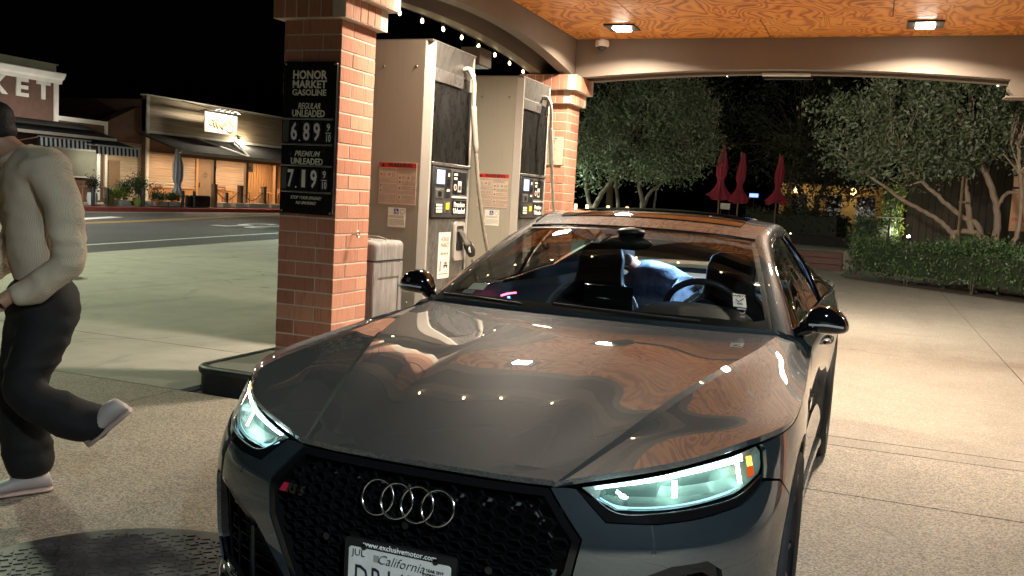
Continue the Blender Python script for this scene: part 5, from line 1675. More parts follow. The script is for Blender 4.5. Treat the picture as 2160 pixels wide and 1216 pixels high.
street_lamp('unseen lamp post added behind the camera as fill light on the car front', (3.4, -1.9, 0), (2.0, -1.1, 3.9), FRONT_FILL_W, (.80, .95, 1.0), 170, .12)  # not a known street lamp: added out of view to brighten the car front
street_lamp('street lamp on the near side of the road, lighting the shop fronts', (-25.2, 17.5, 0), (-26.2, 19.0, 6.5), 3600, (1, .97, .86), 168)
# ------------------------------------------------------------------ shops across the road
def m_siding(name, c0, c1):
    m = mat(name, c0, .55); t = NT(m)
    f = t.noise(1.5, 5, .6, t.coord((2, .25, 14))); g = t.noise(.6, 3, .5)
    t.color(t.mix(t.gray(g, .35, .7, 0, .4), t.ramp(f, [(.36, tuple(x*.6 for x in c0)), (.48, c0), (.7, c1)]), tuple(x*.75 for x in c0))); return m
M['siding'] = m_siding('warm_wood_siding', (.44, .30, .19), (.58, .42, .28))
M['siding_pale'] = m_siding('pale_wood_siding', (.42, .33, .23), (.55, .44, .32))
M['cream'] = noisy('cream_trim', (.6, .57, .5), (.72, .69, .62), 2, .6, .03)
M['brown'] = noisy('brown_stucco', (.10, .055, .04), (.14, .075, .054), 3, .85, .2)
M['navy'] = noisy('navy_canvas', (.012, .018, .03), (.022, .03, .045), 9, .8, .1)
M['canvas_white'] = noisy('pale_canvas', (.55, .6, .62), (.66, .7, .72), 9, .8, .1)
M['roof_dark'] = noisy('dark_shingle', (.014, .013, .013), (.03, .028, .027), 6, .85, .3)
M['timber'] = noisy('weathered_timber', (.16, .10, .06), (.27, .18, .11), 6, .8, .2, stretch=(6, 6, .6))
M['timber_orange'] = noisy('oiled_timber', (.40, .20, .08), (.52, .28, .12), 6, .6, .1, stretch=(6, 6, .6))
M['soil_green'] = noisy('planter_leaf', (.03, .06, .015), (.09, .13, .03), 8, .6, 0)
def siding(mb, x, y0, y1, z0, z1, p=.15, d=.045, poly=None):
    z = z0
    while z < z1-.01:
        zz = min(z+p, z1)
        mb.add([(x, y0, zz), (x, y1, zz), (x+d, y1, z), (x+d, y0, z)], [(0, 1, 2, 3)])
        mb.add([(x+d, y0, z), (x+d, y1, z), (x, y1, z), (x, y0, z)], [(0, 1, 2, 3)])
        z = zz
FX = -33.
mk = thing('market_building', 'brown market building with white stepped parapet and large white capital letters', 'building', (FX, 26, .2))
def wb_(name, x0, x1, y0, y1, z0, z1, m, par=mk, bev=0):
    return MB().box(x0, x1, y0, y1, z0, z1, bev).build(name, M[m], par, 35, world=True)
wb_('wall', FX-8, FX, 12, 30.28, .2, 5.4, 'brown'); wb_('wall', FX-8, FX-.02, 30.28, 33.05, .2, 3.8, 'brown')
co = MB().prism([(FX-.1, 5.22), (FX+.06, 5.22), (FX+.10, 5.36), (FX+.22, 5.44), (FX+.30, 5.62), (FX+.30, 5.66), (FX-.1, 5.70)], 12, 30.5, 'y')
co.build('cornice', M['cream'], mk, world=True)
wb_('parapet', FX-.5, FX-.06, 12, 30.30, 5.70, 5.98, 'cream'); wb_('parapet_cap', FX-.55, FX+.02, 12, 30.36, 5.98, 6.03, 'cream')
wb_('corner_trim', FX-.05, FX+.06, 30.12, 30.34, 3.62, 5.22, 'cream'); wb_('roof_trim', FX-.05, FX+.06, 30.34, 33.10, 3.69, 3.88, 'cream'); wb_('corner_trim', FX-.05, FX+.06, 32.96, 33.10, .4, 3.69, 'cream')
for ch, y0, y1 in (('M', 23.55, 24.45), ('A', 24.85, 25.6), ('R', 25.95, 26.6), ('K', 27.05, 27.78), ('E', 28.22, 28.80), ('T', 29.23, 29.92)):
    text(ch, 1.02, M['cream'], mk, (.03, (y0+y1)/2-26, 4.81-.2), ((0, 1, 0), (0, 0, 1)), name='letter', width=y1-y0, bold=.03, ext=.03)
# lean-to roof, window and doors under it
MB().prism([(FX, 3.62), (FX, 3.50), (-31.0, 3.0), (-31.0, 3.06)], 20, 31.6, 'y').build('porch_roof', M['roof_dark'], mk, world=True)
wb_('porch_fascia', -31.05, -30.95, 20, 31.62, 2.93, 3.05, 'cream')
wb_('window_frame', FX, FX+.06, 29.9, 32.5, 1.28, 2.55, 'canvas_white')
MB().box(FX+.05, FX+.075, 30.2, 32.4, 1.35, 2.47).build('window_pane', noisy('grey_window', (.20, .21, .18), (.30, .31, .27), .8, .3, 0), mk, world=True)
wb_('pier', FX, FX+.12, 32.42, 32.62, .3, 2.6, 'canvas_white')
wb_('window_frame', FX, FX+.06, 26.2, 28.6, 1.0, 2.5, 'canvas_white'); MB().box(FX+.05, FX+.07, 26.35, 28.45, 1.1, 2.4).build('window_pane', M['sign_black'], mk, world=True)
wb_('door', FX, FX+.07, 28.9, 29.8, .25, 2.4, 'timber')
def awning(label, y0, y1, xw, zw, xf, zf, drop):
    t = thing('awning', label, 'awning', (xw, (y0+y1)/2, zf), 0, 'striped awnings of the market')
    mb = MB(); n = int((y1-y0)/.11); mb2 = MB()
    for i in range(n):
        a = y0+(y1-y0)*i/n; b = y0+(y1-y0)*(i+1)/n
        tgt = mb if i % 2 else mb2
        tgt.add([(xf, a, zf), (xf, b, zf), (xf+.02, b, zf-drop*.9), (xf+.02, (a+b)/2, zf-drop), (xf+.02, a, zf-drop*.9)], [(0, 1, 2, 3, 4)])
    MB().add([(xw, y0, zw), (xw, y1, zw), (xf, y1, zf), (xf, y0, zf)], [(0, 1, 2, 3)]).build('canopy', M['navy'], t, fix=False, world=True)
    mb.build('valance', M['canvas_white'], t, fix=False, world=True); mb2.build('valance', M['navy'], t, fix=False, world=True)
    MB().tube([(xf, y0, zf+.02), (xf, y1, zf+.02)], .035, 6).tube([(xw, y0+.1, zw-.4), (xf, y0+.1, zf)], .02, 6).tube([(xw, y1-.1, zw-.4), (xf, y1-.1, zf)], .02, 6).build('bar', M['canvas_white'], t, world=True)
awning('navy and white striped awning under the market porch', 27.66, 30.32, FX+.1, 2.95, -31.1, 2.83, .36)
awning('lower navy and white striped awning at the corner of the market', 30.0, 32.50, FX+.1, 3.25, -30.5, 2.66, .36)

# gable and siding wall between the two shops
gb = thing('timber_annexe', 'pale timber sided annexe between the market and the lit bar, under a dark gable', 'building', (FX-.6, 34.3, .2))
mb = MB(); siding(mb, FX-.3, 33.1, 35.6, .25, 3.05); mb.build('siding', M['siding_pale'], gb, fix=False, world=True)
MB().prism([(33.0, 3.06), (35.6, 3.06), (35.6, 4.75), (35.2, 4.75), (33.0, 3.75)], FX-.9, FX-.28, 'x').build('gable', M['brown'], gb, world=True)
MB().box(FX-6, FX-.32, 33.1, 35.6, .2, 3.04).build('wall', M['brown'], gb, world=True)
MB().box(FX-.28, FX-.22, 33.45, 34.15, .25, 2.15).build('door', M['timber'], gb, world=True)
MB().tube([(-32.2, 33.2, 1.15), (-32.2, 33.3, 1.22), (-32.2, 36.6, 1.22)], .03, 6).tube([(-32.2, 33.25, .2), (-32.2, 33.25, 1.2)], .03, 6).tube([(-32.2, 34.5, .2), (-32.2, 34.5, 1.2)], .03, 6).build('handrail', M['cream'], gb, world=True)

# bar with wooden front
br = thing('wooden_bar', 'wood sided bar with a lit front porch and a tall false front', 'building', (FX, 41, .2))
wr = lambda *a, **k: wb_(*a, par=br, **k)
wr('wall', FX-9, FX-.04, 35.56, 47.5, .2, 5.2, 'brown')
mb = MB(); siding(mb, FX, 35.7, 47.4, 3.72, 5.38, .16); mb.build('siding', M['siding_pale'], br, fix=False, world=True)
wr('false_front', FX-.3, FX-.02, 35.56, 47.5, 3.7, 5.38, 'brown'); wr('parapet_cap', FX-.35, FX+.05, 35.5, 47.5, 5.38, 5.44, 'cream')
wr('corner_trim', FX-.02, FX+.06, 35.55, 35.72, .3, 5.38, 'cream'); wr('fascia', FX+.0, FX+.08, 35.56, 47.5, 3.60, 3.72, 'cream')
MB().prism([(FX, 3.58), (FX, 3.50), (-30.5, 2.74), (-30.5, 2.80)], 35.1, 47.2, 'y').build('porch_roof', M['roof_dark'], br, world=True)
wr('gutter', -30.56, -30.44, 35.1, 47.2, 2.66, 2.79, 'cream'); wr('porch_beam', -30.72, -30.58, 35.1, 47.2, 2.50, 2.68, 'timber')
mb = MB(); siding(mb, FX, 35.72, 39.1, 1.02, 2.72, .13); siding(mb, FX, 40.5, 43.2, 1.02, 2.72, .13); mb.build('siding', M['siding'], br, fix=False, world=True)
for a, b in ((35.72, 39.1), (40.5, 43.2)):
    mb = MB(); y = a
    while y < b-.05: mb.box(FX-.02, FX+.02, y+.004, min(y+.14, b)-.004, .25, .98); y += .14
    mb.build('wainscot', M['timber_orange'], br, world=True)['kind'] = 'stuff'
mb = MB(); y = 43.35
while y < 46.6: mb.box(FX-.02, FX+.03*((int(y*9)) % 2), y+.003, y+.115, .25, 2.72); y += .118
mb.build('board_wall', M['timber_orange'], br, world=True)
for y in (39.12, 40.42): wr('door_jamb', FX, FX+.1, y-.07, y+.09, .25, 2.72, 'timber_orange')
for a, b in ((35.72, 39.05), (40.5, 43.2)): wr('rail', FX, FX+.06, a, b, .975, 1.03, 'timber_orange')
dr = wr('door', FX, FX+.05, 39.25, 40.30, .25, 2.70, 'timber')
MB().tube([(FX+.08, 39.35, 1.1), (FX+.08, 39.35, 1.35)], .02, 6).build('handle', M['black_metal'], dr)
dr.children[0].location = -br.location
mb = MB()
for k in range(7):
    a = 2*PI*k/7; mb.tube([(FX+.055, 39.8+.05*math.cos(a), 1.75+.05*math.sin(a)), (FX+.055, 39.8+.22*math.cos(a+.3), 1.75+.18*math.sin(a+.3))], .012, 5)
mb.build('door_ornament', M['black_metal'], br, world=True)
for y in (37.62, 40.17, 42.72, 45.4): wr('porch_post', -30.72, -30.56, y-.09, y+.09, .2, 2.52, 'timber_orange' if y > 42 else 'timber')
wr('lit_panel', FX+.10, FX+.13, 40.42, 40.58, 1.55, 2.0, 'cream')
wr('menu_board', -30.9, -30.86, 40.40, 41.05, 2.05, 2.52, 'white_card')
text('bar', .2, M['ink'], br, (-30.85-FX, 40.72-41, 2.28-.2), ((0, 1, 0), (0, 0, 1)), name='lettering', shear=.2)
# pitched brace over the porch
for a, b in (((FX+.02, 38.9, 3.66), (-30.52, 40.2, 2.82)), ((FX+.02, 42.2, 3.70), (-30.52, 40.25, 2.82))):
    MB().tube([a, b], .05, 6).build('brace', M['cream'], br, world=True)
def porch_lamp(y, w, x=-31.6):
    MB().box(x-.06, x+.06, y-.3, y+.3, 2.72, 2.76).build('porch_lamp', mat('porch_lamp_lens', (1, .8, .5), .3, emit=(1, .68, .34), estr=9), br, world=True)
    L = bpy.data.lights.new('porch_light', 'AREA'); L.shape = 'RECTANGLE'; L.size = .2; L.size_y = .8; L.energy = w; L.color = (1, .74, .48)
    o = bpy.data.objects.new('porch_light', L); link(o, br); o.location = (x-FX, y-41, 2.70-.2)
for y in (36.6, 39.6, 41.8, 44.2): porch_lamp(y, 55)
wl = thing('wall_lamp', 'glaring bulb lamp on the wall to the right of the hanging sign', 'wall lamp', (FX+.28, 42.47, 3.78))
MB().tube([(-.28, 0, .08), (-.1, 0, .14), (0, 0, .06)], .02, 6).build('arm', M['black_metal'], wl)
MB().lathe([(.03, .07), (.12, 0)], 14, cap=False).build('shade', M['black_metal'], wl, 60)
MB().sphere((0, 0, -.02), .085, 14, 8).build('bulb', mat('glaring_bulb', (1, 1, .9), .3, emit=(1, .95, .78), estr=180), wl, 180)
L = bpy.data.lights.new('wall_light', 'POINT'); L.energy = 120; L.color = (1, .86, .6); L.shadow_soft_size = .09
o = bpy.data.objects.new('wall_light', L); link(o, wl); o.location = (.12, 0, -.05)
# hanging sign with scroll lettering, lit by small bracket lamps
sg = thing('hanging_sign', 'white hanging sign with orange scroll lettering over the bar porch', 'sign', (-31.5, 39.15, 3.9))
MB().box(-.03, .03, -1.27, 1.27, 0, .98, .01).build('board', M['white_card'], sg)
orange = mat('orange_lettering', (.62, .27, .03), .5)
brown_l = mat('brown_lettering', (.28, .13, .03), .5)
def swirl(pts, r, m):
    MB().tube(cr([(.035, y, z) for y, z in pts], len(pts)*6), r, 5).build('scroll_lettering', m, sg, 180)
def sgp(x, y): return (-1.27+2.54*(x-105)/1030, .98*(1-(y-155)/660))
for pts, r, m in (([(330, 590), (250, 560), (230, 450), (290, 350), (380, 360), (420, 390)], .022, brown_l), ([(320, 380), (360, 420), (430, 400), (480, 520)], .05, orange),
                  ([(360, 470), (380, 560), (410, 630)], .05, brown_l), ([(430, 450), (470, 560), (510, 645)], .055, orange), ([(470, 380), (480, 290), (540, 255), (610, 310), (610, 400), (560, 490), (600, 590), (680, 640)], .045, orange),
                  ([(500, 350), (540, 320), (580, 360)], .03, brown_l), ([(600, 620), (650, 560), (670, 470), (690, 560)], .045, orange), ([(740, 420), (745, 540)], .05, brown_l), ([(700, 480), (780, 400), (850, 330), (880, 430)], .045, orange),
                  ([(720, 380), (800, 310), (860, 330), (930, 450), (990, 540)], .04, orange), ([(880, 420), (960, 500), (1000, 600), (960, 710), (880, 740), (800, 700), (780, 600), (850, 520), (920, 560)], .026, brown_l)):
    swirl([sgp(*p) for p in pts], r, m)
MB().tube([(-1.5, 0, 1.10), (.1, -1.25, 1.10), (.1, 1.45, 1.10)], .03, 6).tube([(-1.5, -1.25, 1.5), (.1, -.2, 1.12)], .02, 6).tube([(0, -.8, .98), (0, -.8, 1.1)], .015, 5).tube([(0, .9, .98), (0, .9, 1.1)], .015, 5).build('bracket', M['black_metal'], sg)
for k in range(4):
    y = -.6+.42*k
    MB().tube([(.1, y, 1.1), (.45, y+.06, 1.22), (.5, y+.1, 1.16)], .018, 5).lathe([(.02, 0), (.07, -.08)], 10, (.5, y+.1, 1.16), cap=False).build('sign_lamp', M['canvas_white'], sg)
L = bpy.data.lights.new('sign_light', 'AREA'); L.shape = 'RECTANGLE'; L.size = .1; L.size_y = 1.8; L.energy = 95; L.color = (1, .9, .7)
o = bpy.data.objects.new('sign_light', L); link(o, sg); o.location = (.5, 0, 1.1); o.rotation_euler = (0, R(40), 0)
# light on the market front from over its letters
L = bpy.data.lights.new('cornice_light', 'AREA'); L.shape = 'RECTANGLE'; L.size = .1; L.size_y = 9; L.energy = 60; L.color = (1, .95, .85)
fx = thing('strip_light', 'long slim wash light along the market porch roof, lighting the letters', 'strip light', (-31.6, 26.5, 3.30))
MB().box(-.06, .06, -4.5, 4.5, -.05, .02).build('housing', M['black_metal'], fx)
o = bpy.data.objects.new('cornice_light', L); link(o, fx); o.location = (-.02, 0, .06); o.rotation_euler = (0, R(140), 0)
L = bpy.data.lights.new('awning_light', 'AREA'); L.shape = 'RECTANGLE'; L.size = .1; L.size_y = 3; L.energy = 45; L.color = (1, .86, .62)
o = bpy.data.objects.new('awning_light', L); link(o, fx); o.location = (-.4, 6.3, -.62)
# ------------------------------------------------------------------ terrace furniture across the road
bo_me = MB().lathe([(.075, 0), (.075, .70), (.06, .735), (.0, .745)], 12).mesh('bollard', M['black_metal'], 40)
for y, lb in ((29.2, 'black bollard left of the pale plant pot'), (29.95, 'black bollard between the pale pot and the yellow vases'), (32.0, 'black bollard in front of the low green planters'), (34.5, 'black bollard by the folded grey umbrella'), (35.27, 'black bollard in front of the black planter box'), (37.63, 'black bollard between the two nearer chain posts')):
    b_ = inst('bollard', bo_me, None, (-29.8, y, .2)); tag(b_, lb, 'bollard', 'bollards along the far kerb')
po_me = MB().box(-.11, .11, -.11, .11, 0, 1.08, .02).box(-.12, .12, -.12, .12, 1.08, 1.12, .01).mesh('chain_post', M['timber'], 35)
for y, lb in ((36.68, 'timber chain post beside the bar door'), (38.65, 'middle timber chain post in front of the bar chairs'), (40.57, 'timber chain post nearest the brick pillar')):
    tag(inst('chain_post', po_me, None, (-29.8, y, .2)), lb, 'post', 'timber posts with chain before the bar')
for a, b, lb in ((36.68, 38.65, 'sagging chain from the door post to the middle post'), (38.65, 40.57, 'sagging chain from the middle post to the last post')):
    c = thing('chain', lb, 'chain', (-29.8, (a+b)/2, .9), 0, 'sagging chains between posts')
    P = cr([(0, a-(a+b)/2, .15), (0, 0, -.33), (0, b-(a+b)/2, .15)], 20)
    MB().tube(P, .022, 5).build('links', M['black_metal'], c)
for y0, y1, lb in ((36.85, 37.45, 'short white kerb block beside the door post'), (37.8, 38.5, 'white kerb block under the first chain'), (38.85, 40.4, 'long white kerb block under the second chain'), (40.75, 42.3, 'white kerb block behind the price sign edge')):
    tag(MB().box(-29.75, -29.4, y0, y1, .2, .44, .02).build('kerb_block', M['cream']), lb, 'kerb block', 'white kerb blocks before the bar')
def plant(label, x, y, z, h, r, n, seed, mats, pot, name='potted_plant', lsz=.10, grp='plants along the far kerb', col=None):
    rr = np.random.default_rng(seed)
    t = thing(name, label, 'plant', (x, y, z), 0, grp)
    kind, pw, ph, pm = pot
    if kind == 'box': MB().box(-.2, .2, -pw, pw, 0, ph, .01).build('planter', pm, t, 35)
    else: MB().lathe([(pw*.7, 0), (pw, ph*.5), (pw*.85, ph)], 16).build('pot', pm, t, 50)
    mb = MB()
    for k in range(5): mb.tube([(0, rr.uniform(-.5, .5)*r, ph*.9), (rr.uniform(-.5, .5)*r*.6, rr.uniform(-.9, .9)*r, ph+h*.7)], .01, 4)
    mb.build('stems', M['timber'], t)['kind'] = 'stuff'
    c = rr.normal(0, .42, (n, 3))*np.array([min(r, .3), r, h*.42])+np.array([0, 0, ph+h*.45])
    c[:, 2] = np.maximum(c[:, 2], ph*.9)
    V, F_ = leaves(c, lsz, rr)
    raw('foliage', V, F_, mats, t)
    return t
def leaves(c, size, rr, up=.3, aspect=.42, nrmdir=None):
    n = len(c)
    d = rr.normal(0, 1, (n, 3)); d[:, 2] += up; d /= np.linalg.norm(d, axis=1)[:, None]
    s = rr.normal(0, 1, (n, 3)); s -= d*(s*d).sum(1)[:, None]; s /= np.linalg.norm(s, axis=1)[:, None]
    L = (size*rr.uniform(.6, 1.25, n))[:, None]
    a = c; b = c+d*L*.5+s*L*aspect*.5; e = c+d*L; f = c+d*L*.5-s*L*aspect*.5
    V = np.stack([a, b, e, f], 1).reshape(-1, 3)
    return V, np.arange(4*n).reshape(n, 4)
def m_leaf(name, c0, c1, back=None, rough=.45, scale=2.2):
    m = mat(name, c0, rough); t = NT(m)
    f = t.noise(scale, 3, .6); f2 = t.noise(scale*9, 2, .5)
    c = t.mix(t.gray(f2, .3, .7, 0, .6), t.ramp(f, [(.3, c0), (.7, c1)]), tuple(x*.55 for x in c0))
    if back:
        g = t.n('NewGeometry'); c = t.mix(g.outputs['Backfacing'], c, back)
    t.color(c); t.b.inputs['Specular IOR Level'].default_value = .4
    return m
M['leaf_olive'] = m_leaf('olive_leaf', (.075, .11, .05), (.13, .165, .08), (.17, .195, .125))
M['leaf_dark'] = m_leaf('dark_evergreen_leaf', (.018, .028, .012), (.032, .045, .02), (.04, .05, .03))
M['leaf_green'] = m_leaf('hedge_leaf', (.03, .065, .02), (.07, .125, .035), (.07, .11, .045))
M['leaf_bright'] = m_leaf('bright_leaf', (.13, .19, .03), (.24, .30, .06), (.2, .26, .07))
M['leaf_yellow'] = m_leaf('yellow_green_leaf', (.2, .24, .03), (.34, .36, .06), None)
M['bark'] = noisy('pale_smooth_bark', (.24, .17, .12), (.38, .29, .21), 6, .75, .3, stretch=(2, 2, .7))
M['bark_dark'] = noisy('dark_bark', (.07, .055, .04), (.13, .10, .075), 8, .85, .5, stretch=(3, 3, .8))
gp_ = noisy('pale_grey_planter', (.30, .34, .33), (.4, .44, .43), 3, .7, .1)
terr = noisy('terracotta', (.3, .11, .06), (.4, .16, .09), 4, .7, .1)
plant('olive shrub in a pale blue pot behind the bollards', -30.2, 29.55, .2, .8, .28, 700, 1, M['leaf_dark'], ('pot', .22, .5, M['canvas_white']))
plant('yellow-green tall vase with a tuft of leaves', -30.0, 30.35, .2, .3, .14, 160, 2, M['leaf_bright'], ('pot', .15, .45, M['leaf_yellow']))
plant('spiky bright plant in a low pale planter', -30.2, 31.0, .2, .6, .4, 800, 3, M['leaf_bright'], ('box', .5, .22, gp_))
plant('dark leafy shrub behind the spiky bright plant', -30.5, 31.55, .2, 1.0, .45, 1300, 4, M['soil_green'], ('box', .45, .2, gp_))
plant('bushy green plant in a lime pot', -30.1, 32.0, .2, 1.15, .5, 1500, 5, M['leaf_green'], ('pot', .25, .35, M['leaf_bright']))
plant('low green planting in a pale trough beside the terracotta ball', -30.1, 33.25, .2, .45, .5, 900, 6, M['leaf_green'], ('box', .5, .2, gp_))
plant('dry reddish twigs in a trough before the bar wall', -30.4, 33.4, .2, 1.05, .6, 120, 7, M['timber'], ('box', .5, .2, gp_), lsz=.16)
plant('green planting in a pale trough at the foot of the folded umbrella', -30.1, 34.2, .2, .5, .5, 900, 8, M['leaf_green'], ('box', .55, .2, gp_))
tag(MB().sphere((-30.0, 33.0, .36), .17, 16, 10).lathe([(.05, .5), (.07, .545)], 12, (-30.0, 33.0, 0)).build('terracotta_ball', terr, None, 60), 'round terracotta pot between the pale troughs', 'pot')
tag(MB().box(-30.2, -29.9, 35.1, 36.55, .2, .72, .02).box(-30.15, -29.95, 35.15, 36.5, .7, .74).build('planter_box', M['black_metal'], None, 35), 'long black planter box in front of the bar door', 'planter')
# A-frame barrier
t = thing('barrier', 'small barricade with orange and white diagonal stripes among the plants', 'barricade', (-31, 32.65, .2))
MB().box(-.02, .02, -.45, .45, .80, 1.10, .005).build('board', M['white_card'], t)
mb = MB()
for k in range(4):
    a = -.42+.22*k; mb.add([(.0225, a, .80), (.0225, a+.11, .80), (.0225, a+.23, 1.10), (.0225, a+.12, 1.10)], [(0, 1, 2, 3)])
mb.build('stripe', mat('orange_stripe', (.6, .12, .03), .5), t, fix=False)
MB().tube([(0, -.40, 0), (0, -.40, 1.15)], .02, 6).tube([(0, .40, 0), (0, .40, 1.15)], .02, 6).build('leg', M['cream'], t)
# folded grey umbrella
def parasol(name, label, loc, z0, z1, rt, rm, rb, m, pole_r=.03, seed=1, group=None, lean=0., flare=.22):
    rr = random.Random(seed)
    t = thing(name, label, 'parasol', loc, 0, group)
    H = z1-z0; rows = []
    for i in range(26):
        f = i/25
        r = rt+(rm-rt)*min(1, (1-f)/.35) if f > .65 else rm
        wst = math.exp(-((f-flare-.10)/.09)**2)
        r = r*(1-.42*wst)
        if f < flare: r = r*.75+(rb-rm*.55)*(1-f/flare)**1.0+.02
        row = []
        for k in range(48):
            a = 2*PI*k/48
            fold = 1+.22*math.sin(a*8+.7*math.sin(f*5)+seed)*(1-.5*f)
            row.append((r*fold*math.cos(a)+lean*f, r*fold*math.sin(a)+.03*math.sin(f*6+seed), z0+H*f+(.10*math.sin(a*2+seed) if f < .12 else 0)*(1-f/.12 if f < .12 else 0)))
        rows.append(row)
    MB().grid(rows, True).build('canopy', m, t, 180, fix=True)
    MB().tube([(0, 0, 0), (0, 0, z1+.05)], pole_r, 8).build('pole', M['timber'], t)
    MB().lathe([(.25, 0), (.25, .05), (.06, .09), (.05, .2)], 16).build('base', M['black_metal'], t, 40)
    MB().tube([(math.cos(2*PI*k/20)*rm*.66, math.sin(2*PI*k/20)*rm*.66, z0+H*(flare+.10)) for k in range(21)], .02, 5).build('strap', m, t)
    return t
M['grey_cloth'] = noisy('grey_blue_canvas', (.30, .33, .38), (.42, .45, .50), 5, .85, .1, stretch=(3, 3, .5))
M['red_cloth'] = noisy('crimson_canvas', (.30, .028, .05), (.42, .05, .08), 4, .85, .15, stretch=(3, 3, .5))
parasol('closed_umbrella', 'tall closed grey-blue umbrella beside the bar porch', (-30.3, 34.75, .2), .5, 2.65, .06, .22, .27, M['grey_cloth'], seed=4, lean=-.1, flare=.12)
# terrace chairs and tables
def chair_me():
    mb = MB()
    for x, y in ((-.2, -.2), (.2, -.2), (-.2, .2), (.2, .2)): mb.tube([(x*1.1, y*1.1, 0), (x*.9, y*.9, .45)], .022, 6)
    return mb
ch = thing('terrace_chair', 'wooden slat chair facing the bar window, nearest the door', 'chair', (-31.6, 39.3, .25), .4, 'wooden terrace chairs')
for x, y in ((-.2, -.2), (.2, -.2), (-.2, .2), (.2, .2)):
    MB().tube([(x*1.1, y*1.1, 0), (x*.95, y*.95, .45)]+([(x*1.0, y*1.1, .95)] if y > 0 else []), .024, 6).build('leg', M['timber_orange'], ch)
MB().box(-.23, .23, -.23, .23, .44, .475, .01).build('seat', M['timber_orange'], ch)
mb = MB()
for z in (.62, .75, .88): mb.box(-.2, .2, .205, .235, z, z+.075, .004)
mb.build('back_slats', M['timber_orange'], ch)
for (x, y, a, lb) in ((-31.7, 40.1, 2.6, 'wooden slat chair at the left of the terrace table'), (-31.4, 42.3, -.4, 'wooden slat chair right of the terrace table'), (-31.9, 43.3, 2.0, 'wooden slat chair at the far table by the board wall'), (-31.5, 44.6, .9, 'wooden slat chair at the end of the bar terrace')):
    dup(ch, (x, y, .25), a, lb)
tb = thing('terrace_table', 'small wooden terrace table between the bar chairs', 'table', (-31.7, 41.2, .25), 0, 'terrace tables')
MB().box(-.4, .4, -.4, .4, .70, .74, .01).build('tabletop', M['timber_orange'], tb)
for x, y in ((-.3, -.3), (.3, -.3), (-.3, .3), (.3, .3)): MB().tube([(x, y, 0), (x, y, .7)], .03, 6).build('leg', M['timber_orange'], tb)
dup(tb, (-31.8, 44.0, .25), .2, 'wooden terrace table by the board wall')
dup(tb, (-31.0, 28.6, .2), 0, 'wooden terrace table at the left behind the person')
dup(tb, (-31.2, 30.6, .2), .1, 'wooden terrace table under the lower awning')
for (x, y, a, lb) in ((-31.3, 27.9, 1.2, 'dim wooden chair left of the table under the market porch'), (-31.4, 29.5, -1.2, 'dim wooden chair right of the table under the market porch')):
    dup(ch, (x, y, .2), a, lb)

# ------------------------------------------------------------------ planting to the right
def tree(name, label, base, trunks, blobs, nclust, per, lsize, mleaf, mbark, seed, spread=.28, group='trees round the forecourt', up=.3, lean_twigs=True):
    rr = np.random.default_rng(seed)
    t = thing(name, label, 'tree', base, 0, group)
    B = np.array(base, float)
    mb = MB(); tips = []
    for pts, r0, r1 in trunks:
        P = cr(pts, max(10, len(pts)*6))
        # slight irregularity
        P = [p+Vector(rr.normal(0, r0*.12, 3)) if 0 < i < len(P)-1 else p for i, p in enumerate(P)]
        mb.tube(P, [r0+(r1-r0)*(i/(len(P)-1))**.8 for i in range(len(P))], 9)
        tips.append(P[-1])
    w = np.array([b[1][0]*b[1][1]*b[1][2] for b in blobs]); w = w/w.sum()
    cl = []
    for k in range(nclust):
        b = blobs[rr.choice(len(blobs), p=w)]
        d = rr.normal(0, 1, 3); d /= np.linalg.norm(d)
        r = rr.uniform(.25, 1)**.38
        cl.append(np.array(b[0])+d*np.array(b[1])*r)
    cl = np.array(cl)
    # twigs from the limb ends and blob hearts to some clusters
    for k in range(min(90, nclust//4)):
        c = Vector(cl[rr.integers(len(cl))]); s0 = min(tips, key=lambda q: (q-c).length)
        m_ = s0.lerp(c, .5)+Vector(rr.normal(0, .12, 3))
        mb.tube([s0, m_, c], [.022, .013, .006], 5)
    mb.xf(Matrix.Translation(-Vector(base))).build('trunk', mbark, t, 60)
    C = (cl[:, None, :]+rr.normal(0, spread*.5, (len(cl), per, 3))).reshape(-1, 3)
    V, F_ = leaves(C-B, lsize, rr, up, .38)
    raw('crown', V, F_, mleaf, t)
    return t
GY = 24.3
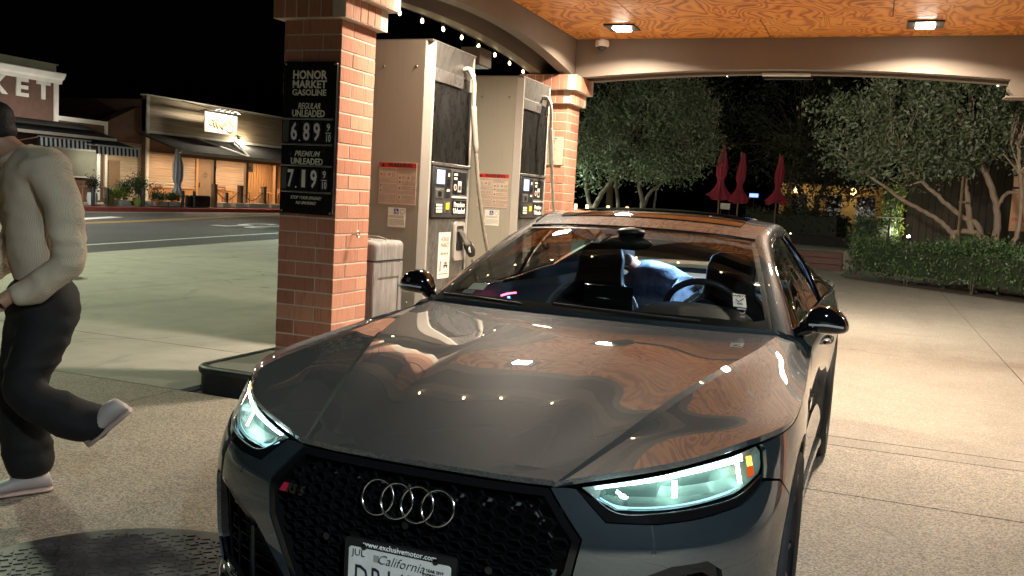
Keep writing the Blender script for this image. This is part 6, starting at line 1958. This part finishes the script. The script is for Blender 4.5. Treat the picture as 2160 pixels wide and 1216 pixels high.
tree('olive_tree', 'wide multi-stemmed olive tree with pale leaning trunks rising behind the hedge', (2.35, GY, 0),
     [([(2.78, 24.4, 0), (2.73, 24.5, .83), (2.65, 24.5, 1.89), (2.2, 24.4, 2.9), (1.9, 24.2, 3.6)], .11, .05), ([(2.66, 24.5, 1.85), (2.84, 24.4, 2.18), (3.2, 24.2, 2.25), (3.6, 24, 2.8)], .055, .025),
      ([(2.45, 24.2, 0), (2.35, 24.2, .81), (2.30, 24.2, 1.37), (1.89, 24.2, 1.6), (1.4, 24.1, 2.0), (.96, 24, 2.36), (.3, 23.9, 2.9)], .085, .035), ([(.96, 24.0, 2.36), (.59, 24, 2.25), (.1, 23.8, 2.5)], .03, .015),
      ([(1.9, 24.2, 0), (1.80, 24.2, .93), (1.72, 24.2, 1.21), (1.32, 24.2, 1.53), (.56, 24.1, 1.93), (-.2, 24, 2.45)], .085, .035), ([(1.75, 24.2, 1.2), (2.17, 24.2, 1.24), (2.52, 24.3, 1.07), (2.7, 24.4, .8)], .06, .07), ([(2.14, 24.2, 1.27), (2.0, 24.2, 2.0), (1.92, 24.2, 2.4), (1.9, 24.1, 3.1)], .075, .04), ([(2.2, 24.4, 2.9), (2.6, 24.4, 3.4), (3.0, 24.3, 3.9)], .05, .02)],
     [((-.5, 24.0, 3.35), (1.05, 1.1, .95)), ((.6, 24.0, 3.9), (1.2, 1.3, 1.0)), ((1.9, 24.0, 3.95), (1.35, 1.4, 1.15)), ((3.2, 24.1, 3.9), (1.2, 1.3, 1.2)), ((.2, 23.9, 2.65), (.75, .9, .6)), ((1.3, 23.9, 3.0), (.9, 1.0, .55)), ((-1.35, 24, 4.05), (.45, .6, .45)), ((2.5, 24, 4.9), (1.3, 1.2, .7)), ((.8, 24, 4.8), (1.1, 1.1, .6))], 470, 56, .13, M['leaf_olive'], M['bark'], 11, .30, up=.5)
tree('olive_tree', 'slimmer olive tree with a crooked trunk at the right edge of the view', (2.95, 22.9, 0),
     [([(2.6, 22.7, .3), (2.74, 22.9, .58), (2.98, 23, .81), (2.85, 23, 1.0), (2.96, 23, 1.27), (2.95, 23, 2.17), (2.85, 23, 2.7), (2.8, 23, 3.2)], .07, .04), ([(2.95, 23, .85), (3.1, 23, 1.0), (3.4, 22.9, 1.4)], .045, .02), ([(2.86, 23, 2.6), (2.5, 22.9, 3.0)], .03, .012), ([(2.86, 23, 2.6), (3.3, 22.9, 3.1)], .03, .012), ([(2.85, 23, 2.7), (2.65, 23, 3.2)], .025, .01)],
     [((3.3, 22.9, 4.0), (.9, .9, .9)), ((4.0, 22.6, 3.6), (.9, .9, 1.0))], 260, 24, .10, M['leaf_dark'], M['bark'], 12, .32, up=.5)
tag(MB().tube([(1.87, 23.9, 0), (1.83, 23.9, 2.75)], .028, 6).box(1.80, 1.98, 23.88, 23.93, 1.9, 1.94).build('tree_stake', M['timber'], None), 'straight timber stake tied to the olive tree', 'stake')
tree('laurel_tree', 'dense dark tree with green tinged left side behind the far brick pillar', (-7.6, 30, 0),
     [([(-7.15, 30, 0), (-7.11, 30, 1.34), (-7.25, 30, 2.0), (-7.4, 30, 2.8)], .12, .05), ([(-7.11, 30, 1.3), (-6.9, 30, 1.85), (-6.47, 29.9, 2.22), (-5.9, 29.8, 2.9)], .08, .03), ([(-8.0, 30.2, 0), (-7.99, 30.2, 1.29), (-8.1, 30.2, 2.1), (-8.0, 30, 2.9)], .09, .04), ([(-6.9, 30.1, 0), (-6.75, 30.1, 1.2), (-6.7, 30.1, 2.3)], .06, .03), ([(-8.9, 30, 0), (-8.75, 30, 1.25), (-8.4, 30, 1.9), (-8.0, 30, 2.6)], .12, .06), ([(-8.8, 30, 1.1), (-9.1, 30, 2.0), (-9.0, 30, 3.0)], .08, .04)],
     [((-7.1, 30, 3.7), (2.0, 1.8, 1.55)), ((-8.8, 30, 3.4), (1.1, 1.4, 1.5)), ((-5.9, 29.9, 3.5), (1.15, 1.4, 1.2)), ((-7.0, 30, 4.9), (1.9, 1.6, .9)), ((-9.2, 29.8, 2.4), (.55, .9, .7)), ((-6.9, 29.9, 2.5), (1.4, 1.1, .45)), ((-5.6, 29.8, 4.4), (.8, 1.0, .8))], 430, 56, .14, M['leaf_olive'], M['bark_dark'], 21, .32, up=.4)
tree('background_tree', 'tall dim tree rising behind the closed red parasols', (-3.6, 42, 0), [([(-3.6, 42, 0), (-3.5, 42, 2.5), (-3.3, 42, 4.5)], .2, .08)], [((-3.6, 42, 6.2), (2.4, 2, 2.4)), ((-5.6, 43, 4.6), (1.8, 1.6, 1.6)), ((-1.6, 42, 5.0), (1.6, 1.6, 1.8))], 420, 16, .2, M['leaf_dark'], M['bark_dark'], 31, .6)
tree('background_tree', 'dark spreading tree in front of the warm yellow house', (-2.1, 37, 0), [([(-2.3, 37, 0), (-2.2, 37, 1.2), (-1.9, 37, 2.4), (-1.2, 37, 3.0)], .16, .06), ([(-2.2, 37, 1.3), (-2.7, 37, 2.2), (-3.0, 37, 2.9)], .08, .04), ([(-1.95, 37, 2.2), (-1.2, 36.8, 2.0), (-.6, 36.6, 2.3)], .05, .02)], [((-1.4, 37, 3.5), (1.5, 1.3, .9)), ((-2.9, 37, 3.3), (1.0, 1, .7)), ((-.5, 36.8, 2.5), (.8, .9, .5)), ((-2.2, 36.8, 2.2), (1.3, .9, .5))], 300, 18, .16, M['leaf_dark'], M['bark_dark'], 32, .5)
tree('background_tree', 'large dark tree behind the left laurel, against the night sky', (-11, 40, 0), [([(-11, 40, 0), (-11, 40, 3)], .25, .1)], [((-11, 40, 5), (3, 2.4, 2.6)), ((-8, 41, 5.5), (2.5, 2, 2.2))], 400, 16, .2, M['leaf_dark'], M['bark_dark'], 33, .6)
tree('background_tree', 'bright yellow-green tree peeping in at the upper right edge', (5.2, 21.0, 0), [([(5.2, 21, 0), (5.1, 21, 2.5), (4.6, 20.9, 3.6)], .1, .04)], [((3.55, 20.6, 3.92), (.42, .5, .3)), ((4.5, 20.7, 4.1), (.9, .8, .7)), ((5.4, 21, 4.4), (1, 1, 1))], 190, 20, .14, M['leaf_yellow'], M['bark'], 34, .3)
# hedges
def hedge(label, poly, z0, z1, n, seed, m, lsz=.085, rough=.10, name='hedge'):
    rr = np.random.default_rng(seed)
    c = np.mean(np.array(poly), 0)
    t = thing(name, label, 'hedge', (c[0], c[1], 0), 0, 'clipped shrubs')
    mb = MB()
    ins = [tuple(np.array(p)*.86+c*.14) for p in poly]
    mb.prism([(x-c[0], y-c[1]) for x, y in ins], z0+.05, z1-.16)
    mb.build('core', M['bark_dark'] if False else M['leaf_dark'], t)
    pts = []
    xs = [p[0] for p in poly]; ys = [p[1] for p in poly]
    while len(pts) < n:
        x = rr.uniform(min(xs), max(xs)); y = rr.uniform(min(ys), max(ys))
        if not inside((x, y), poly): continue
        dd = dist_poly((x, y), poly)
        z = rr.uniform(z0, z1)
        if dd > .22 and z < z1-.22: continue
        bulge = .10*math.sin(x*2.1+seed)+.07*math.sin(y*3.3+x)
        pts.append((x-c[0], y-c[1], z+bulge*(z-z0)/(z1-z0)+rr.normal(0, rough*.5)))
    C = np.array(pts)+rr.normal(0, rough*.5, (n, 3))
    V, F_ = leaves(C, lsz, rr, .9, .45)
    raw('foliage', V, F_, m, t)
    mb = MB()
    for k in range(14):
        i = rr.integers(len(poly)); a = np.array(poly[i-1]); b = np.array(poly[i]); f = rr.uniform(0, 1)
        p = a+(b-a)*f; p = p*.94+c*.06
        mb.tube([(p[0]-c[0]+rr.normal(0, .05), p[1]-c[1], 0), (p[0]-c[0], p[1]-c[1], z0+.2)], .012, 4)
    mb.build('stems', M['bark_dark'], t)['kind'] = 'stuff'
    return t
hedge('long clipped green hedge in front of the olive trees', [(-.35, 22.8), (.8, 21.7), (2.6, 19.9), (5.5, 17.2), (6.6, 18.4), (3.7, 21.5), (1.2, 23.9), (.2, 24.5), (-.55, 23.8)], .18, .93, 19000, 41, M['leaf_green'], .085)
hedge('rounded clipped shrub beside the white round table', [(-.55, 28.6), (.1, 28.2), (.62, 28.5), (.6, 29.4), (-.4, 29.5)], .2, 1.42, 3000, 42, M['leaf_green'], .10)
hedge('bright lit climbing shrub behind the white round table', [(.22, 29.2), (.72, 29.1), (.75, 29.6), (.25, 29.7)], 1.0, 2.45, 1500, 43, M['leaf_bright'], .11)
hedge('dim low shrubs under the yellow house windows', [(-4.6, 36), (-1.0, 35.4), (-.6, 36.2), (-4.6, 36.8)], .3, 1.55, 3600, 44, M['leaf_dark'], .14)
# planting bed soil
sheet('planting_bed', [(-.5, 22.9), (2.55, 19.7), (5.6, 16.8), (9, 20), (9, 40), (-.2, 32), (-.65, 24)], .012, M['earth'])
# deck steps and terrace
dk = thing('deck_steps', 'broad brown timber steps up to the garden terrace', 'steps', (-2.6, 26.2, 0))
M['deck'] = noisy('stained_deck_boards', (.085, .038, .028), (.15, .07, .05), 5, .65, .15, stretch=(.6, 8, 8))
for k in range(3):
    y = 25.7+.36*k; z = .155*(k+1)
    MB().box(-4.4, 1.9, y-26.2, y+.03-26.2, z-.155, z-.03, .003).build('riser', M['deck'], dk)
    for q in range(2):
        MB().box(-4.4, 1.9, y+.18*q-.02-26.2, y+.18*q+.155-26.2, z-.03, z, .004).build('tread_board', M['deck'], dk)
tag(MB().box(-7.2, -.2, 26.75, 34.5, 0, .46).build('terrace', M['concrete_pale']), kind='structure')
tag(MB().box(-7.2, -.4, 31.5, 31.7, .46, .78, .02).build('garden_wall', M['roof_dark']), 'low dark garden wall along the back of the terrace', 'wall')
# red parasols
parasol('closed_parasol', 'tallest closed red parasol, leftmost of the three on the terrace', (-5.27, 34, .46), 1.40, 3.30, .05, .17, .36, M['red_cloth'], seed=1, group='closed red parasols', lean=.05)
parasol('closed_parasol', 'closed red parasol in the middle of the three, just right of the tallest', (-4.62, 34.2, .46), 1.33, 3.05, .05, .15, .32, M['red_cloth'], seed=2, group='closed red parasols', lean=.08)
parasol('closed_parasol', 'dimmest closed red parasol standing apart on the right', (-3.36, 34.9, .46), 1.35, 3.05, .05, .15, .32, M['red_cloth'], seed=3, group='closed red parasols', lean=.08)
t = thing('notice_sign', 'small blank white notice on two legs between the red parasols', 'sign', (-4.97, 33.6, .46))
MB().box(-.17, .17, -.01, .01, 1.0, 1.22, .004).build('board', M['white_card'], t)
for x in (-.15, .15): MB().tube([(x, 0, 0), (x, 0, 1.05)], .015, 6).build('leg', M['black_metal'], t)
# warm house behind the trees
hs = thing('yellow_house', 'warm yellow stucco house with arched openings, half hidden by trees', 'house', (-2.6, 42, 0))
M['stucco'] = noisy('yellow_stucco', (.5, .36, .16), (.62, .46, .22), 2, .85, .1)
mb = MB().box(-3.9, 1.5, 41.9, 42.3, .2, .95)
mb.build('plinth', M['stucco'], hs, world=True)
xs = [-3.7, -2.5, -1.4, -.2]
mb = MB()
for a, b in ((-3.9, -3.7), (-2.75, -2.0), (-1.35, -.75), (.0, 1.5)): mb.box(a, b, 41.9, 42.3, .95, 2.3)
mb.box(-3.9, 1.5, 41.9, 42.3, 2.3, 2.75)
mb.build('wall', M['stucco'], hs, world=True)
MB().prism([(41.4, 2.75), (44.5, 2.75), (43, 3.7)], -4.1, 1.7, 'x').build('roof', M['roof_dark'], hs, world=True)
for x in (-3.25, -1.68, -.38): MB().box(x-.45, x+.45, 42.2, 42.25, .95, 2.3).build('window', M['sign_black'], hs, world=True)
for x in (-3.2, -.9):
    MB().lathe([(.05, .1), (.12, 0), (.09, -.2)], 12, (x, 41.5, 2.55)).build('lantern', mat('lantern_glow', (1, .8, .4), .3, emit=(1, .68, .3), estr=3), hs, world=True)
    L = bpy.data.lights.new('lantern_light', 'POINT'); L.energy = 6; L.color = (1, .72, .36); L.shadow_soft_size = .1
    o = bpy.data.objects.new('lantern_light', L); link(o, hs); o.location = (x+2.6, 41.2-42, 2.4)
# dark building behind the olives with a lit panel
db = thing('dark_building', 'dark brown building behind the olive trees with a lit pale panel', 'building', (5, 31, 0))
M['dark_wall'] = noisy('dark_boarded_wall', (.03, .022, .018), (.05, .038, .03), 3, .8, .2, stretch=(8, 8, .3))
mb = MB(); x = .9
while x < 10: mb.box(x+.006, x+.194, 30.9, 31.0, 0, 4.2); x += .2
mb.build('boards', M['dark_wall'], db, world=True)
MB().box(.9, 10, 31.0, 33, 0, 4.3).build('wall', M['dark_wall'], db, world=True)
MB().box(.7, 10, 30.4, 33.2, 4.3, 4.5).build('roof', M['roof_dark'], db, world=True)
pn = thing('banner', 'pale orange banner panel at the right edge behind the crooked trunk', 'banner', (3.9, 28, 0))
MB().box(-.52, .9, -.03, .03, 1.30, 3.10, .01).build('panel', noisy('pale_orange_panel', (.5, .27, .16), (.62, .36, .22), 2, .7, .05), pn)
MB().box(-.54, .92, -.035, .035, 2.42, 2.48).build('bar', M['black_metal'], pn)
for x in (-.45, .8): MB().tube([(x, .05, 0), (x, .05, 3.2)], .03, 6).build('post', M['black_metal'], pn)
text('menu', .2, M['red'], pn, (-.32, -.032, 1.62), ((1, 0, 0), (0, 0, 1)), width=.3)
L = bpy.data.lights.new('banner_light', 'AREA'); L.size = .3; L.energy = 26; L.color = (1, .78, .55)
o = bpy.data.objects.new('banner_light', L); link(o, pn); o.location = (.1, -1.0, 3.4); o.rotation_euler = (R(-35), 0, 0)
MB().box(-.05, .25, -1.1, -.9, 3.42, 3.5, .01).tube([(.1, -1.0, 3.48), (.1, .05, 3.2)], .02, 6).build('spot_lamp', M['black_metal'], pn)
# round white garden table and lights
t = thing('garden_table', 'round white garden table beside the clipped shrub', 'table', (.42, 28.0, 0))
MB().lathe([(.36, 1.46), (.37, 1.475), (.36, 1.49)], 28).build('tabletop', M['white_plastic'], t, 40)
MB().lathe([(.2, 0), (.2, .03), (.035, .06), (.035, 1.46)], 16).build('pedestal', M['black_metal'], t, 40)
t = thing('garden_spotlight', 'small ground spotlight under the bright climbing shrub', 'spotlight', (.95, 28.4, 0))
MB().lathe([(.05, .8), (.07, .95)], 14).tube([(0, 0, 0), (0, 0, .8)], .015, 6).build('housing', M['black_metal'], t)
MB().sphere((0, 0, .97), .045, 12, 8).build('bulb', mat('spot_bulb', (1, 1, .9), .3, emit=(1, .95, .7), estr=25), t, 180)
L = bpy.data.lights.new('spot_light', 'POINT'); L.energy = 45; L.color = (1, .95, .62); L.shadow_soft_size = .05
o = bpy.data.objects.new('spot_light', L); link(o, t); o.location = (0, 0, 1.1)
t = thing('garden_spotlight', 'tiny white path light on the terrace left of the yellow house', 'spotlight', (-2.62, 33, .46))
MB().tube([(0, 0, 0), (0, 0, .25)], .02, 6).build('housing', M['black_metal'], t)
MB().sphere((0, 0, .28), .035, 10, 6).build('bulb', mat('path_bulb', (1, 1, 1), .3, emit=(1, 1, .9), estr=12), t, 180)
# far screen glowing blue
t = thing('far_screen', 'small blue glowing screen far off behind the red parasols', 'screen', (-5.6, 47, 0))
MB().box(-.24, .24, -.03, .03, 2.12, 2.36, .01).build('frame', M['black_metal'], t)
MB().box(-.21, .21, -.036, -.028, 2.15, 2.33).build('panel', mat('blue_screen', (.1, .1, .3), .3, emit=(.22, .32, 1), estr=1.6), t)
MB().tube([(0, .05, 0), (0, .05, 2.1)], .04, 6).build('post', M['black_metal'], t)
# warm lights in a row behind the left trees
for k, (x, lb) in enumerate(((-11.6, 'leftmost of the small warm lanterns low behind the left tree'), (-11.1, 'second small warm lantern low behind the left tree'), (-10.2, 'third small warm lantern low behind the left tree'), (-9.4, 'rightmost of the small warm lanterns low behind the left tree'))):
    t = thing('garden_lantern', lb, 'lantern', (x, 37, 0), 0, 'warm lanterns behind the left tree')
    MB().lathe([(.06, 1.08), (.06, 1.34)], 10).build('glass', mat('warm_lantern', (1, .7, .3), .3, emit=(1, .62, .22), estr=5), t)
    MB().tube([(0, 0, 0), (0, 0, 1.08)], .03, 6).lathe([(.09, 1.34), (.02, 1.42)], 10).build('post', M['black_metal'], t)
L = bpy.data.lights.new('lantern_light', 'POINT'); L.energy = 60; L.color = (1, .9, .4); L.shadow_soft_size = .1
o = bpy.data.objects.new('lantern_light', L); link(o, t); o.location = (-.6, -3, 1.6)
t = thing('valet_cone', 'small white cone far behind the car roof', 'cone', (-6.6, 26.9, .46))
MB().lathe([(.12, 0), (.12, .02), (.09, .03), (.03, .34), (.02, .36)], 14).build('body', M['white_plastic'], t, 40)
# ------------------------------------------------------------------ people
def figure(name, verts, edges, m, parent, sub=2, root=0, folds=0.):
    """skin-modifier body; verts: (x,y,z,rx,ry) in the parent's frame"""
    me = bpy.data.meshes.new(name)
    me.from_pydata([v[:3] for v in verts], edges, [])
    o = bpy.data.objects.new(name, me); link(o, parent)
    sk = o.modifiers.new('skin', 'SKIN'); sk.use_smooth_shade = True
    for i, v in enumerate(verts):
        d = me.skin_vertices[0].data[i]
        d.radius = (v[3], v[4] if len(v) > 4 else v[3]); d.use_root = (i == root)
    sb = o.modifiers.new('sub', 'SUBSURF'); sb.levels = sub; sb.render_levels = sub
    dg = bpy.context.evaluated_depsgraph_get()
    me2 = bpy.data.meshes.new_from_object(o.evaluated_get(dg))
    o.modifiers.clear(); o.data = me2; me2.materials.clear(); me2.materials.append(m)
    me2.polygons.foreach_set('use_smooth', [True]*len(me2.polygons))
    bpy.data.meshes.remove(me)
    if folds:
        from mathutils import noise as mn
        n = len(me2.vertices); me2.update()
        for v in me2.vertices:
            p = v.co
            w = mn.noise(Vector((p.x*9, p.y*9, p.z*5)))*.6+mn.noise(Vector((p.x*19+7, p.y*19, p.z*12)))*.35
            q = 1-abs(mn.noise(Vector((p.x*7+3, p.y*7, p.z*13))))*2.6
            v.co = p+v.normal*folds*(w*.6+.6*max(0, q))
        me2.update()
    return o
M['skin'] = noisy('skin', (.42, .22, .14), (.5, .28, .19), 14, .5, .05)
def m_knit():
    m = mat('cream_knit', (.6, .55, .47), .9); t = NT(m)
    f = t.noise(5, 4, .6); w = t.n('TexWave'); w.inputs['Scale'].default_value = 60; w.inputs['Distortion'].default_value = 1.2; w.bands_direction = 'X'
    t.l(t.tc.outputs['Object'], w.inputs['Vector'])
    t.color(t.mix(t.gray(w.outputs['Fac'], 0, 1, .12, 0), t.ramp(f, [(.3, (.54, .43, .31)), (.7, (.66, .54, .40))]), (.34, .30, .25)))
    t.bump(w.outputs['Fac'], .35, .008); return m
M['knit'] = m_knit()
M['trouser'] = noisy('black_trousers', (.0035, .0035, .004), (.007, .007, .0075), 8, .8, .2)
M['shoe'] = noisy('white_shoe', (.36, .31, .28), (.46, .41, .38), 8, .5, .05)
M['sole'] = mat('pale_pink_sole', (.5, .36, .31), .6)
M['hair'] = noisy('black_hair', (.006, .005, .005), (.012, .01, .01), 30, .6, .3)
PX0, PY0 = -3.30, 2.97
pe = thing('person', 'person in cream knit top and wide black trousers walking at the left edge', 'person', (PX0, PY0, 0))
def J(x, y, z, r, r2=None): return (x-PX0, y-PY0, z, r, r2 or r)
body = [J(-3.30, 2.97, .95, .08), J(-3.31, 2.95, 1.15, .085), J(-3.32, 2.93, 1.38, .085), J(-3.36, 2.90, 1.47, .062), J(-3.40, 2.875, 1.505, .058), J(-3.455, 2.845, 1.535, .082, .088), J(-3.475, 2.835, 1.61, .088, .094), J(-3.475, 2.838, 1.665, .058),
        J(-3.14, 2.84, 1.43, .055), J(-3.085, 2.90, 1.07, .042), J(-3.27, 2.74, .885, .030), J(-3.48, 3.03, 1.43, .055), J(-3.62, 3.12, 1.12, .042), J(-3.64, 2.93, .93, .030),
        J(-3.24, 2.94, .86, .06), J(-3.26, 2.81, .50, .05), J(-3.00, 2.98, .345, .036), J(-3.37, 3.00, .86, .06), J(-3.40, 2.93, .48, .056), J(-3.37, 2.985, .10, .036)]
be = [(0, 1), (1, 2), (2, 3), (3, 4), (4, 5), (5, 6), (6, 7), (2, 8), (8, 9), (9, 10), (2, 11), (11, 12), (12, 13), (0, 14), (14, 15), (15, 16), (0, 17), (17, 18), (18, 19)]
# hands: palm and five bent fingers, grown on the same skin
def hand(wi, w, d, side, down, sc=1.):
    """d = pointing direction of the hand, side = thumb side"""
    d = Vector(d).normalized(); s_ = Vector(side); s_ = (s_-d*s_.dot(d)).normalized(); n = d.cross(s_)
    w = Vector(w)
    i0 = len(body)
    p = w+d*.055; body.append((p.x-PX0, p.y-PY0, p.z, .030, .018)); be.append((wi, i0))
    p2 = w+d*.085; body.append((p2.x-PX0, p2.y-PY0, p2.z, .034, .016)); be.append((i0, i0+1))
    for k, (off, ln_) in enumerate(((.030, .070), (.010, .080), (-.011, .075), (-.031, .058))):
        q = [p2+s_*off+d*.012, p2+s_*off*1.05+d*(.012+ln_*.5)+n*.010*down, p2+s_*off*1.0+d*(.012+ln_*.8)+n*.034*down]
        j = len(body)
        for t_, v in enumerate(q): body.append((v.x-PX0, v.y-PY0, v.z, .0095-.0012*t_, .0095-.0012*t_))
        be.extend([(i0+1, j), (j, j+1), (j+1, j+2)])
    q = [w+d*.035+s_*.030, w+d*.065+s_*.050+n*.012*down, w+d*.092+s_*.050+n*.022*down]
    j = len(body)
    for t_, v in enumerate(q): body.append((v.x-PX0, v.y-PY0, v.z, .0125-.001*t_, .0125-.001*t_))
    be.extend([(i0, j), (j, j+1), (j+1, j+2)])
hand(10, (-3.27, 2.74, .885), (-.75, -.45, -.45), (-.1, -.2, .9), 1)
hand(13, (-3.64, 2.93, .93), (-.2, -.8, -.55), (.3, -.2, .9), -1)
bo = figure('body', body, be, M['skin'], pe, 2)
# face: nose, eyes, mouth, ears on the head (head turned to the left of the view)
fw = Vector((-.80, -.60, -.06)).normalized(); lf = Vector((.60, -.80, 0)).normalized(); hc = Vector((-3.475-PX0, 2.832-PY0, 1.575))
mb = MB()
mb.sphere(hc+fw*.098+Vector((0, 0, -.020)), (.016, .016, .024), 10, 8); mb.build('nose', M['skin'], bo, 180)
for s in (-1, 1): MB().sphere(hc+lf*s*.092+Vector((0, 0, -.012))-fw*.01, (.012, .018, .032), 10, 8).build('ear', M['skin'], bo, 180)
MB().sphere(hc+fw*.082+Vector((0, 0, -.085)), (.034, .034, .026), 12, 8).build('chin', M['skin'], bo, 180)
mb = MB()
for s in (-1, 1): MB().sphere(hc+fw*.082+lf*s*.034+Vector((0, 0, .012)), (.011, .011, .008), 10, 8).build('eye', M['white_print'], bo, 180)
MB().sphere(hc+fw*.094+Vector((0, 0, -.060)), (.018, .018, .006), 10, 6).build('mouth', mat('lips', (.35, .12, .09), .5), bo, 180)
rows = []
for z, r in ((.02, .104), (.055, .106), (.09, .098), (.115, .076), (.13, .04), (.134, .005)):
    rows.append([tuple(hc+Vector((r*1.06*math.cos(a), r*math.sin(a), z))) for a in [2*PI*k/28 for k in range(28)]])
cp = MB().grid(rows, True).build('cap', M['hair'], pe, 60)
mb = MB(); rows = []
for k in range(13):
    a = R(-55)+R(110)*k/12; d = fw*math.cos(a)+lf*math.sin(a)
    rows.append([tuple(hc+d*.100+Vector((0, 0, .03))), tuple(hc+d*(.100+.075*math.cos(a*1.4)**1)+Vector((0, 0, .015)))])
mb.grid(rows).build('visor', M['hair'], cp, 60)
MB().sphere(hc-fw*.02+Vector((0, 0, .005)), (.098, .098, .062), 20, 12).build('hair', M['hair'], pe, 180)
top = [J(-3.30, 2.97, .86, .155, .125), J(-3.31, 2.95, 1.12, .148, .12), J(-3.315, 2.94, 1.30, .158, .125), J(-3.325, 2.93, 1.42, .13, .12), J(-3.35, 2.905, 1.465, .08),
       J(-3.13, 2.835, 1.43, .082), J(-3.085, 2.865, 1.28, .074), J(-3.075, 2.90, 1.05, .066), J(-3.15, 2.83, .955, .060), J(-3.245, 2.755, .90, .05),
       J(-3.49, 3.03, 1.43, .095), J(-3.56, 3.08, 1.28, .09), J(-3.62, 3.12, 1.10, .08), J(-3.63, 3.02, 1.0, .07), J(-3.64, 2.95, .945, .05)]
te = [(0, 1), (1, 2), (2, 3), (3, 4), (3, 5), (5, 6), (6, 7), (7, 8), (8, 9), (3, 10), (10, 11), (11, 12), (12, 13), (13, 14)]
figure('sweater', top, te, M['knit'], pe, 3, folds=.022)
tr = [J(-3.30, 2.97, 1.0, .155, .13), J(-3.305, 2.97, .86, .178, .155), J(-3.225, 2.92, .74, .112), J(-3.255, 2.81, .50, .095), J(-3.14, 2.88, .42, .10), J(-3.03, 2.96, .36, .092), J(-2.965, 3.02, .355, .07),
      J(-3.39, 3.00, .74, .115), J(-3.405, 2.94, .46, .105), J(-3.39, 2.97, .22, .105), J(-3.375, 2.98, .055, .108)]
figure('trousers', tr, [(0, 1), (1, 2), (2, 3), (3, 4), (4, 5), (5, 6), (1, 7), (7, 8), (8, 9), (9, 10)], M['trouser'], pe, 3, folds=.014)
col = MB(); cc = Vector((-3.372-PX0, 2.893-PY0, 1.478)); ad = Vector((-.45, -.30, .84)).normalized(); u_ = ad.cross(Vector((0, 0, 1))).normalized(); w_v = ad.cross(u_)
col.tube([cc+u_*.072*math.cos(a)+w_v*.068*math.sin(a) for a in [2*PI*k/24 for k in range(25)]], .016, 8, False); col.build('collar', M['knit'], pe, 180)
def shoe(heel, toe, upv):
    h = Vector(heel); t_ = Vector(toe); d = (t_-h).normalized(); u = Vector(upv); u = (u-d*u.dot(d)).normalized(); n = d.cross(u)
    L = (t_-h).length; rows = []; rows2 = []
    for f, w, z in ((0, .018, .03), (.06, .034, .075), (.25, .038, .085), (.5, .042, .07), (.75, .046, .05), (.92, .036, .038), (1, .012, .022)):
        c = h+d*L*f-Vector((PX0, PY0, 0))
        rows.append([tuple(c+n*w*math.cos(a)+u*(.018+z*.5+z*.5*math.sin(a))) for a in [2*PI*k/16 for k in range(16)]])
        rows2.append([tuple(c+n*(w+.005)*math.cos(a)+u*(.012+.012*math.sin(a))) for a in [2*PI*k/16 for k in range(16)]])
    o = MB().grid(rows, True).add(rows[0], [tuple(range(16))]).add(rows[-1], [tuple(range(16))]).build('shoe', M['shoe'], pe, 60)
    MB().grid(rows2, True).add(rows2[0], [tuple(range(16))]).add(rows2[-1], [tuple(range(16))]).build('sole', M['sole'], o, 60)
shoe((-3.325, 3.045, .0), (-3.47, 2.81, .0), (0, 0, 1))
shoe((-2.865, 3.035, .425), (-3.02, 2.96, .265), (-.52, -.5, .73))

# person leaning over in the back of the car, blue denim jacket
M['denim'] = noisy('blue_denim', (.09, .11, .15), (.20, .23, .29), 9, .85, .4, stretch=(2, 2, 1))
def cw(x, y, z): return (CX+y, CY-x, z)
p2 = thing('person', 'person in a blue denim jacket bent over on the back seat of the car', 'person', cw(-2.45, -.12, .45))
b2 = Vector(cw(-2.45, -.12, .45))
def K(x, y, z, r, r2=None):
    q = Vector(cw(x, y, z))-b2; return (q.x, q.y, q.z, r, r2 or r)
bb2 = [K(-2.55, -.05, .55, .12), K(-2.50, -.05, .75, .12), K(-2.42, -.10, .95, .11), K(-2.37, -.18, 1.03, .045), K(-2.34, -.24, 1.08, .045), K(-2.31, -.31, 1.12, .085), K(-2.28, -.38, 1.14, .07),
       K(-2.36, .06, .98, .055), K(-2.20, .10, .76, .04), K(-2.08, -.02, .70, .03), K(-2.50, -.32, .92, .055), K(-2.35, -.42, .72, .04), K(-2.15, -.40, .66, .03), K(-2.45, .06, .52, .085), K(-2.02, .08, .52, .06), K(-2.0, .08, .30, .045), K(-2.5, -.18, .52, .085), K(-2.05, -.2, .52, .06), K(-2.0, -.2, .30, .045)]
o = figure('body', bb2, [(0, 1), (1, 2), (2, 3), (3, 4), (4, 5), (5, 6), (2, 7), (7, 8), (8, 9), (2, 10), (10, 11), (11, 12), (0, 13), (13, 14), (14, 15), (0, 16), (16, 17), (17, 18)], M['skin'], p2, 2)
q = Vector(cw(-2.27, -.235, 1.10))-b2
MB().sphere(q, (.03, .012, .035), 12, 8).build('ear', M['skin'], o, 180)
q = Vector(cw(-2.34, -.33, 1.13))-b2
MB().sphere(q, (.115, .115, .105), 20, 12).build('hair', M['hair'], p2, 180)
jk = [K(-2.55, -.05, .58, .14), K(-2.50, -.05, .76, .14), K(-2.43, -.09, .92, .135), K(-2.345, -.22, 1.07, .082), K(-2.37, .07, .96, .085), K(-2.27, .10, .85, .08), K(-2.19, .10, .76, .07), K(-2.10, 0, .71, .05), K(-2.50, -.31, .90, .085), K(-2.35, -.42, .72, .065), K(-2.17, -.40, .67, .048)]
figure('jacket', jk, [(0, 1), (1, 2), (2, 3), (2, 4), (4, 5), (5, 6), (6, 7), (2, 8), (8, 9), (9, 10)], M['denim'], p2, 3, folds=.014)
